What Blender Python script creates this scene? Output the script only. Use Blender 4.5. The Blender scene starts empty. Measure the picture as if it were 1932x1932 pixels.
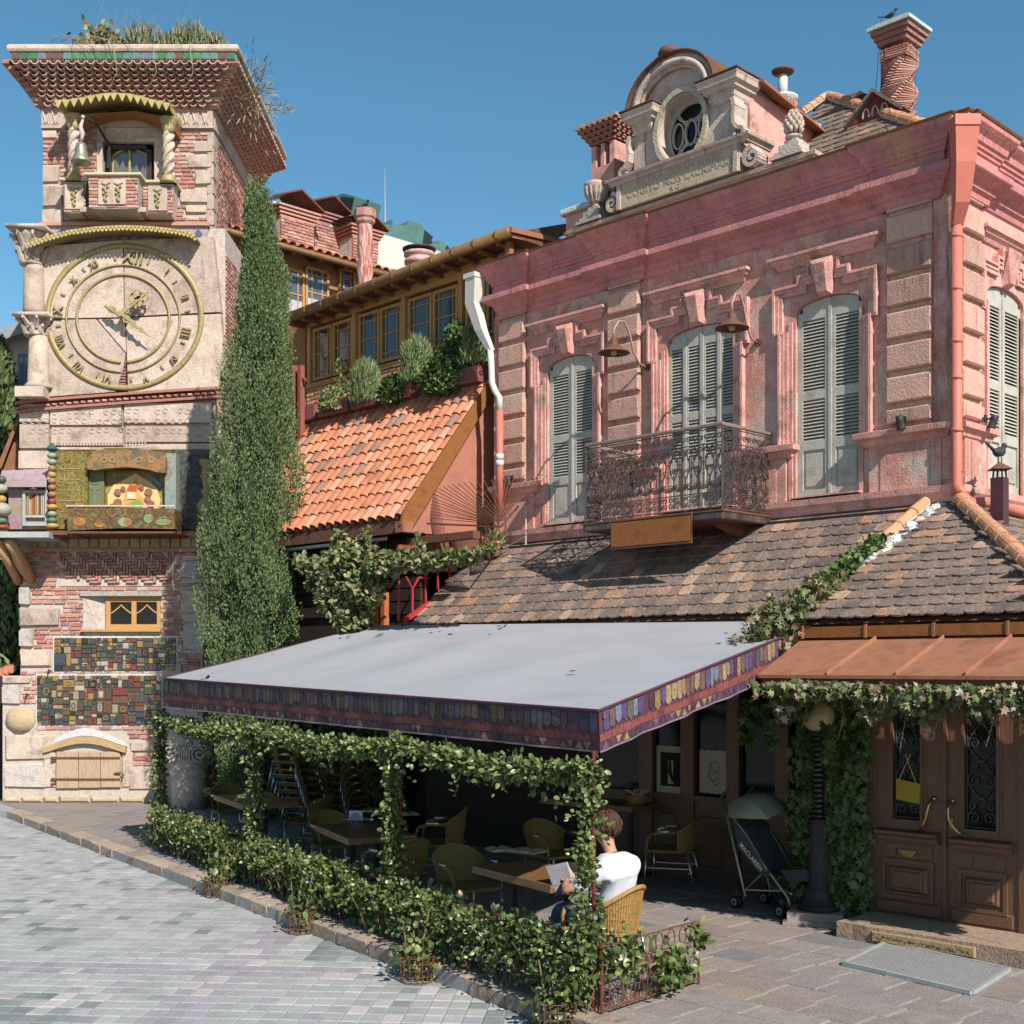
import bpy, math, random
import numpy as np
from mathutils import Vector, Matrix
random.seed(7); rng = np.random.default_rng(7)
SC = bpy.context.scene; COL = SC.collection
R = math.radians
# --- camera
CAMH = 2.85
cd = bpy.data.cameras.new('camera'); cam = bpy.data.objects.new('camera', cd); COL.objects.link(cam)
cam.location = (0, 0, CAMH); cam.rotation_euler = (R(90), 0, 0)
cd.lens = 45.12; cd.sensor_width = 36; cd.shift_y = 0.1511; cd.clip_end = 2000; cd.clip_start = 0.1
SC.camera = cam
# --- world and sun
SUN = Vector((.52, -1.0, .89)).normalized()          # towards the sun
W = bpy.data.worlds.new("World"); SC.world = W; W.use_nodes = True
nt = W.node_tree; bg = nt.nodes['Background']
sky = nt.nodes.new('ShaderNodeTexSky'); sky.sky_type = 'NISHITA'; sky.sun_disc = False
sky.sun_elevation = math.asin(SUN.z); sky.sun_rotation = math.atan2(SUN.x, SUN.y)
sky.altitude = 400; sky.air_density = 1.0; sky.dust_density = 0.4; sky.ozone_density = 2.5
hs = nt.nodes.new('ShaderNodeHueSaturation'); hs.inputs['Saturation'].default_value = 1.18; hs.inputs['Hue'].default_value = 0.481
nt.links.new(sky.outputs[0], hs.inputs['Color']); nt.links.new(hs.outputs[0], bg.inputs['Color'])
bg.inputs['Strength'].default_value = 0.09
sl = bpy.data.lights.new('sun', 'SUN'); sl.energy = 5.0; sl.angle = R(0.5); sl.color = (1, .955, .88)
so = bpy.data.objects.new('sun', sl); COL.objects.link(so); so.rotation_euler = SUN.to_track_quat('Z', 'Y').to_euler(); so.location = (20, -20, 30)
SC.view_settings.view_transform = 'Standard'; SC.view_settings.look = 'None'; SC.view_settings.gamma = 1
SC.view_settings.use_curve_mapping = False; SC.view_settings.exposure = 0.58
# --- frames
FPX = 2421.5; U0 = 966.0; V0 = 1258.0
class Fr:
    """local frame: x along a wall, y into the building, z up"""
    def __init__(s, ox, oy, ex, ey, oz=0):
        n = math.hypot(ex, ey); s.o = (ox, oy); s.e = (ex/n, ey/n); s.n = (-ey/n, ex/n); s.oz = oz
        s.M = Matrix(((s.e[0], s.n[0], 0, ox), (s.e[1], s.n[1], 0, oy), (0, 0, 1, oz), (0, 0, 0, 1)))
    def hit(s, u, v, y=0):
        """where the sight line of a picture point meets the plane y of this frame -> (x, z)"""
        d0 = (u-U0)/FPX; ox = s.o[0]+s.n[0]*y; oy = s.o[1]+s.n[1]*y
        det = -d0*s.e[1]+s.e[0]; t = (-ox*s.e[1]+s.e[0]*oy)/det
        return ((t*d0-ox)*s.e[0]+(t-oy)*s.e[1], CAMH+(V0-v)/FPX*t)
    def w(s, x, y, z=0): return s.M @ Vector((x, y, z))
def gnd(u, v, z=0):
    Y = FPX*(CAMH-z)/(v-V0); return ((u-U0)/FPX*Y, Y)
I3 = Fr(0, 0, 1, 0)
P = Fr(-.44, 22.06, .703, -.711)                      # pink facade
QX = 8.5
Q = Fr(P.w(QX, 0).x, P.w(QX, 0).y, .711, .703)        # its right return
T = Fr(0, 27, 1, 0)                                   # tower front
# --- materials
MATS = {}
def lk(t, a, b): t.links.new(a, b)
def M(name, cols, scale=3.0, rough=.8, bump=.3, metal=0.0, rv=0.0, pal=None, fine=40.0, fb=.15, wave=None, dirt=None, stretch=None, spec=.2, patch=None, trans=0.0, coat=0.0, streak=None):
    """procedural material. cols: ramp colours over big noise; rv: value spread between pieces; pal: one colour per piece"""
    if name in MATS: return MATS[name]
    ab = .74 if not pal else 1.0; ap = .74
    cols = [tuple(x*ab for x in c) for c in cols]; pal = [tuple(x*ap for x in c) for c in pal] if pal else None
    if patch: patch = (tuple(x*.74 for x in patch[0]),)+tuple(patch[1:])
    if streak: streak = (tuple(x*.74 for x in streak[0]),)+tuple(streak[1:])
    m = bpy.data.materials.new(name); m.use_nodes = True; t = m.node_tree; N = t.nodes; b = N['Principled BSDF']
    geo = N.new('ShaderNodeNewGeometry'); pos = geo.outputs['Position']
    if stretch:
        mp = N.new('ShaderNodeMapping'); mp.inputs['Scale'].default_value = stretch; lk(t, pos, mp.inputs['Vector']); pos = mp.outputs[0]
    n1 = N.new('ShaderNodeTexNoise'); n1.inputs['Scale'].default_value = scale; n1.inputs['Detail'].default_value = 7; n1.inputs['Roughness'].default_value = .62
    lk(t, pos, n1.inputs['Vector'])
    ra = N.new('ShaderNodeValToRGB'); e = ra.color_ramp.elements
    n = len(cols)
    for i, c in enumerate(cols):
        p = .5 if n == 1 else .3+.4*i/(n-1)
        el = e[i] if i < 2 else e.new(p)
        el.position = p; el.color = (*c, 1)
    if n == 1: e[1].color = (*cols[0], 1); e[1].position = 1
    lk(t, n1.outputs['Fac'], ra.inputs['Fac']); colr = ra.outputs['Color']
    oi = N.new('ShaderNodeObjectInfo'); at = N.new('ShaderNodeAttribute'); at.attribute_name = 'rnd'
    ad = N.new('ShaderNodeMath'); ad.operation = 'ADD'; lk(t, oi.outputs['Random'], ad.inputs[0]); lk(t, at.outputs['Fac'], ad.inputs[1])
    fr = N.new('ShaderNodeMath'); fr.operation = 'FRACT'; lk(t, ad.outputs[0], fr.inputs[0]); rnd = fr.outputs[0]
    if pal:
        r2 = N.new('ShaderNodeValToRGB'); r2.color_ramp.interpolation = 'CONSTANT'; ee = r2.color_ramp.elements
        for i, c in enumerate(pal):
            el = ee[i] if i < 2 else ee.new(i/len(pal))
            el.position = i/len(pal); el.color = (*c, 1)
        lk(t, rnd, r2.inputs['Fac'])
        mx = N.new('ShaderNodeMix'); mx.data_type = 'RGBA'; mx.blend_type = 'MULTIPLY'; mx.inputs[0].default_value = 1
        lk(t, r2.outputs['Color'], mx.inputs[6]); lk(t, colr, mx.inputs[7]); colr = mx.outputs[2]
    if patch:   # (colour, scale, lo, hi): worn patches with their own outline
        pc, ps, lo, hi = patch
        n4 = N.new('ShaderNodeTexNoise'); n4.inputs['Scale'].default_value = ps; n4.inputs['Detail'].default_value = 9; n4.inputs['Roughness'].default_value = .7
        lk(t, geo.outputs['Position'], n4.inputs['Vector'])
        mr4 = N.new('ShaderNodeMapRange'); mr4.inputs[1].default_value = lo; mr4.inputs[2].default_value = hi; lk(t, n4.outputs['Fac'], mr4.inputs[0])
        m4 = N.new('ShaderNodeMix'); m4.data_type = 'RGBA'; m4.inputs[7].default_value = (*pc, 1)
        lk(t, mr4.outputs[0], m4.inputs[0]); lk(t, colr, m4.inputs[6]); colr = m4.outputs[2]
    if streak:  # rain streaks and run-off dirt
        sc_, lo, hi = streak
        mps = N.new('ShaderNodeMapping'); mps.inputs['Scale'].default_value = (7, 7, .7); lk(t, geo.outputs['Position'], mps.inputs['Vector'])
        n5 = N.new('ShaderNodeTexNoise'); n5.inputs['Scale'].default_value = 1.0; n5.inputs['Detail'].default_value = 6; n5.inputs['Roughness'].default_value = .7; lk(t, mps.outputs[0], n5.inputs['Vector'])
        r5 = N.new('ShaderNodeMapRange'); r5.inputs[1].default_value = lo; r5.inputs[2].default_value = hi; lk(t, n5.outputs['Fac'], r5.inputs[0])
        m5 = N.new('ShaderNodeMix'); m5.data_type = 'RGBA'; m5.inputs[7].default_value = (*sc_, 1); lk(t, r5.outputs[0], m5.inputs[0]); lk(t, colr, m5.inputs[6]); colr = m5.outputs[2]
    n2 = N.new('ShaderNodeTexNoise'); n2.inputs['Scale'].default_value = fine; n2.inputs['Detail'].default_value = 5; lk(t, pos, n2.inputs['Vector'])
    mr = N.new('ShaderNodeMapRange'); mr.inputs[3].default_value = 1-2*fb; mr.inputs[4].default_value = 1+2*fb; lk(t, n2.outputs['Fac'], mr.inputs[0])
    mr2 = N.new('ShaderNodeMapRange'); mr2.inputs[3].default_value = 1-rv; mr2.inputs[4].default_value = 1+rv; lk(t, rnd, mr2.inputs[0])
    mu = N.new('ShaderNodeMath'); mu.operation = 'MULTIPLY'; lk(t, mr.outputs[0], mu.inputs[0]); lk(t, mr2.outputs[0], mu.inputs[1])
    h = N.new('ShaderNodeHueSaturation'); lk(t, colr, h.inputs['Color']); lk(t, mu.outputs[0], h.inputs['Value'])
    lk(t, h.outputs[0], b.inputs['Base Color'])
    b.inputs['Roughness'].default_value = rough; b.inputs['Metallic'].default_value = metal
    b.inputs['Specular IOR Level'].default_value = spec
    if coat: b.inputs['Coat Weight'].default_value = coat; b.inputs['Coat Roughness'].default_value = .15
    if trans:
        b.inputs['Transmission Weight'].default_value = 0
        tr = N.new('ShaderNodeBsdfTranslucent'); lk(t, h.outputs[0], tr.inputs['Color'])
        ms = N.new('ShaderNodeMixShader'); ms.inputs[0].default_value = trans
        lk(t, b.outputs[0], ms.inputs[1]); lk(t, tr.outputs[0], ms.inputs[2]); lk(t, ms.outputs[0], N['Material Output'].inputs['Surface'])
    if bump:
        src = n2.outputs['Fac']
        am = N.new('ShaderNodeMath'); am.operation = 'MULTIPLY_ADD'; am.inputs[1].default_value = 2.0; lk(t, n1.outputs['Fac'], am.inputs[0]); lk(t, src, am.inputs[2])
        hsrc = am.outputs[0]
        if wave:   # (axis vector scale) extra fine ribs
            mp = N.new('ShaderNodeMapping'); mp.inputs['Scale'].default_value = wave; lk(t, geo.outputs['Position'], mp.inputs['Vector'])
            n3 = N.new('ShaderNodeTexNoise'); n3.inputs['Scale'].default_value = 1; n3.inputs['Detail'].default_value = 3; lk(t, mp.outputs[0], n3.inputs['Vector'])
            a2 = N.new('ShaderNodeMath'); a2.operation = 'ADD'; lk(t, hsrc, a2.inputs[0]); lk(t, n3.outputs['Fac'], a2.inputs[1]); hsrc = a2.outputs[0]
            cm = N.new('ShaderNodeMapRange'); cm.inputs[1].default_value = .3; cm.inputs[2].default_value = .7; cm.inputs[3].default_value = .72; cm.inputs[4].default_value = 1.2
            lk(t, n3.outputs['Fac'], cm.inputs[0]); mu2 = N.new('ShaderNodeMath'); mu2.operation = 'MULTIPLY'; lk(t, mu.outputs[0], mu2.inputs[0]); lk(t, cm.outputs[0], mu2.inputs[1]); lk(t, mu2.outputs[0], h.inputs['Value'])
        bp = N.new('ShaderNodeBump'); bp.inputs['Strength'].default_value = bump; bp.inputs['Distance'].default_value = .012
        lk(t, hsrc, bp.inputs['Height']); lk(t, bp.outputs[0], b.inputs['Normal'])
    MATS[name] = m; return m
def glassmat(name, col=(.02, .028, .03), rough=.04, spec=.9):
    if name in MATS: return MATS[name]
    m = M(name, [col], scale=1.2, rough=rough, bump=.02, spec=spec, fb=.05); return m

plaster = M('pink_plaster', [(.52, .23, .19), (.74, .43, .36), (.62, .27, .22), (.48, .28, .22), (.70, .37, .31)], 1.7, .92, .7, fb=.25, patch=((.60, .47, .38), 1.5, .50, .62), streak=((.22, .12, .10), .56, .72))
plaster2 = M('pink_trim', [(.64, .27, .23), (.78, .42, .36), (.60, .25, .21)], 1.8, .88, .6, fb=.2, patch=((.34, .22, .17), 2.4, .53, .66), streak=((.25, .12, .10), .57, .75))
quoinm = M('quoin_plaster', [(.60, .28, .23), (.58, .36, .28), (.66, .35, .28)], 2.2, .92, .8, rv=.16, fb=.24, patch=((.54, .42, .32), .8, .56, .66), streak=((.26, .15, .11), .55, .74))
cornm = M('cornice_plaster', [(.56, .20, .18), (.68, .28, .25), (.52, .21, .22), (.56, .29, .20)], 1.1, .9, .7, fb=.24, patch=((.25, .21, .3), 1.5, .64, .72), streak=((.28, .13, .11), .54, .74))
creamp = M('cream_plaster', [(.52, .41, .345), (.62, .5, .43), (.44, .35, .27)], 2.5, .9, .6, fb=.18, streak=((.24, .19, .14), .54, .72))
limest = M('pale_limestone', [(.49, .375, .30), (.60, .475, .39), (.40, .305, .24)], 2.0, .92, 1.0, rv=.14, fb=.26, patch=((.32, .255, .20), 2.1, .53, .67), streak=((.26, .2, .155), .58, .76))
greyst = M('grey_rubble_stone', [(.42, .36, .33), (.54, .46, .41), (.34, .30, .28)], 5, .95, 1.0, rv=.2, fb=.22)
brickm = M('old_brick', [(.92, .92, .92), (1.1, 1.05, 1)], 9, .9, .8, fb=.16, pal=[(.48, .23, .18), (.54, .3, .25), (.43, .19, .15), (.58, .38, .32), (.5, .27, .22), (.36, .19, .165), (.6, .42, .36), (.56, .27, .2)])
mortar = M('lime_mortar', [(.5, .42, .36), (.62, .53, .46), (.42, .35, .3)], 5, .95, 1.0, fb=.22)
slatem = M('weathered_roof_tile', [(.62, .62, .62), (1.25, 1.15, 1.05), (.8, .78, .76)], 1.6, .95, 1.0, fb=.42, fine=26, pal=[(.21, .16, .14), (.17, .135, .12), (.24, .175, .145), (.21, .16, .14), (.18, .145, .13), (.34, .21, .15), (.20, .16, .14), (.23, .175, .15), (.165, .13, .12), (.27, .19, .15), (.20, .16, .145), (.22, .17, .15), (.16, .135, .125), (.25, .18, .15), (.18, .14, .125), (.40, .28, .21)], patch=((.40, .385, .37), 19, .60, .68))
clay = M('terracotta_tile', [(.70, .62, .58), (1.0, .93, .9), (.82, .7, .66)], 1.8, .85, .6, fb=.14, pal=[(.66, .27, .15), (.62, .25, .14), (.70, .32, .19), (.60, .245, .14), (.66, .34, .22), (.64, .27, .15), (.52, .25, .16), (.72, .38, .26), (.64, .26, .14), (.60, .25, .15), (.68, .30, .17), (.34, .22, .17)], patch=((.2, .13, .1), 5, .66, .8))
ridgem = M('ridge_tile_clay', [(.62, .27, .13), (.7, .36, .2), (.5, .22, .12)], 8, .85, .6, rv=.12)
whitem = M('white_mortar', [(.62, .6, .57), (.78, .76, .73), (.4, .38, .36)], 20, .95, 1.0)
rustm = M('rusted_sheet', [(.29, .12, .065), (.37, .16, .09), (.25, .1, .06)], 3, .75, .25, fb=.08, stretch=(1, 1, .5))
rustd = M('dark_rust_steel', [(.12, .055, .035), (.19, .085, .05), (.09, .045, .035)], 9, .8, .4)
cort = M('weathering_steel', [(.24, .09, .03), (.30, .115, .035), (.19, .07, .026)], 5, .65, .2, fb=.1)
wood = M('honey_wood', [(.50, .25, .08), (.60, .33, .12), (.40, .19, .06)], 3, .55, .3, stretch=(2, 2, 12), fb=.12)
woodd = M('brown_door_wood', [(.14, .062, .034), (.18, .084, .045), (.11, .048, .028)], 3, .42, .25, stretch=(9, 9, 1.2), fb=.1, spec=.6)
woodw = M('weathered_wood', [(.44, .3, .19), (.55, .4, .27), (.33, .22, .14)], 4, .85, .6, stretch=(9, 9, 1), fb=.2, rv=.12)
logm = M('peeled_log', [(.5, .27, .14), (.6, .36, .2)], 4, .7, .5)
shut = M('grey_green_shutter', [(.44, .41, .345), (.54, .505, .43), (.36, .335, .285)], 2.5, .7, .35, fb=.12, patch=((.4, .38, .31), 3, .6, .72))
ironm = M('rusty_wrought_iron', [(.055, .042, .04), (.11, .075, .065), (.04, .034, .034)], 12, .7, .3, fb=.2)
ironb = M('dark_iron', [(.035, .033, .035), (.055, .05, .05)], 8, .5, .2)
rustrail = M('brown_railing_iron', [(.13, .055, .035), (.19, .085, .05)], 12, .75, .3)
pipem = M('red_painted_pipe', [(.60, .18, .13), (.66, .21, .15)], 3, .5, .08, fb=.05)
pipew = M('white_painted_pipe', [(.62, .57, .51), (.7, .65, .6)], 4, .6, .15, fb=.08)
blackg = glassmat('dark_glass', (.012, .014, .014), .05, spec=.25); glassr = glassmat('shop_glass', (.008, .009, .009), .03, spec=.3)
gold = M('gilded_bronze', [(.36, .28, .12), (.45, .36, .17), (.3, .23, .09)], 9, .55, .3, metal=.2)
brass = M('brass', [(.6, .42, .16)], 4, .25, .05, metal=.9)
alu = M('aluminium', [(.6, .6, .6)], 4, .28, .03, metal=.9)
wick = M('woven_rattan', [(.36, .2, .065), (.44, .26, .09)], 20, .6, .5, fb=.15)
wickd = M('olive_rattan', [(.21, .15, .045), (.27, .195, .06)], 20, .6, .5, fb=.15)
tablem = M('table_wood', [(.2, .095, .04), (.27, .13, .055), (.16, .075, .03)], 4, .4, .2, stretch=(7, 2, 2), spec=.5)
fabric = M('awning_cloth', [(.355, .355, .375), (.40, .40, .42), (.375, .372, .39)], .7, .85, .2, fb=.05, patch=((.29, .28, .27), .9, .60, .80))
fabdark = M('awning_hem', [(.10, .035, .055), (.13, .05, .07)], 3, .7, .1)
redpaint = M('red_paint', [(.40, .035, .045), (.46, .05, .055)], 4, .45, .1)
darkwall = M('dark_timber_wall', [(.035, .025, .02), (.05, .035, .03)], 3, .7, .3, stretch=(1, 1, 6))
kerbst = M('kerb_stone', [(.34, .25, .19), (.44, .34, .27), (.28, .21, .17)], 6, .95, 1.0, rv=.2, fb=.22)
slabm = M('terrace_slab_stone', [(.88, .88, .88), (1.1, 1.08, 1.06)], 5, .88, .6, fb=.2, pal=[(.30, .255, .235), (.33, .285, .255), (.29, .245, .23), (.33, .275, .23), (.31, .26, .24), (.28, .255, .245), (.32, .275, .255), (.29, .24, .215), (.30, .275, .25), (.215, .22, .22), (.31, .27, .25)], patch=((.24, .2, .165), 1.8, .56, .72))
stepst = M('step_granite', [(.34, .24, .17), (.42, .31, .23)], 12, .9, .8, fb=.25)
PAV = {'g': M('paver_grey', [(.35, .35, .345), (.42, .42, .41), (.31, .315, .31)], 1.1, .85, .35, rv=.10, fb=.1),
       'd': M('paver_dark', [(.20, .225, .22), (.265, .285, .28), (.18, .2, .195)], 1.3, .85, .35, rv=.14, fb=.1),
       'p': M('paver_purple', [(.335, .31, .335), (.385, .355, .385)], 5, .85, .35, rv=.10, fb=.1),
       'l': M('paver_pale', [(.48, .43, .42), (.52, .48, .46)], 5, .85, .35, rv=.08, fb=.1)}
joint = M('sand_joint', [(.36, .35, .34), (.42, .41, .40)], 9, .95, .5, fb=.15)
groundm = M('street_base', [(.3, .3, .29), (.36, .35, .34)], 3, .95, .4)
LEAF = {}
def leafmat(name, pal, tr=.22, rough=.5):
    return M(name, [(1, 1, 1), (1.1, 1.1, 1.0)], 3, rough, 0, fb=.06, pal=pal, trans=tr, spec=.45)
hedgeleaf = leafmat('hedge_leaf', [(.11, .155, .045), (.145, .20, .06), (.08, .12, .035), (.17, .22, .075), (.22, .26, .08), (.12, .17, .055), (.31, .31, .1), (.06, .09, .028), (.19, .25, .11), (.045, .065, .022), (.10, .14, .045)], rough=.38)
vineleaf = leafmat('vine_leaf', [(.13, .175, .06), (.19, .23, .08), (.10, .14, .045), (.27, .27, .1), (.36, .3, .12), (.14, .18, .07), (.085, .115, .04), (.24, .27, .14), (.4, .33, .2)])
ivyleaf = leafmat('ivy_leaf', [(.07, .13, .03), (.095, .165, .04), (.055, .10, .025), (.12, .19, .05), (.08, .14, .035), (.16, .22, .07)])
redleaf = leafmat('turning_creeper_leaf', [(.13, .18, .06), (.19, .22, .08), (.30, .2, .13), (.36, .27, .18), (.09, .13, .045), (.28, .3, .14), (.11, .16, .055), (.42, .36, .27), (.07, .10, .035), (.2, .12, .07), (.15, .19, .07)])
cypleaf = leafmat('cypress_spray', [(.13, .19, .07), (.165, .24, .09), (.09, .14, .045), (.19, .26, .115), (.14, .2, .07), (.2, .25, .09), (.065, .105, .035)], .15, .7)
drygrass = leafmat('dry_grass', [(.16, .17, .06), (.11, .14, .045), (.22, .19, .08), (.09, .11, .04)], .15)
dryleaf = leafmat('dry_twig', [(.34, .28, .18), (.26, .22, .13), (.2, .2, .09)], .1)
stemm = M('green_stem', [(.13, .12, .05), (.2, .15, .08)], 9, .7, .2)
barkm = M('bark', [(.12, .08, .055), (.18, .13, .09)], 9, .9, .8)

# --- objects
ORG = {}
def tag(o, label=None, cat=None, group=None, kind=None):
    if label: o['label'] = label
    if cat: o['category'] = cat
    if group: o['group'] = group
    if kind: o['kind'] = kind
    return o
def thing(name, label, cat, loc=(0, 0, 0), group=None, kind=None):
    o = bpy.data.objects.new(name, None); COL.objects.link(o); o.empty_display_size = .2
    o.location = loc; ORG[o.name] = Vector(loc); return tag(o, label, cat, group, kind)
class MB:
    def __init__(s, F=None):
        s.v = []; s.f = []; s.m = []; s.r = []; s.F = F or I3; s.rn = 0.0; s.X = None
    def add(s, vs, fs, m=0):
        b = len(s.v); Mx = s.F.M if s.X is None else s.F.M @ s.X
        for p in vs: s.v.append(Mx @ Vector(p))
        for f in fs: s.f.append([b+i for i in f]); s.m.append(m); s.r.append(s.rn)
    def box(s, x0, x1, y0, y1, z0, z1, m=0):
        if x0 > x1: x0, x1 = x1, x0
        if y0 > y1: y0, y1 = y1, y0
        if z0 > z1: z0, z1 = z1, z0
        s.add([(x0,y0,z0),(x1,y0,z0),(x1,y1,z0),(x0,y1,z0),(x0,y0,z1),(x1,y0,z1),(x1,y1,z1),(x0,y1,z1)],
              [(0,3,2,1),(4,5,6,7),(0,1,5,4),(1,2,6,5),(2,3,7,6),(3,0,4,7)], m)
    def bev(s, x0, x1, y0, y1, z0, z1, b=.01, m=0):
        """box whose front (-y) face is bevelled"""
        s.add([(x0,y0+b,z0),(x1,y0+b,z0),(x1,y0+b,z1),(x0,y0+b,z1),(x0+b,y0,z0+b),(x1-b,y0,z0+b),(x1-b,y0,z1-b),(x0+b,y0,z1-b),
               (x0,y1,z0),(x1,y1,z0),(x1,y1,z1),(x0,y1,z1)],
              [(4,5,6,7),(0,1,5,4),(1,2,6,5),(2,3,7,6),(3,0,4,7),(0,8,9,1),(1,9,10,2),(2,10,11,3),(3,11,8,0),(8,11,10,9)], m)
    def ext(s, poly, a0, a1, ax='y', m=0, cap=True):
        """extrude a 2-D outline. ax y: poly=(x,z); ax x: poly=(y,z); ax z: poly=(x,y)"""
        n = len(poly)
        def q(p, a): return (p[0], a, p[1]) if ax == 'y' else ((a, p[0], p[1]) if ax == 'x' else (p[0], p[1], a))
        vs = [q(p, a0) for p in poly]+[q(p, a1) for p in poly]
        fs = [(i, (i+1) % n, n+(i+1) % n, n+i) for i in range(n)]
        if cap: fs += [tuple(range(n))[::-1], tuple(range(n, 2*n))]
        s.add(vs, fs, m)
    def sweep(s, prof, path, m=0, cap=True):
        """profile [(out,z)] swept round a horizontal polyline [(x,y)], mitred; out is to the right-hand side (-normal)"""
        n = len(path); k = len(prof); vs = []
        for i, p in enumerate(path):
            d0 = Vector((path[i][0]-path[i-1][0], path[i][1]-path[i-1][1])) if i > 0 else None
            d1 = Vector((path[i+1][0]-path[i][0], path[i+1][1]-path[i][1])) if i < n-1 else None
            a = (d0 or d1).normalized(); b = (d1 or d0).normalized()
            na = Vector((a.y, -a.x)); nb = Vector((b.y, -b.x)); mm = (na+nb).normalized(); sc = 1/max(.3, mm.dot(na))
            for o, z in prof: vs.append((p[0]+mm.x*o*sc, p[1]+mm.y*o*sc, z))
        fs = []
        for i in range(n-1):
            for j in range(k-1): fs.append((i*k+j, (i+1)*k+j, (i+1)*k+j+1, i*k+j+1))
        if cap: fs += [tuple(range(k)), tuple(range((n-1)*k, n*k))[::-1]]
        s.add(vs, fs, m)
    def tube(s, pts, r, n=6, m=0, closed=False, cap=True):
        pts = [Vector(p) for p in pts]; k = len(pts); rs = r if isinstance(r, (list, tuple)) else [r]*k
        vs = []; up = None
        for i, p in enumerate(pts):
            if closed: d = pts[(i+1) % k]-pts[i-1]
            else: d = pts[min(i+1, k-1)]-pts[max(i-1, 0)]
            if d.length < 1e-9: d = Vector((0, 0, 1))
            d.normalize()
            if up is None: up = Vector((0, 0, 1)) if abs(d.z) < .9 else Vector((0, 1, 0))
            a = d.cross(up)
            if a.length < 1e-4: a = d.orthogonal()
            a.normalize(); b = a.cross(d).normalized(); up = b
            for j in range(n):
                t = 2*math.pi*j/n+math.pi/n; vs.append(p+a*math.cos(t)*rs[i]+b*math.sin(t)*rs[i])
        fs = []
        for i in range(k if closed else k-1):
            i2 = (i+1) % k
            for j in range(n): j2 = (j+1) % n; fs.append((i*n+j, i*n+j2, i2*n+j2, i2*n+j))
        if cap and not closed: fs += [tuple(range(n))[::-1], tuple(range((k-1)*n, k*n))]
        s.add(vs, fs, m)
    def lathe(s, c, prof, n=16, m=0, a0=0, a1=360, sx=1, sy=1):
        full = abs(a1-a0) >= 360; k = len(prof); st = n if full else n+1; vs = []
        for i in range(st):
            t = R(a0+(a1-a0)*i/n)
            for r, z in prof: vs.append((c[0]+r*math.cos(t)*sx, c[1]+r*math.sin(t)*sy, c[2]+z))
        fs = []
        for i in range(n):
            i2 = (i+1) % st if full else i+1
            for j in range(k-1): fs.append((i*k+j, i2*k+j, i2*k+j+1, i*k+j+1))
        if full:
            if prof[0][0] > 1e-4: fs.append(tuple(i*k for i in range(n))[::-1])
            if prof[-1][0] > 1e-4: fs.append(tuple(i*k+k-1 for i in range(n)))
        s.add(vs, fs, m)
    def ring(s, c, rx, rz, w, y0, y1, a0=0, a1=360, n=48, m=0, rin=None):
        """flat elliptical ring standing in the x-z plane, with depth y0..y1"""
        full = abs(a1-a0) >= 360; st = n if full else n+1; vs = []
        for i in range(st):
            t = R(a0+(a1-a0)*i/n); cc, ss = math.cos(t), math.sin(t)
            for rr, y in ((0, y0), (w, y0), (w, y1), (0, y1)): vs.append((c[0]+(rx-rr)*cc, y, c[1]+(rz-rr)*ss))
        fs = []
        for i in range(n):
            i2 = (i+1) % st if full else i+1
            for j in range(4): j2 = (j+1) % 4; fs.append((i*4+j, i2*4+j, i2*4+j2, i*4+j2))
        if not full: fs += [(0, 1, 2, 3), tuple(range(n*4, n*4+4))[::-1]]
        s.add(vs, fs, m)
    def ball(s, c, r, n=12, m=0, sx=1, sy=1, sz=1):
        k = n//2; s.lathe(c, [(r*math.sin(math.pi*i/k), -r*sz*math.cos(math.pi*i/k)) for i in range(k+1)], n, m, sx=sx, sy=sy)
    def mesh(s, name, org):
        me = bpy.data.meshes.new(name); o = Vector(org)
        me.from_pydata([v-o for v in s.v], [], s.f)
        if any(s.m): me.polygons.foreach_set('material_index', s.m)
        if any(s.r):
            a = me.attributes.new('rnd', 'FLOAT', 'FACE'); a.data.foreach_set('value', s.r)
        me.update(); return me
def part(mb, name, mats, parent=None, smooth=False, label=None, kind=None, org=None, fix=True):
    if org is None: org = ORG[parent.name] if parent else Vector((0, 0, 0))
    me = mb.mesh(name, org)
    for m in (mats if isinstance(mats, (list, tuple)) else [mats]): me.materials.append(m)
    if fix:
        import bmesh
        b = bmesh.new(); b.from_mesh(me); bmesh.ops.recalc_face_normals(b, faces=b.faces); b.to_mesh(me); b.free()
    if smooth is True: me.polygons.foreach_set('use_smooth', [True]*len(me.polygons)); me.update()
    elif smooth: me.shade_smooth_by_angle(angle=R(smooth)) if hasattr(me, 'shade_smooth_by_angle') else me.polygons.foreach_set('use_smooth', [True]*len(me.polygons))
    o = bpy.data.objects.new(name, me); COL.objects.link(o)
    if parent: o.parent = parent
    else: o.location = org
    ORG[o.name] = Vector(org); return tag(o, label, None, None, kind)
def solo(mb, name, mats, label, cat, org=(0, 0, 0), group=None, smooth=False, kind=None):
    o = part(mb, name, mats, None, smooth, org=Vector(org)); return tag(o, label, cat, group, kind)
def struct(mb, name, mats, smooth=False):
    return tag(part(mb, name, mats, None, smooth), kind='structure')
def piece(name, me, Mw, parent):
    """one of many alike pieces, sharing mesh data"""
    o = bpy.data.objects.new(name, me); COL.objects.link(o); o.parent = parent
    o.matrix_basis = Matrix.Translation(-ORG[parent.name]) @ Mw; ORG[o.name] = ORG[parent.name]; return o
def dup(root, loc, rz, label=None, group=None):
    r = root.copy(); COL.objects.link(r); r.location = loc; r.rotation_euler = (0, 0, rz)
    if label: r['label'] = label
    if group: r['group'] = group
    ORG[r.name] = Vector(loc)
    def rec(a, b):
        for ch in list(a.children):
            c = ch.copy(); COL.objects.link(c); c.parent = b; rec(ch, c)
    rec(root, r); return r
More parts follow.
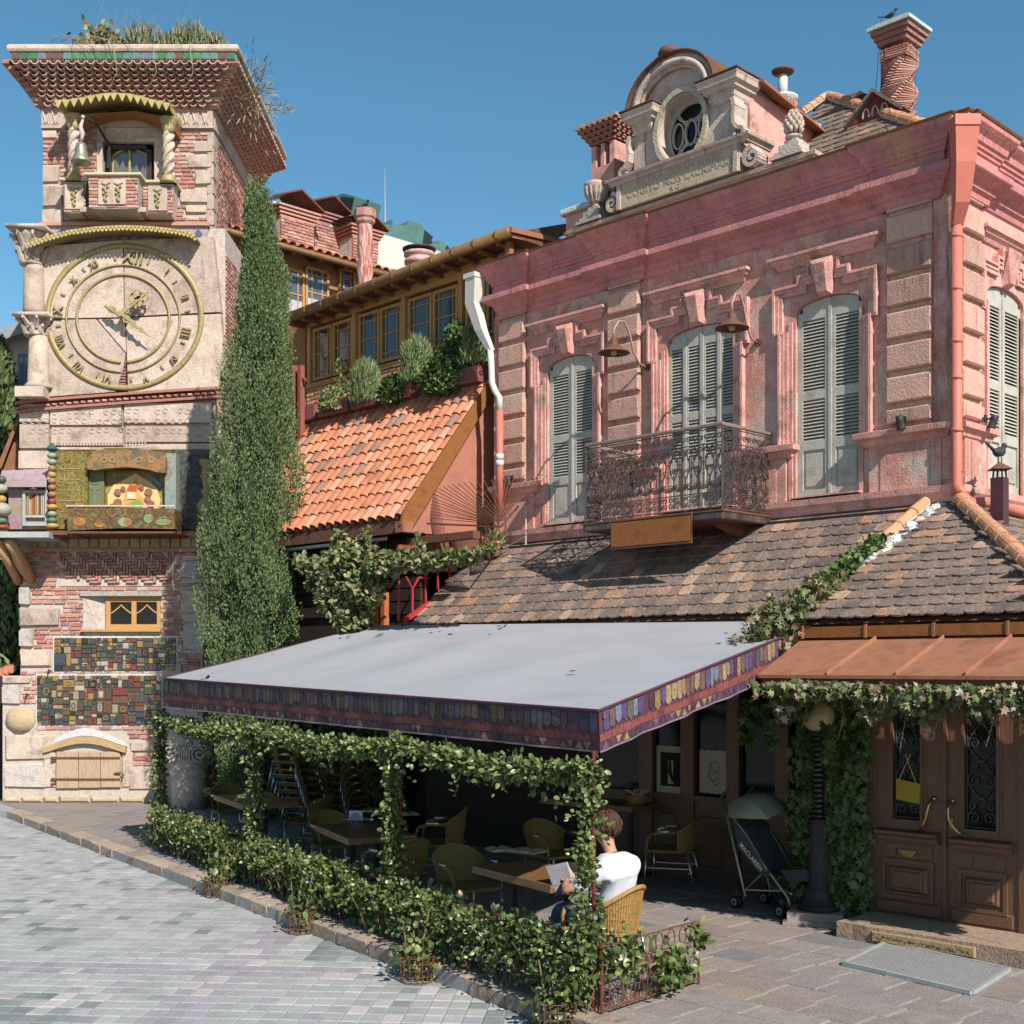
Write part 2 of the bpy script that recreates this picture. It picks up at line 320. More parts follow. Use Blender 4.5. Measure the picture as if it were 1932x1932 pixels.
def unit(name, mat, j=.0, bevel=.12, seed=0, top='y'):
    """unit block centred at 0 with chamfered, slightly uneven front (-y) face"""
    mb = MB(); rr = random.Random(seed)
    b = bevel
    vs = [(-.5, -.5+.3, -.5), (.5, -.5+.3, -.5), (.5, -.5+.3, .5), (-.5, -.5+.3, .5), (-.5+b*.4, -.5, -.5+b), (.5-b*.4, -.5, -.5+b), (.5-b*.4, -.5, .5-b), (-.5+b*.4, -.5, .5-b),
          (-.5, .5, -.5), (.5, .5, -.5), (.5, .5, .5), (-.5, .5, .5)]
    vs = [(x+rr.uniform(-j, j), y+(rr.uniform(-j, j) if y < .4 else 0), z+rr.uniform(-j, j)) for x, y, z in vs]
    mb.add(vs, [(4,5,6,7),(0,1,5,4),(1,2,6,5),(2,3,7,6),(3,0,4,7),(0,8,9,1),(1,9,10,2),(2,10,11,3),(3,11,8,0)])
    me = mb.mesh(name, (0, 0, 0)); me.materials.append(mat); return me
def TRS(F, x, y, z, sx, sy, sz, rz=0, rx=0, ry=0):
    return F.M @ Matrix.Translation((x, y, z)) @ Matrix.Rotation(rz, 4, 'Z') @ Matrix.Rotation(ry, 4, 'Y') @ Matrix.Rotation(rx, 4, 'X') @ Matrix.Diagonal((sx, sy, sz, 1))
BR = {}
def bricks(F, x0, x1, z0, z1, y, thing_, bw=.25, bh=.092, joint=.018, proud=.022, holes=(), nmax=0, mat=None, name='brick', jit=.006, seed=1, clip=None, stuffname=None, order=None):
    """brickwork: up to nmax single bricks (largest in view), the rest joined"""
    mat = mat or brickm; rr = random.Random(seed)
    key = (name, mat.name)
    if key not in BR: BR[key] = [unit(name, mat, .05, .12, s) for s in range(4)]
    cells = []; nr = int((z1-z0)/bh)
    for i in range(nr):
        z = z0+(i+.5)*bh; x = x0-(bw*.5 if i % 2 else 0)-rr.uniform(0, .05)
        while x < x1:
            w = bw*rr.choice((1, 1, .95, 1.05, .6)); a, b = max(x, x0), min(x+w-joint, x1)
            x += w
            if b-a < .04: continue
            c = (a+b)/2
            if any(h[0]-.01 < b and a < h[1]+.01 and h[2] < z+bh*.4 and z-bh*.4 < h[3] for h in holes):
                # trim against the hole
                ok = True
                for h in holes:
                    if h[2] < z+bh*.4 and z-bh*.4 < h[3] and h[0] < b and a < h[1]:
                        if a < h[0] and h[0]-a > .06: b = h[0]-.01
                        elif b > h[1] and b-h[1] > .06: a = h[1]+.01
                        else: ok = False
                if not ok or b-a < .05: continue
                c = (a+b)/2
            if clip and not clip(c, z): continue
            cells.append((c, z+rr.uniform(-jit, jit), b-a, bh-joint+rr.uniform(-jit, jit), rr.uniform(0, .012)))
    cells.sort(key=order or (lambda c: c[1]))
    one, rest = cells[:nmax], cells[nmax:]
    for c, z, w, h, pr in one:
        d = .06; piece(name, rr.choice(BR[key]), TRS(F, c, y+d/2-proud-pr, z, w, d, h, ry=rr.uniform(-.012, .012)), thing_)
    if rest:
        mb = MB(F)
        for c, z, w, h, pr in rest:
            mb.rn = rr.random(); mb.bev(c-w/2, c+w/2, y-proud-pr, y+.03, z-h/2, z+h/2, .009)
        part(mb, stuffname or name+'_courses', mat, thing_, kind='stuff', fix=False)
# --- foliage
def np_mesh(name, V, Fc, rnd, mat, org, parent=None, kind=None):
    """V (n,3) world, Fc (m,4) quads"""
    me = bpy.data.meshes.new(name); n, m = len(V), len(Fc)
    me.vertices.add(n); me.vertices.foreach_set('co', (V-np.array(org)).astype(np.float32).ravel())
    me.loops.add(m*4); me.loops.foreach_set('vertex_index', Fc.astype(np.int32).ravel())
    me.polygons.add(m); me.polygons.foreach_set('loop_start', np.arange(0, m*4, 4, dtype=np.int32))
    me.update(calc_edges=True)
    a = me.attributes.new('rnd', 'FLOAT', 'FACE'); a.data.foreach_set('value', rnd.astype(np.float32))
    me.materials.append(mat); me.validate()
    o = bpy.data.objects.new(name, me); COL.objects.link(o)
    if parent: o.parent = parent
    else: o.location = org
    ORG[o.name] = Vector(org)
    if kind: o['kind'] = kind
    return o
LT = {'oval': (np.array([(-.02,0,0),(.0,.5,.06),(.36,.45,-.04),(.3,.12,-.02),(-.36,.45,-.04),(-.3,.12,-.02),(0,1,-.05),(.24,.8,-.05),(-.24,.8,-.05)]), np.array([(0,3,2,1),(1,2,7,6),(0,1,4,5),(1,6,8,4)])),
      'ivy': (np.array([(0,0,0),(.5,.15,-.05),(.28,.38,0),(.5,.68,-.08),(.18,.66,.02),(0,1.05,-.06),(-.18,.66,.02),(-.5,.68,-.08),(-.28,.38,0),(-.5,.15,-.05),(0,.45,.07)]), np.array([(0,1,2,10),(10,2,3,4),(10,4,5,6),(10,6,7,8),(0,10,8,9)])),
      'blade': (np.array([(-.06,0,0),(.06,0,0),(.05,.6,.03),(-.05,.6,.03),(0,1,-.02),(0.001,1,-.02)]), np.array([(0,1,2,3),(3,2,4,5)])),
      'spray': (np.array([(0,0,0),(.2,.35,.03),(0,1,0),(-.2,.35,-.03)]), np.array([(0,1,2,3)]))}
def leaves(name, C, D, size, mat, kind_='oval', org=(0, 0, 0), parent=None, up=.35, jit=.8, kind='stuff', rnd=None):
    """leaf-shaped faces at centres C (n,3) with tip directions D (n,3)"""
    tv, tf = LT[kind_]; n = len(C)
    D = D+rng.normal(0, jit, (n, 3))*.5; D /= np.linalg.norm(D, axis=1)[:, None]+1e-9
    Nn = rng.normal(0, 1, (n, 3))*jit+np.array((.25, -.6, up*2)); S = np.cross(D, Nn); S /= np.linalg.norm(S, axis=1)[:, None]+1e-9
    Nn = np.cross(S, D); s = np.asarray(size)*rng.uniform(.65, 1.3, n); s = s[:, None, None]
    V = C[:, None, :]+s*(tv[None, :, 0:1]*S[:, None, :]+tv[None, :, 1:2]*D[:, None, :]+tv[None, :, 2:3]*Nn[:, None, :])
    k = len(tv); Fc = (np.arange(n)[:, None, None]*k+tf[None]).reshape(-1, 4)
    r = (rng.random(n) if rnd is None else rnd); r = np.repeat(r, len(tf))
    return np_mesh(name, V.reshape(-1, 3), Fc, r, mat, org, parent, kind)
def along(path, n, rad, flat=1.0):
    """n random points in a tube of radius rad round a polyline"""
    p = np.array(path, float); d = np.diff(p, axis=0); L = np.linalg.norm(d, axis=1); c = np.concatenate([[0], np.cumsum(L)])
    t = rng.random(n)*c[-1]; i = np.clip(np.searchsorted(c, t)-1, 0, len(d)-1); f = ((t-c[i])/L[i])[:, None]
    q = p[i]+d[i]*f; o = rng.normal(0, 1, (n, 3)); o /= np.linalg.norm(o, axis=1)[:, None]
    rr = rng.random(n)**.5; rad = np.interp(t/c[-1], np.linspace(0, 1, len(rad)), rad) if hasattr(rad, '__len__') else rad
    return q+o*(rr*rad)[:, None]*np.array((1, 1, flat)), o
def text_mesh(body, size, depth=.004, align='CENTER', sx=1.0, bold=0.0):
    cu = bpy.data.curves.new('lettering', 'FONT'); cu.body = body; cu.size = size; cu.extrude = depth; cu.align_x = align; cu.align_y = 'CENTER'; cu.resolution_u = 2; cu.offset = bold
    cu.space_character = 1.05
    o = bpy.data.objects.new('lettering_tmp', cu); COL.objects.link(o)
    dg = bpy.context.evaluated_depsgraph_get(); me = bpy.data.meshes.new_from_object(o.evaluated_get(dg))
    bpy.data.objects.remove(o); bpy.data.curves.remove(cu)
    if sx != 1: me.transform(Matrix.Diagonal((sx, 1, 1, 1)))
    return me
def lettering(body, size, Mw, parent, mat, depth=.004, sx=1.0, bold=0.0):
    me = text_mesh(body, size, depth, sx=sx, bold=bold); me.materials.append(mat)
    return piece('lettering', me, Mw @ Matrix.Rotation(R(90), 4, 'X'), parent)
def spiral(cx, cz, r, a0, turns, dr=.25, n=14):
    return [(cx+r*(1-(1-dr)*i/n)*math.cos(a0+turns*2*math.pi*i/n), cz+r*(1-(1-dr)*i/n)*math.sin(a0+turns*2*math.pi*i/n)) for i in range(n+1)]
# ===== ground
SZ = -.14
KA = (-10.0, 25.4); KB = (.65, 10.24)
K = Fr(KA[0], KA[1], KB[0]-KA[0], KB[1]-KA[1])       # kerb line, y into the terrace
KLEN = 21.5
mb = MB(); mb.add([(-300, -60, SZ-.06), (300, -60, SZ-.06), (300, 400, SZ-.06), (-300, 400, SZ-.06)], [(0, 1, 2, 3)])
ground = struct(mb, 'ground', groundm)
mb = MB(); mb.add([(-16, 3, SZ-.012), (4.5, 3, SZ-.012), (4.5, 26, SZ-.012), (-16, 30, SZ-.012)], [(0, 1, 2, 3)])
street = struct(mb, 'street', joint)
KE = K.w(KLEN, 0); TL = [(-30, 27.2), (-10.8, 25.95), (KA[0], KA[1]), (KE.x, KE.y), (9, 6), (30, 10), (30, 60), (-30, 60)]
mb = MB(); mb.ext([(a, b) for a, b in TL], SZ-.05, -.012, 'z'); terrace = struct(mb, 'terrace', joint)
def clip_poly(poly, f):
    out = []
    for i, p in enumerate(poly):
        q = poly[(i+1) % len(poly)]; a, b = f(p), f(q)
        if a >= 0: out.append(p)
        if (a >= 0) != (b >= 0): t = a/(a-b); out.append((p[0]+(q[0]-p[0])*t, p[1]+(q[1]-p[1])*t))
    return out
def ky(p): return (p[0]-K.o[0])*K.n[0]+(p[1]-K.o[1])*K.n[1]
def shrink(poly, d):
    cx = sum(p[0] for p in poly)/len(poly); cy = sum(p[1] for p in poly)/len(poly)
    o = []
    for x, y in poly:
        l = math.hypot(x-cx, y-cy); o.append((x+(cx-x)*d/l, y+(cy-y)*d/l))
    return o
# terrace slabs, laid square to the pink house
rr = random.Random(3); sl_ = []
y = -14.0
while y < 8:
    dy = rr.choice((.38, .45, .5, .42)); x = -14+rr.uniform(0, .5)
    while x < 16:
        dx = rr.choice((.4, .55, .65, .8, .5)); c = P.w(x+dx/2, y+dy/2)
        if ky(c) > .1 and -11.5 < c.x < 6.5 and 8.6 < c.y < 28 and abs(c.x) < .43*c.y+1.2:
            poly = [tuple(P.w(a, b)[:2]) for a, b in ((x, y), (x+dx, y), (x+dx, y+dy), (x, y+dy))]
            poly = clip_poly(poly, lambda p: ky(p)-.27)
            if len(poly) > 2: sl_.append((math.hypot(c.x, c.y), shrink(poly, .012)))
        x += dx
    y += dy
sl_.sort(key=lambda s: s[0])
rest = MB()
for i, (d, poly) in enumerate(sl_):
    mb = MB() if i < 298 else rest; dz = rr.uniform(-.004, .0015); b = .006
    mb.rn = rr.random() if i >= 298 else 0
    inn = shrink(poly, b*1.6); n = len(poly)
    vs = [(x, y, -.03) for x, y in poly]+[(x, y, dz-b*.7) for x, y in poly]+[(x, y, dz) for x, y in inn]
    fs = [(j, (j+1) % n, n+(j+1) % n, n+j) for j in range(n)]+[(n+j, n+(j+1) % n, 2*n+(j+1) % n, 2*n+j) for j in range(n)]+[tuple(range(2*n, 3*n))]
    mb.add(vs, fs)
    if i < 298: part(mb, 'slab', slabm, terrace, fix=False)
if rest.v: part(rest, 'slab_field', slabm, terrace, kind='stuff', fix=False)
# kerb
x = 0; rr = random.Random(5); kun = [unit('kerb_stone', kerbst, .035, .12, s) for s in range(5)]
while x < KLEN-.3:
    w = rr.choice((.42, .5, .6, .7, .45)); h = .17
    piece('kerb_stone', kun[rr.randrange(5)], TRS(K, x+w/2, .13+rr.uniform(-.012, .012), SZ-.03+h/2+rr.uniform(.005, .02), w-.018, .27, h, rz=rr.uniform(-.02, .02)), terrace)
    x += w
for i in range(5):
    piece('kerb_stone', kun[i], TRS(Fr(-10.85-.5*i, 25.98+.034*i, 1, -.25), 0, .13, SZ-.03+.06-.012*i, .5, .27, .15), terrace)
# street setts
S = Fr(0, 0, .9968, -.08)
def sett_col(ix, iy, rr):
    r = rr.random(); x = ix*PW; y = iy*PD
    band = (51 <= iy <= 52) or (97 <= iy <= 98)
    colb = (-4.1 <= x <= -3.6)
    if band or colb: return 'p' if r < .9 else 'l'
    # grey margins by the bands
    if iy in (50, 53, 96, 99) or (-4.45 <= x < -4.1) or (-3.6 < x <= -3.25): return 'g'
    cell = (math.floor((x+4.1)/2.6), math.floor((iy-51)/16)); lx = (x+4.1)/2.6-cell[0]; ly = (iy-51)/16-cell[1]
    dark = .16 < lx < .84 and .14 < ly < .78
    if (cell[0]+cell[1]) % 2 == 0 and dark: return 'd' if r < .72 else ('p' if r < .78 else ('l' if r < .82 else 'g'))
    return 'g' if r < .88 else ('d' if r < .94 else ('p' if r < .975 else 'l'))
PW = .172; PD = .24
pun = {}
for k in PAV:
    mb = MB(); b = .05
    mb.add([(-.5,-.5,-.5),(.5,-.5,-.5),(.5,.5,-.5),(-.5,.5,-.5),(-.5,-.5,.3),(.5,-.5,.3),(.5,.5,.3),(-.5,.5,.3),(-.5+b,-.5+b,.5),(.5-b,-.5+b,.5),(.5-b,.5-b,.5),(-.5+b,.5-b,.5)],
           [(0,1,5,4),(1,2,6,5),(2,3,7,6),(3,0,4,7),(4,5,9,8),(5,6,10,9),(6,7,11,10),(7,4,8,11),(8,9,10,11)])
    me = mb.mesh('sett', (0, 0, 0)); me.materials.append(PAV[k]); pun[k] = me
cells = []; rr = random.Random(11)
for iy in range(38, 116):
    for ix in range(-75, 14):
        x, y = ix*PW, iy*PD; c = S.w(x, y)
        k = sett_col(ix, iy, rr)
        if ky(c) > .05 or c.y < 9.2 or abs(c.x) > .41*c.y+.3: continue
        cells.append((math.hypot(c.x, c.y+0), x, y, k, rr.uniform(-.003, .003), rr.random(), rr.uniform(-.01, .01)))
cells.sort()
big = {k: MB(S) for k in PAV}
vis = 0
for d, x, y, k, dz, rn, rot in cells:
    c = S.w(x, y); inside = c.y > 10.6 and abs(c.x) < .4*c.y
    if vis < 298 and inside:
        vis += 1; piece('sett', pun[k], TRS(S, x, y, SZ-.02+dz, PW-.011, PD-.011, .04, rz=rot), street)
    else:
        m = big[k]; m.rn = rn; a, b = (PW-.011)/2, (PD-.011)/2; z = SZ+dz; e = .006
        m.add([(x-a,y-b,z-.02),(x+a,y-b,z-.02),(x+a,y+b,z-.02),(x-a,y+b,z-.02),(x-a,y-b,z-.004),(x+a,y-b,z-.004),(x+a,y+b,z-.004),(x-a,y+b,z-.004),(x-a+e,y-b+e,z),(x+a-e,y-b+e,z),(x+a-e,y+b-e,z),(x-a+e,y+b-e,z)],
              [(0,1,5,4),(1,2,6,5),(2,3,7,6),(3,0,4,7),(4,5,9,8),(5,6,10,9),(6,7,11,10),(7,4,8,11),(8,9,10,11)])
for k in big:
    if big[k].v: part(big[k], 'sett_field', PAV[k], street, kind='stuff', fix=False)
# ===== pink house
PH = thing('pink_house', 'two-storey pink plaster house with grey louvred shutters and an oval-window gable', 'house', tuple(P.w(4.2, 1, 0)))
ZL, ZT = 4.92, 9.58
# --- walls with window openings
def arch_pts(x0, x1, z0, z1, rise, n=10):
    """outline of a window with a shallow arched head, from bottom left up and over"""
    c = (x0+x1)/2; w = (x1-x0)/2; pts = [(x0, z0)]
    for i in range(n+1):
        t = math.pi*(1-i/n); pts.append((c+w*math.cos(t), z1-rise+rise*math.sin(t)**.75))
    pts.append((x1, z0)); return pts
WINS = [(1.45, 2.47), (3.93, 5.17), (6.18, 7.20)]
def wall_with_arches(mb, x0, x1, z0, z1, wins, wz0, wz1, rise, y, depth, m=0):
    """front face pieces round arched openings + reveals"""
    xs = x0
    for a, b in wins:
        mb.add([(xs, y, z0), (a, y, z0), (a, y, z1), (xs, y, z1)], [(0, 1, 2, 3)], m)
        ap = arch_pts(a, b, wz0, wz1, rise)
        mb.add([(a, y, z0), (b, y, z0), (b, y, wz0), (a, y, wz0)], [(0, 1, 2, 3)], m)
        top = [(p[0], y, p[1]) for p in ap[1:-1]]
        n = len(top)
        for i in range(n-1):
            p, q = top[i], top[i+1]; mb.add([p, q, (q[0], y, z1), (p[0], y, z1)], [(0, 1, 2, 3)], m)
        for i in range(len(ap)):
            p, q = ap[i], ap[(i+1) % len(ap)]
            mb.add([(p[0], y, p[1]), (q[0], y, q[1]), (q[0], y+depth, q[1]), (p[0], y+depth, p[1])], [(0, 1, 2, 3)], m)
        xs = b
    mb.add([(xs, y, z0), (x1, y, z0), (x1, y, z1), (xs, y, z1)], [(0, 1, 2, 3)], m)
mb = MB(P); wall_with_arches(mb, 0.22, QX-.0, ZL-.2, ZT, WINS, 5.14, 7.86, .2, 0, .22)
mb.box(.22, QX-.35, .3, .35, ZL-1, ZT-.1)
mb.box(.22, .3, .01, 3.5, ZL-1, ZT-.12)
part(mb, 'front_wall', plaster, PH, fix=False)
QW = [(.86, 1.98), (3.6, 4.7)]
mb = MB(Q); wall_with_arches(mb, 0.0, 8.0, ZL-.2, ZT, QW, 5.14, 7.86, .2, 0, .22); mb.box(.35, 8, .3, .35, ZL-1, ZT-.1)
part(mb, 'side_wall', plaster2, PH, fix=False)
mb = MB(P); mb.box(.25, QX-.05, .05, 7, ZT-.14, ZT-.02); part(mb, 'attic_floor', plaster, PH)
# --- shutters
def shutter(F, x0, x1, z0, z1, rise, leafs, y, name='shutter'):
    w = (x1-x0)/leafs; c = (x0+x1)/2; W2 = (x1-x0)/2
    def ztop(x):
        t = max(-1, min(1, (x-c)/W2)); return z1-rise+rise*math.sqrt(max(0, 1-t*t))**.75
    for k in range(leafs):
        a, b = x0+k*w+.006, x0+(k+1)*w-.006; s = .075 if leafs == 2 else .05
        fold = (.0 if leafs == 2 else (.04 if k % 2 else 0))
        mb = MB(F); mid = z0+(z1-z0)*.52; lo = z0+.72
        mb.box(a, a+s, y, y+.05, z0, ztop(a)-.0); mb.box(b-s, b, y, y+.05, z0, ztop(b))
        n = 6; poly = [(a+s, z1-rise-.06)]+[(a+s+(b-a-2*s)*i/n, ztop(a+s+(b-a-2*s)*i/n)) for i in range(n+1)]+[(b-s, z1-rise-.06)]
        mb.ext(poly, y+.001, y+.049, 'y')
        for zc, h in ((z0+.06, .12), (lo, .12), (mid, .11)): mb.box(a+s, b-s, y+.002, y+.048, zc-h/2, zc+h/2)
        mb.box(a+s, b-s, y+.028, y+.04, z0+.12, lo-.06)
        mb.bev(a+s+.03, b-s-.03, y+.012, y+.03, z0+.16, lo-.1, .012)
        o = part(mb, name, shut, PH)
        sp = MB(F)
        for zz0, zz1 in ((lo+.06, mid-.055), (mid+.055, z1-rise-.06)):
            if True:
                n = int((zz1-zz0)/.046)
                for i in range(n):
                    z = zz0+(i+.5)*(zz1-zz0)/n
                    sp.add([(a+s, y+.004, z-.022), (b-s, y+.004, z-.022), (b-s, y+.044, z+.016), (a+s, y+.044, z+.016), (a+s, y+.004, z-.014), (b-s, y+.004, z-.014), (b-s, y+.044, z+.024), (a+s, y+.044, z+.024)],
                           [(0, 1, 5, 4), (4, 5, 6, 7), (0, 3, 2, 1), (1, 2, 6, 5), (0, 4, 7, 3)])
        part(sp, 'louvre_slats', shut, o, fix=False)
    mb = MB(F); mb.box(x0, x1, y+.1, y+.12, z0, z1); part(mb, 'dark_pane', blackg, PH)
    if leafs > 2:
        mb = MB(F)
        for k in (1, 2, 3): mb.box(x0+k*w-.028, x0+k*w+.028, y-.012, y+.01, z0, z1-rise*.4-.02)
        part(mb, 'cover_strip', shut, PH)
    else:
        mb = MB(F); mb.box(c-.022, c+.022, y-.014, y+.01, z0, z1-.02); part(mb, 'cover_strip', shut, PH)
for i, (a, b) in enumerate(WINS): shutter(P, a, b, 5.15, 7.85, .2, 4 if i == 1 else 2, .05)
for a, b in QW: shutter(Q, a, b, 5.15, 7.85, .2, 2, .05)
# --- stepped surrounds with keystone
def surround(F, x0, x1, z1=8.09, zb=5.91, dk=.0, sill=True):
    c = (x0+x1)/2; W2 = (x1-x0)/2; e = .085
    def frame(o, y, w):
        # outer stepped outline, o = inset
        L = [(x0+o, 7.47), (x0+o, z1-o), (c-W2*.5+o*.7, z1-o), (c-W2*.5+o*.7, z1+.11-o), (c-W2*.31+o*.5, z1+.11-o), (c-W2*.31+o*.5, z1+.24-o), (c, z1+.24-o)]
        I = [(x0+o+w, 7.47), (x0+o+w, z1-o-w), (c-W2*.5+o*.7+w, z1-o-w), (c-W2*.5+o*.7+w, z1+.11-o-w), (c-W2*.31+o*.5+w, z1+.11-o-w), (c-W2*.31+o*.5+w, z1+.24-o-w), (c, z1+.24-o-w)]
        poly = L+I[::-1]; return poly
    mb = MB(F)
    for o, y, w in ((0, -.085, .035), (.035, -.06, .05), (.085, -.045, .055)):
        for sgn in (1, -1):
            poly = [((x if sgn > 0 else 2*c-x), z) for x, z in frame(o, y, w)]
            mb.ext(poly, y, .02, 'y')
    # ears return and narrower jambs
    for sgn in (1, -1):
        def bx(a, b, y, z0, z2):
            a2, b2 = (a, b) if sgn > 0 else (2*c-b, 2*c-a)
            mb.box(a2, b2, y, .02, z0, z2)
        bx(x0+e, x0+e+.035, -.08, zb, 7.47); bx(x0+e+.035, x0+e+.085, -.055, zb, 7.47); bx(x0+e+.085, x0+e+.14, -.04, zb, 7.47)
        bx(x0, x0+.14, -.07, 7.44, 7.475)
        bx(x0+e+.14, x0+e+.2, -.02, 5.15, 7.6)
    part(mb, 'window_surround', plaster2, PH)
    k = MB(F); k.add([(c-.17, -.13, z1+.25), (c+.17, -.13, z1+.25), (c+.17, .02, z1+.25), (c-.17, .02, z1+.25), (c-.09, -.2, z1+.17), (c+.09, -.2, z1+.17), (c-.075, -.1, 7.9), (c+.075, -.1, 7.9), (c-.11, .02, 7.86), (c+.11, .02, 7.86), (c-.17, -.12, z1+.16), (c+.17, -.12, z1+.16)],
          [(0, 1, 2, 3), (0, 4, 5, 1), (4, 6, 7, 5), (0, 10, 4), (1, 5, 11), (10, 8, 6, 4), (11, 5, 7, 9), (6, 8, 9, 7), (0, 3, 8, 10), (1, 11, 9, 2)])
    part(k, 'keystone', plaster2, PH)
    h = MB(F); hw = W2*.87; pr = [(0, 8.33), (.03, 8.33), (.06, 8.38), (.10, 8.41), (.115, 8.45), (.15, 8.46), (.15, 8.5), (0, 8.52)]
    h.sweep(pr, [(c-hw, .02), (c-hw, 0), (c+hw, 0), (c+hw, .02)]); part(h, 'hood_mould', plaster2, PH)
surround(P, 1.13, 2.73); surround(P, 3.61, 5.43); surround(P, 5.85, 7.45); surround(Q, .62, 2.2); surround(Q, 3.4, 4.95)
# --- rusticated pilasters
def pilaster(F, x0, x1, y=-.05):
    mb = MB(F); mb.box(x0+.02, x1-.02, y+.02, .02, 5.91, 8.78); part(mb, 'pilaster', quoinm, PH)
    z = 6.16; first = True
    zs = [5.93, 6.20]+[6.20+.415*i for i in range(1, 7)]
    for i in range(len(zs)-1):
        m = MB(F); m.bev(x0, x1, y-.045, y+.03, zs[i]+.045, zs[i+1]-.035, .022); part(m, 'quoin', quoinm, PH)
    m = MB(F); m.bev(x0, x1, y-.03, y+.03, 8.72, 8.80, .01); part(m, 'quoin', quoinm, PH)
pilaster(P, .38, .98); pilaster(P, 2.82, 3.45); pilaster(P, 7.59, 8.22); pilaster(Q, .06, .62); pilaster(Q, 2.65, 3.2); 
mb = MB(P); mb.box(8.22, 8.5, -.03, .01, 5.2, 8.8); part(mb, 'corner_strip', plaster, PH); mb = MB(P); mb.box(.22, .38, -.03, .01, 5.2, 8.8); part(mb, 'corner_strip', plaster, PH)
# --- pedestals with ledges
def pedestal(F, x0, x1):
    pr = [(.02, 5.72), (.05, 5.74), (.07, 5.80), (.13, 5.83), (.14, 5.90), (.02, 5.93)]
    m = MB(F); m.sweep(pr, [(x0, .02), (x0, -.02), (x1, -.02), (x1, .02)]); part(m, 'ledge', plaster2, PH)
    m = MB(F); m.box(x0+.05, x1-.05, -.05, .02, 5.12, 5.74); m.box(x0+.22, x1-.2, -.062, .0, 5.12, 5.7); part(m, 'pedestal', plaster, PH)
pedestal(P, .32, 1.22); pedestal(P, 2.58, 3.72); pedestal(P, 5.33, 6.1); pedestal(P, 7.28, 8.38); pedestal(Q, .1, .8); pedestal(Q, 2.1, 3.5)
m = MB(P); m.sweep([(0, 4.9), (.07, 4.92), (.09, 5.0), (.12, 5.04), (.13, 5.12), (0, 5.14)], [(.2, .02), (.2, 0), (8.42, 0), (8.42, .05)]); part(m, 'base_moulding', plaster2, PH)
m = MB(Q); m.sweep([(0, 4.9), (.07, 4.92), (.09, 5.0), (.12, 5.04), (.13, 5.12), (0, 5.14)], [(0.1, .05), (.1, 0), (8, 0)]); part(m, 'base_moulding', plaster2, PH)
for i, (a, b) in enumerate(WINS):
    m = MB(P); m.box(a-.02, b+.02, -.14, .06, 5.145, 5.165); part(m, 'sill', plaster2, PH)
# --- cornice with breaks over the pilasters; continuous round the corner
def corn_path():
    br = [(.32, 1.02), (2.74, 3.52), (7.52, 8.32)]; p = [(.18, 2.5), (.18, -.0)]; pts = []
    x = .18
    pts = [(.45, 3.0), (.45, -.06)]
    for i, (a, b) in enumerate(br):
        if i > 0: pts += [(a, 0), (a, -.06)]
        pts += [(b, -.06), (b, 0)]
    return pts
pth = corn_path()+[(8.5, 0)]
# world points then along Q
wp = [tuple(P.w(x, y)[:2]) for x, y in pth]; qq = [(0.0, 0)]
qp = [(.0, -.0), (.0, -.06), (.7, -.06), (.7, 0), (2.58, 0), (2.58, -.06), (3.28, -.06), (3.28, 0), (8, 0)]
wp = wp[:-1]+[tuple(P.w(8.5, 0)[:2])]+[tuple(Q.w(x, y)[:2]) for x, y in [(.12, 0), (.12, -.06)]+qp[2:]]
prof = [(.0, 8.74), (.03, 8.76), (.045, 8.83), (.09, 8.86), (.10, 8.92), (.16, 8.95), (.24, 9.0), (.255, 9.015), (.255, 9.09), (.225, 9.105), (.12, 9.12), (.11, 9.26), (.135, 9.275), (.14, 9.31), (.165, 9.325), (.17, 9.36), (.2, 9.38), (.215, 9.45), (.27, 9.5), (.31, 9.54), (.32, 9.60), (.0, 9.62)]
m = MB(); m.sweep(prof, wp); part(m, 'cornice', cornm, PH)
m = MB(); m.sweep([(.0, 9.60), (.335, 9.60), (.35, 9.625), (.33, 9.635), (.0, 9.66)], wp); part(m, 'cornice_flashing', cort, PH)
m = MB(P); m.box(.25, 8.4, .02, 6, 9.5, 9.58); part(m, 'roof_deck', rustd, PH)
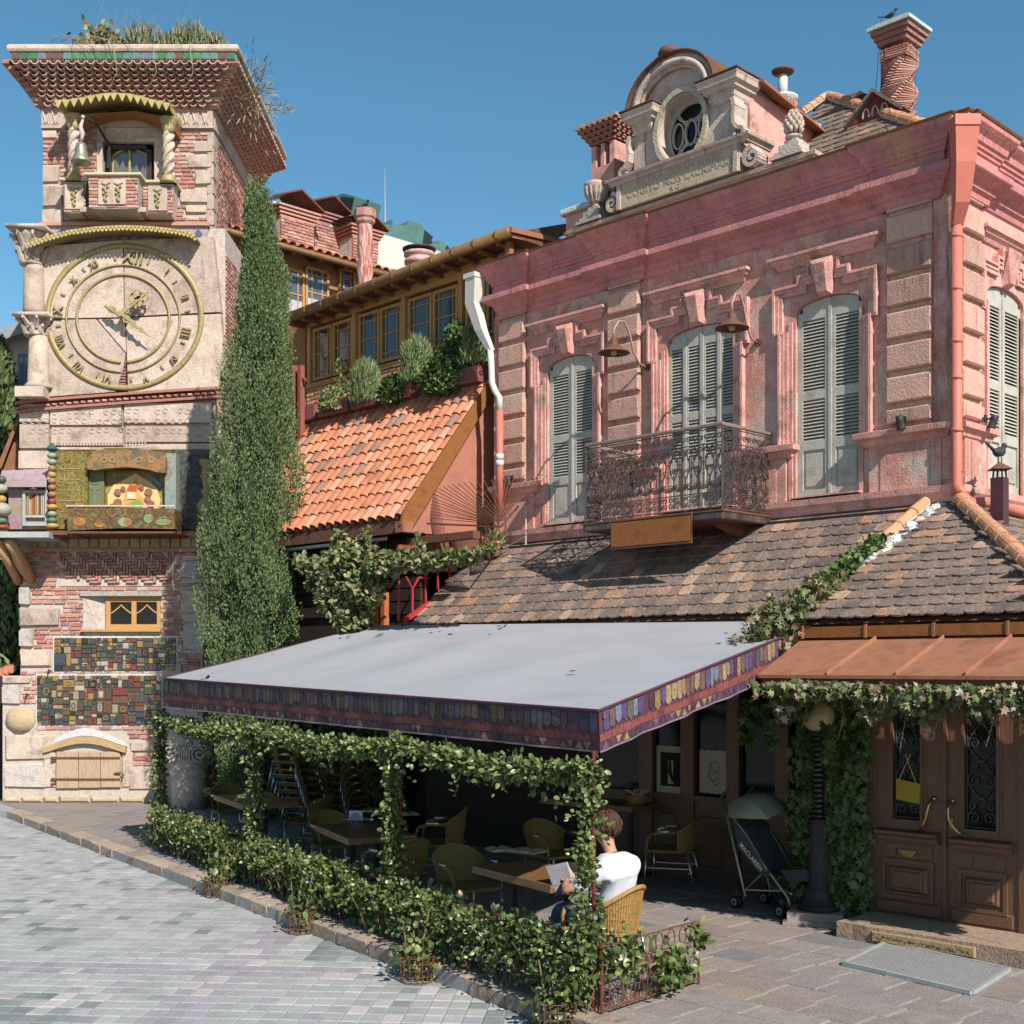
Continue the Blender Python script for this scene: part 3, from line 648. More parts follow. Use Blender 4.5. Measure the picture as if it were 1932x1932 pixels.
# --- roof behind the parapet: hipped, grey-brown tiles
def tile_slope(F, xa, xb, y0, z0, y1, z1, tw, ex, thing_, mat, nmax, name='roof_tile', left=None, right=None, seed=1, key=None, thick=.016, base=None):
    """beaver-tail tiles: eave at (y0,z0) rising to (y1,z1); left/right give the slope's x limits at fraction f"""
    L = math.hypot(y1-y0, z1-z0); ang = math.atan2(z1-z0, y1-y0); rr = random.Random(seed); nr = int(L/ex)
    me = BR.get((name, mat.name, 'T'))
    if me is None:
        b = MB(); l = 1.55; pts = [(-.5, l), (-.5, .22)]+[(-.5*math.cos(math.pi*i/6), .22-.22*math.sin(math.pi*i/6)) for i in range(1, 6)]+[(.5, .22), (.5, l)]
        b.ext(pts, -.5, .5, 'z'); me = b.mesh(name, (0, 0, 0)); me.materials.append(mat); BR[(name, mat.name, 'T')] = me
    cells = []
    for i in range(nr):
        f = i/nr; s = i*ex; lx = left(f) if left else xa; rx = right(f) if right else xb
        x = lx-(tw*.5 if i % 2 else 0)+rr.uniform(-.02, .02)
        while x < rx:
            if x+tw*.5 > lx-.05: cells.append((x+tw/2+rr.uniform(-.008, .008), s+rr.uniform(-.012, .012), tw-.008, rr.uniform(-.035, .035)))
            x += tw
    tilt = .075
    def mat_for(c, s, w, rz):
        return F.M @ Matrix.Translation((c, y0+math.cos(ang)*s, z0+math.sin(ang)*s)) @ Matrix.Rotation(ang-tilt, 4, 'X') @ Matrix.Translation((0, 0, thick)) @ Matrix.Rotation(rz, 4, 'Z') @ Matrix.Diagonal((w, ex, thick+rr.uniform(0, .006), 1))
    cells.sort(key=key or (lambda c: -c[0]))
    for c in cells[:nmax]: piece(name, me, mat_for(*c), thing_)
    if cells[nmax:]:
        b = MB(); cor = [v.co.copy() for v in me.vertices]; fcs = [tuple(p.vertices) for p in me.polygons]
        for c in cells[nmax:]: mm = mat_for(*c); b.rn = rr.random(); b.add([mm @ v for v in cor], fcs)
        part(b, name+'_courses', mat, thing_, kind='stuff', fix=False)
    return nr
def half_tile_line(a, b, r, thing_, mat, n, name='ridge_tile', mortarm=True, gap=.0):
    """overlapping half-round ridge tiles from a (low) to b (high)"""
    a, b = Vector(a), Vector(b); d = b-a; L = d.length/n; d.normalize()
    side = d.cross(Vector((0, 0, 1))).normalized(); upv = side.cross(d)
    Mx = Matrix(((side.x, d.x, upv.x, 0), (side.y, d.y, upv.y, 0), (side.z, d.z, upv.z, 0), (0, 0, 0, 1)))
    me = BR.get((name, mat.name))
    if me is None:
        q = MB(); k = 8; vs = []
        for yy, rad in ((-.5, 1.0), (.62, .82)):
            for rad2 in (rad, rad-.14):
                for i in range(k+1): t = math.pi*i/k; vs.append((rad2*math.cos(t), yy, rad2*math.sin(t)))
        fs = []; K1 = k+1
        for i in range(k): fs += [(i, i+1, 2*K1+i+1, 2*K1+i), (K1+i+1, K1+i, 3*K1+i, 3*K1+i+1), (i+1, i, K1+i, K1+i+1), (2*K1+i, 2*K1+i+1, 3*K1+i+1, 3*K1+i)]
        q.add(vs, fs); me = q.mesh(name, (0, 0, 0)); me.materials.append(mat); BR[(name, mat.name)] = me
    for i in range(n):
        c = a+d*L*(i+.5); piece(name, me, Matrix.Translation(c) @ Mx @ Matrix.Diagonal((r, L, r, 1)), thing_)
    if mortarm:
        q = MB(); q.tube([a, (a+b)/2, b], r*.85, 7); part(q, 'mortar_bed', whitem, thing_)
# ---- lower tiled roofs (over the cafe front)
ZR, YE1, ZE1, YE2, ZE2 = 4.90, -1.62, 3.52, -2.85, 3.37
hx_top = P.hit(1745, 962, -.1)[0]; hx_bot = P.hit(1490, 1160, YE2)[0]
hL = lambda f: hx_bot+(hx_top-hx_bot)*f
corner2 = P.hit(1932, 1052, -1.3)
xr_e = 8.5+2.6
hR = lambda f: xr_e+(8.45-xr_e)*f
m = MB(P); m.add([(-.15, YE1+.02, ZE1-.05), (hL(0)+.6, YE1+.02, ZE1-.05), (8.4, 0, ZR-.05), (-.15, 0, ZR-.05)], [(0, 1, 2, 3)])
m.add([(hL(0), YE2+.03, ZE2-.05), (xr_e, YE2+.03, ZE2-.05), (8.5, 0, ZR-.06), (hx_top, 0, ZR-.06)], [(0, 1, 2, 3)])
m.add([(xr_e-.05, YE2+.03, ZE2-.05), (8.5, 0, ZR-.06), tuple(P.M.inverted() @ Q.w(7, 0, ZR-.06)), tuple(P.M.inverted() @ Q.w(7+1.5, -2.6, ZE2-.05))], [(0, 1, 2, 3)])
part(m, 'roof_boarding', rustd, PH, fix=False)
lim = lambda f: -.12
# right part first: largest in view, all single; then the nearest of the left part
tile_slope(P, 0, 0, YE2, ZE2, -.02, ZR, .205, .235, PH, slatem, 215, left=hL, right=hR, seed=4, key=lambda c: abs(c[0]-8.2))
tile_slope(P, -.12, 0, YE1, ZE1, -.04, ZR, .195, .222, PH, slatem, 83, right=lambda f: hx_bot-.15+(hx_top-hx_bot+.1)*f+.1, seed=5)
# side slope round the corner
QE = 8.0
tile_slope(Q, 0, QE, -2.6, ZE2, -.02, ZR, .205, .235, PH, slatem, 0, left=lambda f: -2.9*(1-f)+.1, seed=6)
Pt = lambda x, y, z: P.w(x, y, z)
half_tile_line(Pt(hx_bot+(hx_top-hx_bot)*.52, YE2*.48+.02, ZE2+(ZR-ZE2)*.52+.03), Pt(hx_top, -.04, ZR+.05), .085, PH, ridgem, 4)
q = MB(P); a = hx_bot; 
rm_ = random.Random(77)
for i in range(30):
    f = .42+.58*i/29; x_, y_, z_ = hL(f)+(.15 if f > .45 else .06)+rm_.uniform(-.06, .06), YE2*(1-f)+rm_.uniform(-.03, .03), ZE2+(ZR-ZE2)*f-.03
    q.X = Matrix.Translation((x_, y_, z_)) @ Matrix.Rotation(rm_.uniform(0, 3), 4, 'Z') @ Matrix.Rotation(rm_.uniform(-.5, .5), 4, 'X'); q.ball((0, 0, 0), rm_.uniform(.075, .13), 7, sz=rm_.uniform(.5, .8))
q.X = None; part(q, 'mortar_bed', whitem, PH)
half_tile_line(Pt(xr_e, YE2+.02, ZE2+.04), Pt(8.55, -.04, ZR+.05), .105, PH, ridgem, 11)
q = MB(P)   # stepped verge between the two slopes
q.add([(hL(0)-.02, YE2+.02, ZE2+.0), (hL(1), -.05, ZR), (hL(1)-.02, -.05, ZR-.12), (hL(0)-.04, YE2+.02, ZE2-.5), (hL(0)-.05, YE1, ZE1-.1)], [(0, 1, 2), (0, 2, 4), (0, 4, 3)]); part(q, 'roof_cheek', whitem, PH, fix=False)
# eaves board and gutter
q = MB(P); q.box(hL(0)+.05, xr_e, YE2+.16, YE2+.22, ZE2-.32, ZE2-.03); part(q, 'eaves_board', rustd, PH)
g = MB(P); gx0, gx1 = hL(0)+.12, xr_e
g.ext([(YE2+.02, ZE2-.08), (YE2+.02, ZE2-.20), (YE2+.16, ZE2-.20), (YE2+.16, ZE2-.19), (YE2+.035, ZE2-.19), (YE2+.035, ZE2-.08)], gx0, gx1, 'x')
gut = part(g, 'gutter', cort, PH)
for i in range(6):
    b = MB(P); x = gx0+.02+i*.78; b.box(x, x+.028, YE2+.005, YE2+.03, ZE2-.21, ZE2-.065); part(b, 'gutter_bracket', rustm, gut)
# ---- ground-floor walls
YS, YD = -1.25, -2.43
XJ = 8.72
ZG = 3.4
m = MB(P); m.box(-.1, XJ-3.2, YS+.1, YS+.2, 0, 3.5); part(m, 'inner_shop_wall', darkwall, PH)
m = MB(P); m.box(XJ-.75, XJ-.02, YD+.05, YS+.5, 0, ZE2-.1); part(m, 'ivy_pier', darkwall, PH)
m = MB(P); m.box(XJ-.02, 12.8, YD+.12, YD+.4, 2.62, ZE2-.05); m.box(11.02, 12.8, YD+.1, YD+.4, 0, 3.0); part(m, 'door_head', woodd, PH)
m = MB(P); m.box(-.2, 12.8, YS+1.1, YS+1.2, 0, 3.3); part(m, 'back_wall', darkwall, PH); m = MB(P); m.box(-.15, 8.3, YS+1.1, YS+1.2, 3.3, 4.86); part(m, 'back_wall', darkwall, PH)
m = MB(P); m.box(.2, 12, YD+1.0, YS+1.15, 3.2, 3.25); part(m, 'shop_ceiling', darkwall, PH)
# ===== gable with the oval window
def bulb(name, F, prof, x, y, z, mat, parent, n=16): 
    m = MB(F); m.lathe((x, y, z), prof, n); return part(m, name, mat, parent, smooth=40)
YG = .02
# parapet block under the gable
m = MB(P); m.sweep([(0, 9.66), (.02, 9.66), (.02, 9.80), (.05, 9.82), (.06, 9.87), (0, 9.9)], [(1.95, 1.2), (1.95, YG), (6.45, YG), (6.45, 1.2)]); part(m, 'parapet', creamp, PH)
cxg, zs_ = 4.07, 11.30
gb = MB(P)
arc = [(cxg+.74*math.cos(t), zs_+.60*math.sin(t)) for t in [math.pi*i/20 for i in range(21)]]
outl = [(5.16, 10.35), (5.16, zs_)]+arc+[(3.28, zs_), (3.28, 10.35)]
oc, orx, orz = (4.21, 10.86), .43, .50
# front face with an oval hole: strips between outline and oval
ov = [(oc[0]+orx*math.cos(2*math.pi*i/48), oc[1]+orz*math.sin(2*math.pi*i/48)) for i in range(48)]
def outer_at(t):
    dx, dz = math.cos(t), math.sin(t); best = 9
    n = len(outl)
    for i in range(n):
        (ax, az), (bx, bz) = outl[i], outl[(i+1) % n]; ex, ez = bx-ax, bz-az; det = dx*(-ez)+ex*dz
        if abs(det) < 1e-9: continue
        rx, rz = ax-oc[0], az-oc[1]; s = (rx*(-ez)+ex*rz)/det; u = (dx*rz-dz*rx)/det
        if s > 0 and -1e-6 <= u <= 1+1e-6: best = min(best, s)
    return (oc[0]+dx*best, oc[1]+dz*best)
N_ = 96
angs = sorted([2*math.pi*i/N_ for i in range(N_)]+[math.atan2(p[1]-oc[1], p[0]-oc[0]) % (2*math.pi) for p in outl])
for i in range(len(angs)):
    t0, t1 = angs[i], angs[(i+1) % len(angs)]
    a, b = outer_at(t0), outer_at(t1); c0 = (oc[0]+orx*math.cos(t0), oc[1]+orz*math.sin(t0)); c1 = (oc[0]+orx*math.cos(t1), oc[1]+orz*math.sin(t1))
    gb.add([(a[0], YG, a[1]), (b[0], YG, b[1]), (c1[0], YG, c1[1]), (c0[0], YG, c0[1])], [(0, 1, 2, 3)])
for i in range(len(outl)):
    a, b = outl[i], outl[(i+1) % len(outl)]; gb.add([(a[0], YG, a[1]), (b[0], YG, b[1]), (b[0], 2.4, b[1]), (a[0], 2.4, a[1])], [(0, 1, 2, 3)])
gab = part(gb, 'gable', creamp, PH, fix=False)
m = MB(P); m.box(5.163, 5.20, .32, 2.5, 9.7, 11.2); m.box(5.163, 5.185, .05, 2.5, 9.7, 10.6); part(m, 'gable_cheek', plaster2, PH)
m = MB(P); m.ring(oc, orx+.075, orz+.085, .08, YG-.07, YG+.02); part(m, 'oval_moulding', M('rough_yellow_stone', [(.46, .39, .28), (.56, .48, .36)], 12, .95, 1.0, fb=.2), PH)
m = MB(P); m.ring(oc, orx, orz, .012, YG-.02, YG+.3); part(m, 'oval_reveal', creamp, PH)
m = MB(P); m.ring(oc, orx-.01, orz-.01, .045, YG+.2, YG+.25); 
m.ring(oc, .12, .2, .03, YG+.2, YG+.25, n=24)
for sx, sz in ((.25, .33), (-.25, .33), (.25, -.33), (-.25, -.33)): m.tube([(oc[0]+.1*np.sign(sx), YG+.225, oc[1]+.13*np.sign(sz)), (oc[0]+sx, YG+.225, oc[1]+sz)], .018, 5)
for s in (-1, 1): m.ring((oc[0]+s*.24, oc[1]), .11, .2, .022, YG+.2, YG+.25, n=24)
m.ring((oc[0], oc[1]+.3), .25, .14, .022, YG+.2, YG+.25, n=24); m.ring((oc[0], oc[1]-.3), .25, .14, .022, YG+.2, YG+.25, n=24)
ovw = part(m, 'oval_window', shut, PH)
m = MB(P); m.ext(ov, YG+.24, YG+.26, 'y'); part(m, 'pane', blackg, ovw)
def arch_band(rx, rz, w, y0, y1, name, mat, parent=PH, a0=0, a1=180, n=28):
    m = MB(P); m.ring((cxg, zs_), rx, rz, w, y0, y1, a0, a1, n); return part(m, name, mat, parent, smooth=40)
arch_band(.80, .655, .10, YG-.10, YG+.1, 'arch_moulding', creamp); arch_band(.71, .57, .08, YG-.16, YG, 'arch_moulding', creamp); arch_band(.63, .5, .05, YG-.09, YG, 'arch_moulding', creamp)
# barrel roof with rust edge
arch_band(.835, .69, .033, YG-.17, YG+2.4, 'barrel_roof', rustd)
m = MB(P); m.lathe((4.02, YG-.12, 12.0), [(.0, -.05), (.10, -.05), (.13, .0), (.10, .07), (0, .13)], 12, sx=1.2); part(m, 'roof_knob', rustd, PH, smooth=50)
# entablature blocks with returns, flashing
pr = [(0, 10.98), (.03, 11.0), (.05, 11.04), (.06, 11.12), (.11, 11.14), (.12, 11.19), (.17, 11.21), (.18, 11.27), (.2, 11.31), (0, 11.33)]
for a, b in ((3.36, 3.62), (4.80, 5.14)):
    m = MB(P); m.sweep(pr, [(a, .25), (a, YG-.02), (b, YG-.02), (b, .42)]); m.box(a, b, YG-.02, .4, 10.98, 11.33); part(m, 'entablature_block', creamp, PH)
    m = MB(P); m.box(a-.21, b+.21, YG-.23, .42, 11.33, 11.35); part(m, 'block_flashing', rustd, PH)
# lower sloping roof of the gable, right side
m = MB(P); m.add([(5.16, .35, 11.34), (5.42, .35, 11.26), (5.42, 2.6, 10.92), (5.16, 2.6, 11.0), (5.16, .35, 11.38), (5.42, .35, 11.30), (5.42, 2.6, 10.96), (5.16, 2.6, 11.04)], [(0, 1, 2, 3), (4, 7, 6, 5), (0, 4, 5, 1), (1, 5, 6, 2), (2, 6, 7, 3)]); part(m, 'side_roof', rustm, PH)
# tablet
m = MB(P); m.bev(3.05, 5.3, YG-.10, .5, 9.90, 10.30, .012); tab = part(m, 'inscription_tablet', M('inscribed_stone', [(.46, .37, .26), (.56, .46, .34), (.4, .32, .22)], 3, .9, .5, fb=.2), PH)
m = MB(P); m.sweep([(0, 10.28), (.03, 10.29), (.04, 10.33), (.09, 10.35), (.10, 10.385), (0, 10.41)], [(2.93, .5), (2.93, YG-.10), (5.42, YG-.10), (5.42, .5)]); part(m, 'tablet_ledge', creamp, PH)
m = MB(P)
for xx in (3.06, 5.24): m.box(xx-.03, xx+.04, YG-.13, YG-.09, 9.9, 10.29)
part(m, 'tablet_border', creamp, PH)
carve = M('carved_letter', [(.40, .32, .22), (.47, .38, .27)], 8, .9, .2)
for txt, zz, xx, s in (('EXTRA CEPAM NIHIL', 10.21, 4.2, .145), ('COGITO NOS LACRIMARI', 10.08, 4.2, .145), ('R G', 9.97, 4.15, .10)):
    lettering(txt, s, P.M @ Matrix.Translation((xx, YG-.102, zz)), tab, carve, .004, sx=1.12)
# volutes
def volute(name, F, pts_, r, y0, y1, mat, parent, **kw):
    m = MB(F); n = len(pts_)
    for i in range(n-1):
        a, b = Vector(pts_[i]), Vector(pts_[i+1]); d = (b-a); nn = Vector((-d.y, d.x)).normalized()*r*(1-.4*i/n)
        m.add([(a.x-nn.x, y0, a.y-nn.y), (a.x+nn.x, y0, a.y+nn.y), (b.x+nn.x, y0, b.y+nn.y), (b.x-nn.x, y0, b.y-nn.y), (a.x-nn.x, y1, a.y-nn.y), (a.x+nn.x, y1, a.y+nn.y), (b.x+nn.x, y1, b.y+nn.y), (b.x-nn.x, y1, b.y-nn.y)],
              [(0, 1, 2, 3), (4, 7, 6, 5), (1, 5, 6, 2), (0, 3, 7, 4), (0, 4, 5, 1), (3, 2, 6, 7)])
    return part(m, name, mat, parent)
for sg, x0 in ((-1, 3.28), (1, 5.16)):
    pts_ = [(x0+sg*.02, 10.98), (x0+sg*.05, 10.85), (x0+sg*.03, 10.72), (x0+sg*.05, 10.6), (x0+sg*.12, 10.52)]+[(x0+sg*(.13+.075*math.cos(t)), 10.45+.075*math.sin(t)) for t in [1.2-.55*i for i in range(9)]]
    volute('console', P, pts_, .03, YG-.12, YG+.14, creamp, PH)
for x0, sg in ((2.9, -1), (5.5, 1)):
    sp = [(x, z) for x, z in spiral(x0, 10.05, .15, math.pi/2, sg*1.6, .12, 26)]
    volute('volute', P, sp, .034, YG-.10, YG+.16, creamp, PH)
    m = MB(P); m.ball((x0, YG+.02, 10.05), .06, 10); part(m, 'volute_eye', creamp, PH)
# pigeon silhouettes cut from iron on the ledge, urn and artichoke finial
def finial(x, z, name, label, top):
    t = thing(name, label, 'finial', tuple(P.w(x, .15, z)))
    m = MB(P); m.X = Matrix.Translation((x, .15, z))
    for a, h0, h1 in ((.26, 0, .05), (.21, .05, .10), (.165, .10, .2), (.10, .2, .27)): m.box(-a, a, -a*.8, a*.8, h0, h1)
    part(m, 'pedestal', greyst, t)
    if top == 'urn':
        m = MB(P); m.lathe((x, .15, z), [(.05, .27), (.07, .29), (.05, .33), (.11, .4), (.17, .5), (.185, .6), (.2, .64), (.17, .66), (.0, .66)], 14); part(m, 'urn', creamp, t, smooth=40)
        m = MB(P)
        for i in range(14):
            a = 2*math.pi*i/14; m.tube([(x+.09*math.cos(a), .15+.09*math.sin(a), z+.36), (x+.165*math.cos(a), .15+.165*math.sin(a), z+.47), (x+.185*math.cos(a), .15+.185*math.sin(a), z+.58)], .022, 5)
        part(m, 'flutes', creamp, t, kind='stuff')
    else:
        m = MB(P); m.lathe((x, .15, z), [(.05, .27), (.11, .30), (.12, .33), (.07, .35), (.06, .37)], 14); part(m, 'base_ring', creamp, t, smooth=40)
        m = MB(P)
        for r_ in range(5):
            for i in range(9):
                a = 2*math.pi*(i+.5*(r_ % 2))/9; rad = (.115, .125, .12, .10, .06)[r_]; zz = z+.37+.055*r_
                m.tube([(x+rad*.7*math.cos(a), .15+rad*.7*math.sin(a), zz), (x+rad*math.cos(a), .15+rad*math.sin(a), zz+.06), (x+rad*.75*math.cos(a), .15+rad*.75*math.sin(a), zz+.11)], [.028, .034, .008], 5)
        m.ball((x, .15, z+.5), .1, 10, sz=1.4); part(m, 'artichoke', creamp, t, kind='stuff', smooth=50)
    return t
finial(2.38, 9.9, 'urn_finial', 'fluted stone urn on a stepped base at the left end of the pink parapet', 'urn')
finial(6.05, 9.9, 'artichoke_finial', 'stone artichoke finial on a stepped base right of the oval-window gable', 'art')
def bird(F, x, y, z, s, label, head=1, body=(.05, .05, .055)):
    m = MB(F); h = head
    m.tube([(x-h*.16*s, y, z+.13*s), (x-h*.06*s, y, z+.12*s), (x+h*.03*s, y, z+.14*s), (x+h*.1*s, y, z+.19*s)], [.02*s, .055*s, .06*s, .03*s], 8)
    m.ball((x+h*.12*s, y, z+.22*s), .036*s, 8); m.tube([(x+h*.15*s, y, z+.22*s), (x+h*.2*s, y, z+.215*s)], [.012*s, .002*s], 4)
    m.tube([(x-h*.14*s, y, z+.13*s), (x-h*.36*s, y, z+.2*s)], [.022*s, .012*s], 4)
    for d in (-.02, .02): m.tube([(x, y+d*s, z+.09*s), (x+h*.01*s, y+d*s, z)], .006*s, 4)
    return solo(m, 'bird', M('dark_feather', [body], 5, .6, .1), label, 'bird', tuple(F.w(x, y, z)), smooth=50)
# ---- left pink chimney and its wall
sxa = P.hit(1068, 400, .3)[0]; sxb = sxa+.80
m = MB(P); m.box(sxa, sxb, .3, 1.4, 9.6, 10.27); m.box(sxa-.02, sxb+.02, .27, 1.4, 9.95, 10.0); part(m, 'parapet_stub', plaster2, PH)
m = MB(P); m.bev(sxa-.07, sxb+.07, .22, 1.5, 10.27, 10.37, .02); part(m, 'stub_cap', whitem, PH)
def boxchim(F, x0, x1, y0, y1, z0, z1, thing_):
    m = MB(F); m.box(x0, x1, y0, y1, z0, z1-.38)
    m.box(x0-.04, x1+.04, y0-.04, y1+.04, z0+.22, z0+.30)
    for a, b, c, d in ((x0, x0+.1, y0, y1), (x1-.1, x1, y0, y1), (x0+.1, x1-.1, y1-.05, y1)): m.box(a, b, c, d, z1-.38, z1-.02)
    m.box(x0+.2, x0+.28, y0, y1, z1-.38, z1-.02)
    part(m, 'shaft', plaster2, thing_)
    m = MB(F)
    for k in range(4):
        o = .03+.045*k; m.box(x0-o, x1+o, y0-o, y1+o, z1+.065*k, z1+.03+.065*k)
        n = int((x1-x0+2*o)/.11)
        for i in range(n): xx = x0-o+(i+.25)*(x1-x0+2*o)/n; m.box(xx, xx+.06, y0-o-.035, y0-o+.03, z1+.03+.065*k, z1+.065*(k+1)-.0)
        n = int((y1-y0+2*o)/.11)
        for i in range(n): yy = y0-o+(i+.25)*(y1-y0+2*o)/n; m.box(x1+o-.03, x1+o+.035, yy, yy+.06, z1+.03+.065*k, z1+.065*(k+1))
    part(m, 'corbelled_courses', brickm, thing_, kind='stuff')
    m = MB(F); m.box(x0-.2, x1+.2, y0-.2, y1+.2, z1+.26, z1+.31); part(m, 'cap_slab', greyst, thing_)
a, zt = P.hit(1116, 280, .42); b, _ = P.hit(1159, 280, .42)
lc = thing('small_chimney', 'small pink chimney with toothed brick cap left of the oval-window gable', 'chimney', tuple(P.w(2.6, 1, 10)))
boxchim(P, a, b, .42, 1.0, 10.25, zt+.03, lc)
# ---- upper tiled roof and its ridge tiles
ax_, az_ = P.hit(1564, 186, 3.3)
rx0 = 5.25
hipR = lambda f: 8.3+(ax_-8.3)*f
m = MB(P); m.add([(rx0, .5, 9.62), (8.3, .5, 9.62), (ax_, 3.3, az_-.05), (rx0, 3.3, az_-.05), (8.3, 6.1, 9.62)], [(0, 1, 2, 3), (1, 4, 2)]); part(m, 'upper_roof_boarding', rustd, PH, fix=False)
leftU = lambda f: rx0+max(0, (l0a[0]-rx0))*min(1, f/.68) if f < .68 else l0a[0]+(ax_-l0a[0])*(f-.68)/.32
l0a = P.hit(1506, 218, 2.4)
UR = thing('upper_roof', 'hipped roof of grey-brown plain tiles behind the pink parapet, edged with orange ridge tiles', 'roof', tuple(P.w(7, 2, 9.6)))
tile_slope(P, 0, 0, .5, 9.66, 3.3, az_, .2, .22, UR, slatem, 130, left=leftU, right=lambda f: hipR(f)-.16, seed=8, name='roof_tile')
half_tile_line(P.w(8.25, .5, 9.7), P.w(ax_, 3.3, az_+.03), .1, UR, ridgem, 11)
l0 = P.hit(1506, 218, 2.4); half_tile_line(P.w(l0[0], 2.4, l0[1]), P.w(ax_-.05, 3.25, az_+.03), .075, UR, ridgem, 5)
# ---- twisted chimney
yc = 2.6
bx, bz = P.hit(1697, 222, yc); tx, tz = P.hit(1697, 62, yc)
wl = P.hit(1650, 70, yc)[0]; wr = P.hit(1742, 70, yc)[0]; w = .42
TC = thing('twisted_chimney', 'tall twisted brick chimney with a pale cap above the right of the pink house', 'chimney', tuple(P.w(bx, yc, 9.6)))
un = unit('brick_course', brickm, .0, .06, 3)
nco = 30; hco = (tz-bz-.25)/nco
for i in range(nco+2):
    ang = R(3)+R(90)*min(max((i-2)/12.5, 0), 2.05); ss = w*(1.0 if i < nco-3 else 1.08)
    z = bz-.1+(i+.5)*hco
    for s in range(4):
        Mx = P.M @ Matrix.Translation((bx, yc, z)) @ Matrix.Rotation(ang+s*math.pi/2, 4, 'Z') @ Matrix.Translation((0, -ss/2+.05, 0)) @ Matrix.Diagonal((ss-.1, .1, hco-.012, 1))
        o = piece('brick_course', un, Mx @ Matrix.Translation((.09, 0, 0)), TC)
m = MB(P); m.box(bx-.14, bx+.14, yc-.14, yc+.14, bz-.4, tz-.1); part(m, 'core', brickm, TC)
m = MB(P)
for k, (o, h) in enumerate(((.24, .07), (.275, .07), (.31, .06))): m.box(bx-o, bx+o, yc-o, yc+o, tz-.22+.075*k, tz-.22+.075*k+h)
part(m, 'corbel', brickm, TC)
m = MB(P); m.box(bx-.35, bx+.35, yc-.35, yc+.35, tz+.01, tz+.06); m.box(bx-.30, bx+.30, yc-.30, yc+.30, tz+.06, tz+.1); part(m, 'cap_slab', M('pale_cap', [(.5, .55, .5), (.62, .66, .6)], 9, .9, .5), TC)
m = MB(P); m.tube([(bx-.27, yc+.05, bz-.6), (bx-.27, yc+.05, tz-.3)], .06, 8); part(m, 'metal_flue', rustd, TC, smooth=40)
bird(P, bx+.0, yc-.25, tz+.1, .62, 'dark bird perched on top of the twisted brick chimney', 1)
m = MB()
for (x1_, z1_, x2_, z2_, yy) in ((bx-.3, bz+1.6, bx-1.2, bz-.3, yc+1.2), (bx-.3, bz+.7, bx-.75, bz-.3, yc+.6), (bx+.3, bz+1.4, bx+1.1, bz-.5, yc-1.6)): m.tube([P.w(x1_, yc, z1_), P.w(x2_, yy, z2_)], .005, 3)
part(m, 'guy_wires', ironb, TC, kind='stuff')
# little tiled chimney house
hx, hz = P.hit(1697, 258, yc-.3)
m = MB(P); m.box(bx-.38, bx+.42, yc-.75, yc+.3, 9.5, bz-.22); m.ext([(bx-.38, bz-.22), (bx+.42, bz-.22), (bx+.02, bz+.12)], yc-.75, yc+.3, 'y'); th = part(m, 'flue_house', M('maroon_boards', [(.2, .045, .04), (.26, .06, .05)], 5, .7, .3), TC)
m = MB(P)
for s in (-1, 1): m.add([(bx+.02, yc-.85, bz+.18), (bx+.02+s*.5, yc-.85, bz-.25), (bx+.02+s*.5, yc+.35, bz-.25), (bx+.02, yc+.35, bz+.18), (bx+.02, yc-.85, bz+.12), (bx+.02+s*.46, yc-.85, bz-.28), (bx+.02+s*.46, yc+.35, bz-.28), (bx+.02, yc+.35, bz+.12)], [(0, 1, 2, 3), (4, 7, 6, 5), (0, 4, 5, 1), (1, 5, 6, 2), (2, 6, 7, 3)])
part(m, 'little_roof', slatem, TC); 
m = MB(P)
for i in range(3): m.ring((bx-.12+.15*i, bz-.2), .06, .14, .015, yc-.78, yc-.75, 0, 180, 8)
part(m, 'arched_openings', whitem, th)
# ---- metal flue with cone cap
fx, fz = P.hit(1477, 150, 2.2); dz_ = P.hit(1477, 192, 2.2)[1]
FL = thing('round_flue', 'round metal flue with a flat rust cap rising from a corbelled drum behind the gable', 'flue', tuple(P.w(fx, 2.2, 10)))
m = MB(P); m.lathe((fx, 2.2, 0), [(.17, 9.6), (.17, dz_-.12), (.2, dz_-.08), (.21, dz_), (.24, dz_+.02), (.24, dz_+.06), (0, dz_+.07)], 20); part(m, 'drum', whitem, FL, smooth=40)
m = MB(P)
for i in range(20): a = 2*math.pi*i/20; m.box(fx+.2*math.cos(a)-.02, fx+.2*math.cos(a)+.02, 2.2+.2*math.sin(a)-.02, 2.2+.2*math.sin(a)+.02, dz_-.16, dz_-.02)
part(m, 'dentils', brickm, FL, kind='stuff')
m = MB(P); m.lathe((fx, 2.2, 0), [(.075, dz_+.06), (.075, dz_+.42)], 12); part(m, 'pipe', pipew, FL, smooth=40)
m = MB(P); m.lathe((fx, 2.2, 0), [(.0, dz_+.42), (.17, dz_+.46), (.18, dz_+.49), (.05, dz_+.53), (0, dz_+.54)], 16); part(m, 'cap', rustd, FL, smooth=30)
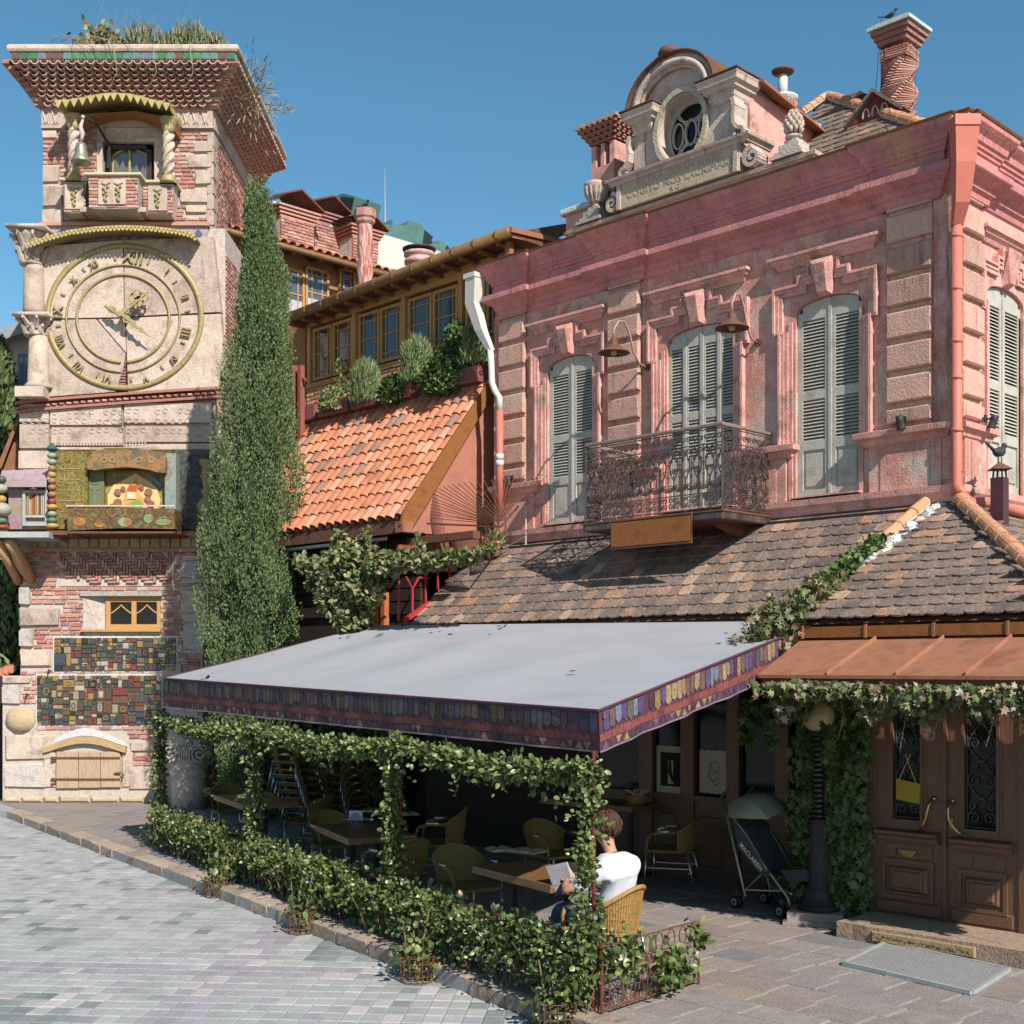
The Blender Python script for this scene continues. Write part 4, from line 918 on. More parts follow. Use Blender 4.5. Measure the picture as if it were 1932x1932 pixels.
# ---- balcony
BX0, BX1, BY = 3.34, 5.78, -1.15
BL = thing('iron_balcony', 'scrolled wrought-iron balcony under the middle window of the pink house', 'balcony', tuple(P.w(4.55, -.6, 4.9)))
m = MB(P); m.box(BX0-.03, BX1+.03, BY-.03, 0, 4.83, 4.93); m.box(BX0-.05, BX1+.05, BY-.05, 0, 4.93, 4.955); part(m, 'floor_slab', rustd, BL)
tl = unit('edge_tile', M('balcony_edge_tile', [(.05, .04, .04), (.1, .08, .075)], 6, .3, .1, rv=.4, spec=.6), 0, .06, 2)
for i in range(18): piece('edge_tile', tl, TRS(P, BX0+.07+i*.1365, BY-.034, 4.88, .128, .012, .085), BL)
for i in range(8): piece('edge_tile', tl, TRS(P, BX1+.034, BY+.07+i*.14, 4.88, .13, .012, .085, rz=math.pi/2), BL)
m = MB(P); m.tube([(BX0, 0, 6.1), (BX0, BY, 6.1), (BX1, BY, 6.1), (BX1, 0, 6.1)], .028, 6); part(m, 'handrail', M('handrail_brown', [(.2, .15, .125), (.27, .2, .165)], 5, .6, .2), BL)
m = MB(P)
for z in (6.05, 5.86, 5.2, 4.99): 
    for a, b in (((BX0, 0), (BX0, BY)), ((BX0, BY), (BX1, BY)), ((BX1, BY), (BX1, 0))): m.tube([(a[0], a[1], z), (b[0], b[1], z)], .010, 4)
for x, y in ((BX0, BY), (BX1, BY), (BX0, -.03), (BX1, -.03)): m.tube([(x, y, 4.95), (x, y, 6.09)], .016, 6)
part(m, 'rails', ironm, BL, kind='stuff')
def motif():
    m = MB(); r = .0085
    T3 = lambda pts: [(a, 0, b) for a, b in pts]
    for s in (-1, 1):
        m.tube(T3([(s*x, z) for x, z in spiral(.05, .07, .048, -.6, 1.3, .25, 12)]), r, 4)        # bottom band
        m.tube(T3([(s*x, z) for x, z in spiral(.048, .165, .045, .6, -1.2, .3, 10)]), r, 4)
        m.tube(T3([(s*x, z) for x, z in spiral(.052, .31, .05, 1.9, -1.4, .22, 14)]+[]), r*1.1, 4)
        m.tube(T3([(s*.02, .27), (s*.095, .33), (s*.1, .42), (s*.045, .52), (s*.03, .62), (s*.06, .7), (s*.095, .76)]), r*1.1, 4)
        m.tube(T3([(s*x, z) for x, z in spiral(.05, .79, .048, -1.2, 1.35, .22, 14)]), r*1.1, 4)
        m.tube(T3([(s*x, z) for x, z in spiral(.06, .53, .032, 3.0, -1.1, .3, 10)]), r, 4)
        m.tube(T3([(s*x, z) for x, z in spiral(.055, .955, .045, 2.6, 1.3, .3, 12)]), r, 4)
        m.tube(T3([(s*x, z) for x, z in spiral(.05, .68, .028, .2, 1.2, .3, 10)]), r, 4)
    m.tube([(0, 0, .26), (0, 0, .47)], r*1.2, 4); m.tube([(0, 0, .5), (.0, 0, .62), (0, 0, .86)], r, 4)
    m.lathe((0, 0, .47), [(0, -.02), (.022, 0), (.012, .03), (0, .05)], 6); m.lathe((0, 0, .64), [(0, -.03), (.018, 0), (0, .04)], 6)
    me = m.mesh('scroll_baluster', (0, 0, 0)); me.materials.append(ironm); return me
mo = motif()
for i in range(12): piece('scroll_baluster', mo, TRS(P, BX0+.1+i*.2035, BY, 4.985, 1, 1, 1.02), BL)
for i in range(5):
    for xx in (BX0, BX1): piece('scroll_baluster', mo, TRS(P, xx, BY+.12+i*.225, 4.985, 1.08, 1, 1.02, rz=math.pi/2), BL)
m = MB(P)
for xx in (BX0+.3, BX1-.3): m.ext([(0, 4.83), (-.85, 4.83), (-.85, 4.78), (-.1, 4.6), (0, 4.45)], xx-.05, xx+.05, 'x')
part(m, 'bracket', rustd, BL, kind='stuff')
# rusty sign board hung below
sx0, sz0 = P.hit(1153, 985, BY-.1); sx1, _ = P.hit(1306, 973, BY-.1); szb = P.hit(1153, 1036, BY-.1)[1]
SB = thing('blank_sign_board', 'blank rust-brown steel sign board hung below the iron balcony', 'sign', tuple(P.w((sx0+sx1)/2, BY-.1, szb)))
m = MB(P); m.box(sx0+.02, sx1-.02, BY-.13, BY-.09, szb+.02, 4.90); part(m, 'panel', cort, SB)
m = MB(P); m.tube([(sx0, BY-.11, szb), (sx1, BY-.11, szb), (sx1, BY-.11, 4.93), (sx0, BY-.11, 4.93)], .018, 4, closed=True); part(m, 'edge_frame', rustd, SB)
m = MB(P)
for xx in (sx0+.15, sx1-.15): m.tube([(xx, BY-.11, 4.93), (xx, BY-.03, 4.98)], .01, 4)
part(m, 'hook', ironb, SB, kind='stuff')
# ---- swan-neck wall lamps
def wlamp(x, z, L, lab):
    t = thing('wall_lamp', lab, 'lamp', tuple(P.w(x, 0, z)), 'swan-neck lamps on the pink house')
    m = MB(P); m.tube([(x, 0, z), (x, -.03, z)], .055, 8); part(m, 'wall_plate', rustd, t)
    m = MB(P); m.tube([(x, -.02, z), (x, -L*.25, z+.03), (x, -L*.42, z+.18), (x, -L*.55, z+.45), (x, -L*.7, z+.60), (x, -L*.87, z+.58), (x, -L, z+.44), (x, -L, z+.3)], .017, 6); part(m, 'swan_neck', M('lamp_arm_paint', [(.42, .24, .19), (.5, .3, .25)], 6, .6, .1), t, smooth=40)
    m = MB(P); m.lathe((x, -L, z), [(.03, .33), (.05, .30), (.06, .22), (.13, .16), (.23, .10), (.24, .085), (.22, .09), (.12, .145), (.05, .2), (0, .2)], 18); part(m, 'shade', rustd, t, smooth=50)
    m = MB(P); m.ball((x, -L, z+.10), .05, 10); part(m, 'bulb', M('dusty_bulb', [(.5, .42, .22)], 3, .3, 0), t, smooth=True)
    return t
wlamp(3.56, 7.40, .78, 'rusty swan-neck lamp between the left and middle shuttered windows')
wlamp(5.56, 7.42, .62, 'rusty swan-neck lamp just right of the middle shuttered window')
# ---- spotlights
def spot(F, x, y, z, lab, rz=0, down=True):
    t = thing('spotlight', lab, 'spotlight', tuple(F.w(x, y, z)), 'small spotlights on the houses')
    m = MB(F); m.box(x-.03, x+.03, y, y+.02, z, z+.1); m.tube([(x, y+.01, z+.05), (x, y-.07, z+.04)], .012, 5); part(m, 'bracket', ironb, t)
    m = MB(F); m.X = Matrix.Translation((x, y-.09, z)) @ Matrix.Rotation(rz, 4, 'Z') @ Matrix.Rotation(R(200 if down else 80), 4, 'X')
    m.lathe((0, 0, 0), [(0, -.09), (.045, -.09), (.05, -.03), (.05, .06), (.062, .08), (.055, .08), (.0, .06)], 12); part(m, 'lamp_head', ironb, t, smooth=40); return t
spot(P, 7.86, -.12, 5.95, 'small black spotlight on the ledge between the right shutters and the corner pipe')
spot(Q, .55, -.14, 5.95, 'small black spotlight on the side wall ledge right of the red corner pipe')
spot(P, .72, -.10, 5.95, 'small black spotlight on the ledge beside the fan of rods')
sx_, sz_ = P.hit(959, 487, -.1); spot(P, sx_, -.1, sz_-.05, 'round white-rimmed spotlight on the pink cornice by the timber gable', down=False)
sx_, sz_ = P.hit(1211, 862, -.4); spot(P, BX0-.08, -.6, 5.75, 'small spotlight clamped to the left side of the iron balcony')
# ---- corner downpipe
CP = thing('red_corner_downpipe', 'red downpipe with a tall tapering hopper on the front corner of the pink house', 'downpipe', tuple(P.w(8.5, -.3, 4.9)))
o = Matrix.Translation((8.47, -.02, 0)) @ Matrix.Rotation(R(45), 4, 'Z')
def hopper(F, X, zt, zb, w0, w1, d0, d1, off):
    m = MB(F); m.X = X
    m.box(-w0*1.06, w0*1.06, -off-d0-.015, -off+d0+.015, zt-.13, zt)
    vs = []
    for z, w, d, of in ((zt-.13, w0, d0, off), (zt-.55, w0*.82, d0*.85, off*.92), (zt-1.0, w0*.6, d0*.65, off*.7), (zb, w1, d1, off*.38)):
        vs += [(-w, -of-d, z), (w, -of-d, z), (w, -of+d, z), (-w, -of+d, z)]
    fs = []
    for k in range(3):
        for j in range(4): fs.append((k*4+j, k*4+(j+1) % 4, k*4+4+(j+1) % 4, k*4+4+j))
    m.add(vs, fs); return m
part(hopper(P, o, 9.52, 8.3, .145, .062, .12, .055, .42), 'hopper', pipem, CP)
zz = [8.32, 6.1, 5.3]
m = MB(P); m.X = o; m.tube([(0, -.16, 8.34), (0, -.15, 5.1), (.0, -.17, 5.0)], .066, 12)
part(m, 'pipe', pipem, CP, smooth=40)
m = MB(P); m.X = o
for z in (8.3, 8.15, 7.5, 6.85, 6.4, 5.75): m.tube([(0, -.155, z), (0, -.155, z+.05)], .074, 12)
part(m, 'collars', pipem, CP, smooth=40, kind='stuff')
c0 = P.M @ o @ Vector((0, -.17, 5.02)); e1 = Vector(Q.w(.55, -.22, 4.93)); e2 = Vector(Q.w(3, -.25, 4.72))
m = MB(); m.tube([c0+Vector((0, 0, .06)), c0+(e1-c0)*.1+Vector((0, 0, -.03)), c0+(e1-c0)*.35+Vector((0, 0, -.09)), e1, e2], .068, 12); part(m, 'foot_elbow', pipem, CP, smooth=40)
# ---- stove pipe with pigeon
zx = lambda y: Q.hit(1887, 985, y)
qx, qz = Q.hit(1886, 905, -.5)
SP = thing('stove_pipe', 'dark square stove pipe with a lantern cap on the right tiled roof', 'flue', tuple(Q.w(qx, -.5, 4.5)))
qzb = Q.hit(1884, 990, -.5)[1]
m = MB(Q); m.box(qx-.08, qx+.08, -.58, -.42, qzb-.1, qz+.02); part(m, 'shaft', M('maroon_metal', [(.07, .03, .035), (.1, .045, .045)], 5, .6, .2), SP)
m = MB(Q)
for a in (-1, 1):
    for b in (-1, 1): m.tube([(qx+a*.06, -.5+b*.06, qz), (qx+a*.05, -.5+b*.05, qz+.13)], .012, 4)
part(m, 'legs', ironb, SP, kind='stuff')
m = MB(Q); m.lathe((qx, -.5, qz), [(.17, .12), (.0, .22)], 4); part(m, 'cap', rustd, SP)
bird(Q, qx, -.5, qz+.2, 1.05, 'dove perched on the cap of the dark stove pipe at the right edge', 1, (.12, .085, .085))
# ---- white to red downpipe at the left end
DP = thing('white_topped_downpipe', 'downpipe with white hopper and bend, red below, at the left end of the pink house', 'downpipe', tuple(P.w(0, -.3, 5)))
X_ = lambda u, v, y=-.25: P.hit(u, v, y)
hx_, hz_ = X_(903, 520); x1, z1_ = X_(897, 560); x2, z2_ = X_(918, 640); x3, z3_ = X_(925, 660)
m = MB(P); vs = []
for (x, z, w, d, yy) in ((hx_, hz_, .12, .1, -.36), (hx_+.01, hz_-.14, .12, .1, -.36), (X_(900, 575)[0], X_(900, 575)[1], .11, .09, -.34), (X_(912, 625)[0], X_(912, 625)[1], .085, .07, -.3), (x3, z3_, .055, .05, -.25)):
    vs += [(x-w, yy-d, z), (x+w, yy-d, z), (x+w, yy+d, z), (x-w, yy+d, z)]
fs = [(0, 1, 2, 3)]
for k in range(4):
    for j in range(4): fs.append((k*4+j, k*4+(j+1) % 4, k*4+4+(j+1) % 4, k*4+4+j))
m.add(vs, fs); m.box(hx_-.14, hx_+.14, -.48, -.24, hz_-.08, hz_); part(m, 'hopper', pipew, DP)
pth_ = [X_(u, v) for u, v in ((925, 658), (927, 690), (928, 722), (934, 738), (942, 750), (943, 775))]
m = MB(P); m.tube([(x, -.25, z) for x, z in pth_], .054, 12); part(m, 'bend', pipew, DP, smooth=40)
xA, zA = X_(943, 775); zB = X_(943, 975)[1]
m = MB(P); m.tube([(xA, -.25, zA), (xA, -.25, zB)], .06, 12); part(m, 'pipe', pipem, DP, smooth=40)
m = MB(P)
for v in (868, 880): z = X_(943, v)[1]; m.tube([(xA, -.25, z), (xA, -.25, z+.1)], .068, 12)
part(m, 'collars', pipew, DP, smooth=40, kind='stuff')
# ===== clock tower
def tp(u, v, y=0): return T.hit(u, v, y)
def tx(u, y=0): return T.hit(u, 1258, y)[0]
def tz(v, y=0): return T.hit(966, v, y)[1]
TW = thing('clock_tower', 'leaning brick and stone clock tower with a big gilded dial and flared tiled cornice', 'tower', (-8.2, 27, 0))
DP_ = 4.3
tower_stone = limest
m = MB(T); m.box(tx(5), tx(420), 0, DP_, 0, tz(1275)); part(m, 'core', mortar, TW); m = MB(T); m.box(tx(80), tx(424), .04, DP_, tz(760), tz(430)); part(m, 'core', mortar, TW)
def boxhole(x0, x1, y0, z0, z1, h, dep):
    m = MB(T); a, b, c, d = h
    m.box(x0, a, y0, DP_, z0, z1); m.box(b, x1, y0, DP_, z0, z1); m.box(a, b, y0, DP_, z0, c); m.box(a, b, y0, DP_, d, z1); m.box(a, b, y0+dep, DP_, c, d); part(m, 'core', mortar, TW, kind='stuff')
boxhole(tx(38), tx(412), .02, tz(1276), tz(755), (tx(158), tx(303), tz(1192), tz(1123)), .3)
boxhole(tx(80), tx(400), .03, tz(430), tz(206), (tx(183), tx(306), tz(390), tz(232)), .4)
# ---- openings and panels of the base (picture-derived sizes, in metres)
def rect(u0, u1, v0, v1, pad=0): return (tx(u0)-pad, tx(u1)+pad, tz(v1)-pad, tz(v0)+pad)
WIN = rect(158, 303, 1123, 1192); MO1 = rect(103, 333, 1203, 1266); MO2 = rect(71, 305, 1274, 1368); HAT = rect(85, 240, 1378, 1490); HER = rect(112, 328, 1038, 1106)
stones = [(36, 58, 1104, 1143), (36, 113, 1146, 1183), (36, 63, 1186, 1222), (38, 98, 1225, 1259), (4, 40, 1292, 1330), (9, 104, 1385, 1436), (8, 88, 1439, 1488), (242, 300, 1452, 1492), (341, 380, 1056, 1093), (340, 395, 1110, 1160), (345, 400, 1170, 1230), (305, 345, 1250, 1290), (5, 60, 1277, 1290), (245, 300, 1400, 1418)]
srect = [rect(*s) for s in stones]; srect.append(rect(8, 70, 1333, 1383))
kst = [unit('stone_block', limest, .04, .07, s) for s in range(4)]+[unit('stone_block', greyst, .05, .08, s) for s in (5, 6)]
for i, (a, b, c, d) in enumerate(srect[:-1]): piece('stone_block', kst[(4+i % 2) if i in (4, 6, 2, 0, 8, 10) else i % 4], TRS(T, (a+b)/2, -.03+.1, (c+d)/2, b-a-.02, .24, d-c-.02), TW)
a, b, c, d = srect[-1]; m = MB(T); m.X = Matrix.Translation(((a+b)/2, .05, (c+d)/2)); m.lathe((0, 0, 0), [(0, -.28), (.2, -.25), (.32, -.12), (.34, .0), (.32, .12), (.2, .25), (0, .28)], 12, sy=.65); part(m, 'round_boulder', M('tan_boulder', [(.5, .36, .22), (.6, .46, .3)], 6, .95, 1.0), TW, smooth=60)
holes = srect+[WIN, MO1, MO2, HAT, HER]
bricks(T, tx(5)+.02, tx(310), .3, tz(1276), 0, TW, holes=holes, nmax=110, seed=2, bh=.093, order=lambda c: c[0])
bricks(T, tx(38)+.02, tx(412), tz(1274), tz(1040), .02, TW, holes=holes, nmax=190, seed=3, bh=.093, order=lambda c: c[0])
# boulder footing
m = MB(T); rr = random.Random(4); x = tx(9)
while x < tx(300): w = rr.uniform(.3, .7); m.bev(x, x+w-.03, -.1, .1, 0, rr.uniform(.1, .17), .04); x += w
part(m, 'footing_stones', M('yellow_footing', [(.5, .37, .24), (.6, .48, .34)], 6, .95, 1), TW, kind='stuff')
# herringbone panel
a, b, c, d = HER; hu = unit('herringbone_brick', brickm, .03, .1, 9); L = .24; wd = .062
m = MB(T); m.box(a, b, -.0, .05, c, d); part(m, 'panel_bed', mortar, TW)
n = 0
cw = .064; nx_, nz_ = int((b-a)/cw), int((d-c)/cw); rrh = random.Random(31)
for x_ in range(-3, nx_+1):
    for y_ in range(-3, nz_+1):
        k = (x_-y_) % 6
        if k == 0: sx, sz = cw*3-.014, cw-.016; x, z = a+(x_+1.5)*cw, d-(y_+.5)*cw
        elif k == 5: sx, sz = cw-.014, cw*3-.016; x, z = a+(x_+.5)*cw, d-(y_+1.5)*cw
        else: continue
        fx = (x-a)/(b-a)
        if x-sx/2 < a or x+sx/2 > b or z+sz/2 > d+.01 or z-sz/2 < c+max(0, .26-fx)*1.1: continue
        piece('herringbone_brick', hu, TRS(T, x, -.02-rrh.uniform(0, .015), z, sx, .07, sz, ry=rrh.uniform(-.04, .04)), TW)
# band of stamped tiles under the stage
m = MB(T); z0, z1 = tz(1036), tz(1012); m.box(tx(38), tx(405), -.10, .02, z1, z1+.1); m.box(tx(60), tx(405), -.06, .02, z0-.06, z0-.01); part(m, 'string_course', brickm, TW)
tu = unit('stamped_tile', M('ochre_stamped_tile', [(.42, .3, .16), (.5, .38, .22), (.34, .22, .12)], 12, .8, .8, rv=.15), .02, .1, 1)
for i in range(18): x = tx(62)+i*.215; piece('stamped_tile', tu, TRS(T, x, -.0, (z0+z1)/2, .19, .06, .2), TW)
# ---- small honey-wood window in a splayed recess
a, b, c, d = WIN; m = MB(T)
WX0 = tx(198)
wf = MB(T); wf.box(WX0, b, .05, .10, c+.05, c+.16); wf.box(WX0, b, .05, .10, d-.14, d)
mid = (WX0+b)/2+.02
for x in (WX0, mid-.06, b-.09): wf.box(x, x+.1, .045, .105, c+.05, d)
wfo = part(wf, 'window_frame', wood, TW)
m = MB(T); m.box(WX0+.05, b-.05, .085, .09, c+.1, d-.1); part(m, 'pane', blackg, wfo)
m = MB(T)
for x0 in (WX0+.1, mid+.04):
    w = (mid-.06)-(WX0+.1); k = [(x0+w*t, d-.2-.06-.12*abs(math.sin(t*math.pi*1.0-math.pi/2))**.8+.06*math.sin(t*math.pi)) for t in [i/12 for i in range(13)]]
    m.tube([(x, .07, z) for x, z in k], .018, 4)
part(m, 'ogee_trim', wood, wfo)
m = MB(T); m.box(tx(155), b+.02, -.1, .1, c+.0, c+.05); part(m, 'window_sill', wood, TW)
m = MB(T); m.box(a-.05, b+.05, -.07, .05, d-.02, d+.08); part(m, 'lintel', greyst, TW)
m = MB(T); m.add([(a, -.02, d), (WX0, .12, d), (WX0, .12, c), (WX0-.1, -.02, c)], [(0, 1, 2, 3)]); m.add([(a-.01, -.02, d), (WX0-.1, -.02, c), (a-.01, -.02, c)], [(0, 1, 2)]); part(m, 'splayed_reveal', mortar, TW, fix=False)
# ---- mosaics of glazed tiles
gl = [(.20, .045, .035), (.34, .27, .17), (.06, .08, .05), (.03, .03, .028), (.34, .2, .06), (.11, .06, .04), (.44, .39, .32), (.06, .06, .09), (.16, .12, .07), (.07, .10, .09), (.17, .08, .04), (.09, .07, .055), (.26, .19, .10), (.07, .06, .045), (.13, .10, .06)]
glz = M('glazed_mosaic', [(.85, .85, .85), (1.1, 1.1, 1.1)], 20, .25, .15, pal=gl, fb=.2, spec=.6)
mu_ = [unit('mosaic_tile', glz, .02, .1, s) for s in (1, 2)]
def mosaic(r, seed, nmin, F=T, y=0.0, nm='mosaic_tile', cap=150):
    rr = random.Random(seed); out = []
    def split(a, b, c, d, k):
        w, h = b-a, d-c
        if (w < .17 and h < .17 and (rr.random() < .4 or min(w, h) < .055)) or k > 7 or max(w, h) < .09: out.append((a, b, c, d)); return
        if w > h*1.1: t = a+w*rr.uniform(.25, .75); split(a, t, c, d, k+1); split(t, b, c, d, k+1)
        else: t = c+h*rr.uniform(.25, .75); split(a, b, c, t, k+1); split(a, b, t, d, k+1)
    split(*r, 0); out.sort(key=lambda q: -(q[1]-q[0])*(q[3]-q[2])); rest = MB(F)
    for i, (a, b, c, d) in enumerate(out):
        if i < cap: piece(nm, mu_[i % 2], TRS(F, (a+b)/2, y-.02-rr.uniform(0, .012), (c+d)/2, b-a-.01, .05, d-c-.01), TW)
        else: rest.rn = rr.random(); rest.bev(a+.004, b-.004, y-.035, y, c+.004, d-.004, .005)
        if (b-a) > .13 and (d-c) > .13 and rr.random() < .8:
            rest.rn = rr.random(); cx_, cz_ = (a+b)/2, (c+d)/2
            if rr.random() < .5: rest.ring((cx_, cz_), (b-a)*.3, (d-c)*.3, .02, y-.06, y-.04, n=10)
            else: rest.box(a+(b-a)*.25, b-(b-a)*.25, y-.058, y-.04, c+(d-c)*.25, d-(d-c)*.25)
    if rest.v: part(rest, nm+'s_small', glz, TW, kind='stuff', fix=False)
for r_ in (MO1, MO2):
    m = MB(T); a, b, c, d = r_; m.box(a-.03, b+.03, -.012, .05, c-.03, d+.03); part(m, 'mosaic_bed', whitem, TW)
mosaic(MO1, 5, 0); mosaic(MO2, 9, 0)
# ---- wooden hatch
a, b, c, d = HAT; hx0, hx1, hz0, hz1 = rect(108, 229, 1418, 1487)
m = MB(T); n = 10; lo = [(tx(85)+(tx(240)-tx(85))*i/n, tz(1420)+.20*math.sin(math.pi*i/n)**1.2) for i in range(n+1)]; up = [(x, z+.16) for x, z in lo]
up = [(x, z+.15-.03*abs(i-5)/5) for i, (x, z) in enumerate(lo)]
m.ext(lo+up[::-1], -.12, .05, 'y'); part(m, 'arched_timber_lintel', M('old_lintel', [(.45, .29, .15), (.55, .38, .2)], 5, .9, .8), TW)
m = MB(T); up2 = [(x, z+.05+.12*math.sin(math.pi*i/n)) for i, (x, z) in enumerate(up)]; m.ext([(x, z+.01) for x, z in up]+up2[::-1], -.05, .05, 'y'); part(m, 'plaster_arch', whitem, TW)
m = MB(T); m.box(a, b, .05, .06, c, d); part(m, 'dark_void', darkwall, TW)
m = MB(T); m.bev(hx1+.02, b+.12, -.04, .1, c+.05, hz1+.05, .02); m.bev(a-.02, hx0-.03, -.04, .1, c+.05, hz1, .02); part(m, 'plaster_jamb', limest, TW)
dr = MB(T); dr.box(hx0, hx1, -.03, -.015, hz0, hz1); dro = part(dr, 'hatch', woodw, TW)
for i, (p, q) in enumerate(((0, .35), (.35, .69), (.69, 1.0))):
    m = MB(T); w = hx1-hx0; m.bev(hx0+p*w, hx0+q*w-.012, -.07, -.03, hz0+.01*i, hz1-.015*(i % 2), .008); part(m, 'plank', woodw, dro)
for z in (hz0+.19, hz1-.13): m = MB(T); m.box(hx0-.08, hx1-.01, -.085, -.068, z-.022, z+.022); part(m, 'iron_strap', rustd, dro)
m = MB(T)
for z in (hz0+.1, hz0+.2, hz1-.2, hz1-.12): m.tube([(hx0-.02, -.05, z), (hx0-.1, -.1, z)], .02, 5)
m.tube([(hx1-.12, -.1, hz0+.32), (hx1+.02, -.12, hz0+.33), (hx1+.08, -.1, hz0+.29), (hx1+.05, -.1, hz0+.22)], .018, 5); part(m, 'hinge_pins', rustd, dro, kind='stuff')
# iron rings in the masonry
m = MB(T)
for u, v in ((96, 1328-62), (96, 1370-60), (54, 1413-102)): x, z = tp(u, v); m.tube([(x, 0, z), (x, -.12, z+.03), (x-.02, -.14, z-.08)], .014, 4)
part(m, 'wall_hook', ironb, TW, kind='stuff')
# ---- carved stone courses
cs = [(38, 95, 762, 798), (95, 232, 764, 804), (234, 402, 760, 800), (38, 95, 800, 848), (97, 234, 806, 842), (236, 405, 803, 836), (36, 96, 850, 886), (236, 410, 838, 850), (97, 234, 844, 850)]
cu_ = unit('carved_block', limest, .006, .03, 4)
for s in cs: a, b, c, d = rect(*s); piece('carved_block', cu_, TRS(T, (a+b)/2, .08, (c+d)/2, b-a-.012, .3, d-c-.012), TW)
m = MB(T); rr = random.Random(6)
for i in range(24):
    for j in range(3):
        if rr.random() < .2: continue
        x = tx(50)+i*.155; z = tz(778)-j*.2+rr.uniform(-.02, .02)
        if x > tx(395): continue
        m.ring((x, z), .06, .055, .016, -.084, -.06, 30, 300, 8)
for i in range(30): x = tx(100)+i*.066; m.box(x, x+.03, -.082, -.06, tz(842), tz(842)+.035); m.box(x+.033, x+.063, -.082, -.06, tz(842)+.045, tz(842)+.08)
part(m, 'carved_relief', limest, TW, kind='stuff')
# brick string course with dogtooth, sagging to the left
tu2 = unit('dogtooth_brick', brickm, .05, .1, 2)
for i in range(30):
    f = i/29; x = tx(36)+(tx(424)-tx(36))*f; z = tz(768)+(tz(738)-tz(768))*f**.8
    piece('dogtooth_brick', tu2, TRS(T, x, -.06, z-.05, .1, .2, .05, rz=R(35), ry=-R(4)), TW)
m = MB(T); pts_ = [(tx(34)+(tx(428)-tx(34))*i/10, tz(768)+(tz(738)-tz(768))*(i/10)**.8) for i in range(11)]
m.ext([(x, z+.02) for x, z in pts_]+[(x, z+.075) for x, z in pts_[::-1]], -.18, .06, 'y'); m.ext([(x, z-.16) for x, z in pts_]+[(x, z-.105) for x, z in pts_[::-1]], -.14, .06, 'y'); part(m, 'brick_ledge', brickm, TW)
m = MB(T); m.box(tx(412)-.01, tx(412)+.12, -.1, DP_, tz(768)-.2, tz(738)+.06); part(m, 'side_string_course', brickm, TW)
# ---- dial slabs
cxp, czp = tp(239.6, 602); RX, RZ = 148.8/89.69, 137.8/89.69
y0 = -.16
def quad4(pts, nm='dial_slab'):
    m = MB(T); m.ext([tp(*p) for p in pts], y0, .05, 'y'); return part(m, nm, tower_stone, TW)
quad4([(80, 470), (236, 458), (238, 602), (82, 605)]); quad4([(238, 458), (405, 452), (420, 592), (240, 601)]); quad4([(242, 604), (420, 596), (430, 738), (246, 744)])
quad4([(82, 608), (186, 606), (201, 624.3), (241.2, 670.5), (236, 700), (222, 742), (84, 752)]); quad4([(190, 606.5), (239, 605), (242.5, 669), (203, 623.2)])
m = MB(T)
for i in range(5): x, z = tp(207, 608+i*4.0); m.bev(x-.2+.02*i, x+.1, -.13, 0, z-.018, z+.018, .008)
for i in range(8): x, z = tp(232, 700+i*5.4); m.bev(x-.09, x+.09, -.13, 0, z-.022, z+.022, .008)
part(m, 'exposed_bricks', brickm, TW, kind='stuff')
yr = y0-.035
m = MB(T); m.ring((cxp, czp), RX, RZ, .105, yr, y0, n=72); part(m, 'outer_ring', gold, TW, smooth=30)
c2 = tp(237, 605); m = MB(T); m.ring(c2, 108/89.69, 102/89.69, .038, yr, y0, -86, 268, 64); part(m, 'minute_ring', gold, TW, smooth=30)
m = MB(T); m.ring(c2, 89/89.69, 84.5/89.69, .05, yr, y0, -87, 267, 64); part(m, 'inner_ring', gold, TW, smooth=30)
nums = [('XII', 256.4, 492, .40), ('I', 320, 518, .2), ('II', 353.6, 565.5, .22), ('III', 353.6, 631, .3), ('IV', 331.5, 681, .22), ('V', 280, 718, .2), ('VI', 207.8, 716.4, .26), ('VII', 156, 695.7, .24), ('VIII', 121.4, 648.6, .22), ('IX', 116.4, 594, .3), ('X', 146, 534, .2), ('XI', 182.7, 504, .22)]
for s, u, v, sz in nums:
    x, z = tp(u, v); rot = math.atan2(x-c2[0], z-c2[1])
    o = lettering(s, sz, T.M @ Matrix.Translation((x, y0-.05, z)) @ Matrix.Rotation(rot, 4, 'Y'), TW, gold, .025, sx=.88, bold=0); o.name = 'numeral'
m = MB(T)
for k in range(12):
    a = R(90-15-8-30*k); x, z = c2[0]+1.36*math.cos(a), c2[1]+1.28*math.sin(a); m.X = Matrix.Translation((x, 0, z)) @ Matrix.Rotation(math.pi/2-a, 4, 'Y'); m.box(-.018, .018, y0-.04, y0, -.05, .05)
part(m, 'half_hour_marks', gold, TW, kind='stuff')
yh = y0-.24
def hp(pts, r=.018, m=None): m.tube([(tp(u, v)[0], yh, tp(u, v)[1]) for u, v in pts], r, 5)
m = MB(T); hp([(209, 587), (238, 605), (262, 585), (290, 561)], [.03, .06, .035, .016], m)
for u, v in ((268, 566), (272, 579), (262, 573), (281, 571)): x, z = tp(u, v); m.ring((x, z), .11, .11, .038, yh-.015, yh+.015, n=16)
for u, v in ((248, 596), (222, 594)): x, z = tp(u, v); m.ring((x, z), .09, .07, .05, yh-.012, yh+.012, n=12)
part(m, 'hour_hand', gold, TW)
m = MB(T); hp([(238, 600), (252, 612), (270, 628), (294, 645)], [.055, .04, .028, .01], m)
for u, v, s in ((250, 612, .06), (262, 621, .045), (276, 632, .04)): x, z = tp(u, v); m.ring((x, z), s*1.4, s*1.4, .04, yh-.02, yh, n=12)
part(m, 'minute_hand', gold, TW)
m = MB(T); m.tube([(tp(238, 602)[0], y0, tp(238, 602)[1]), (tp(238, 602)[0], yh-.03, tp(238, 602)[1])], .05, 10); part(m, 'hand_boss', gold, TW)
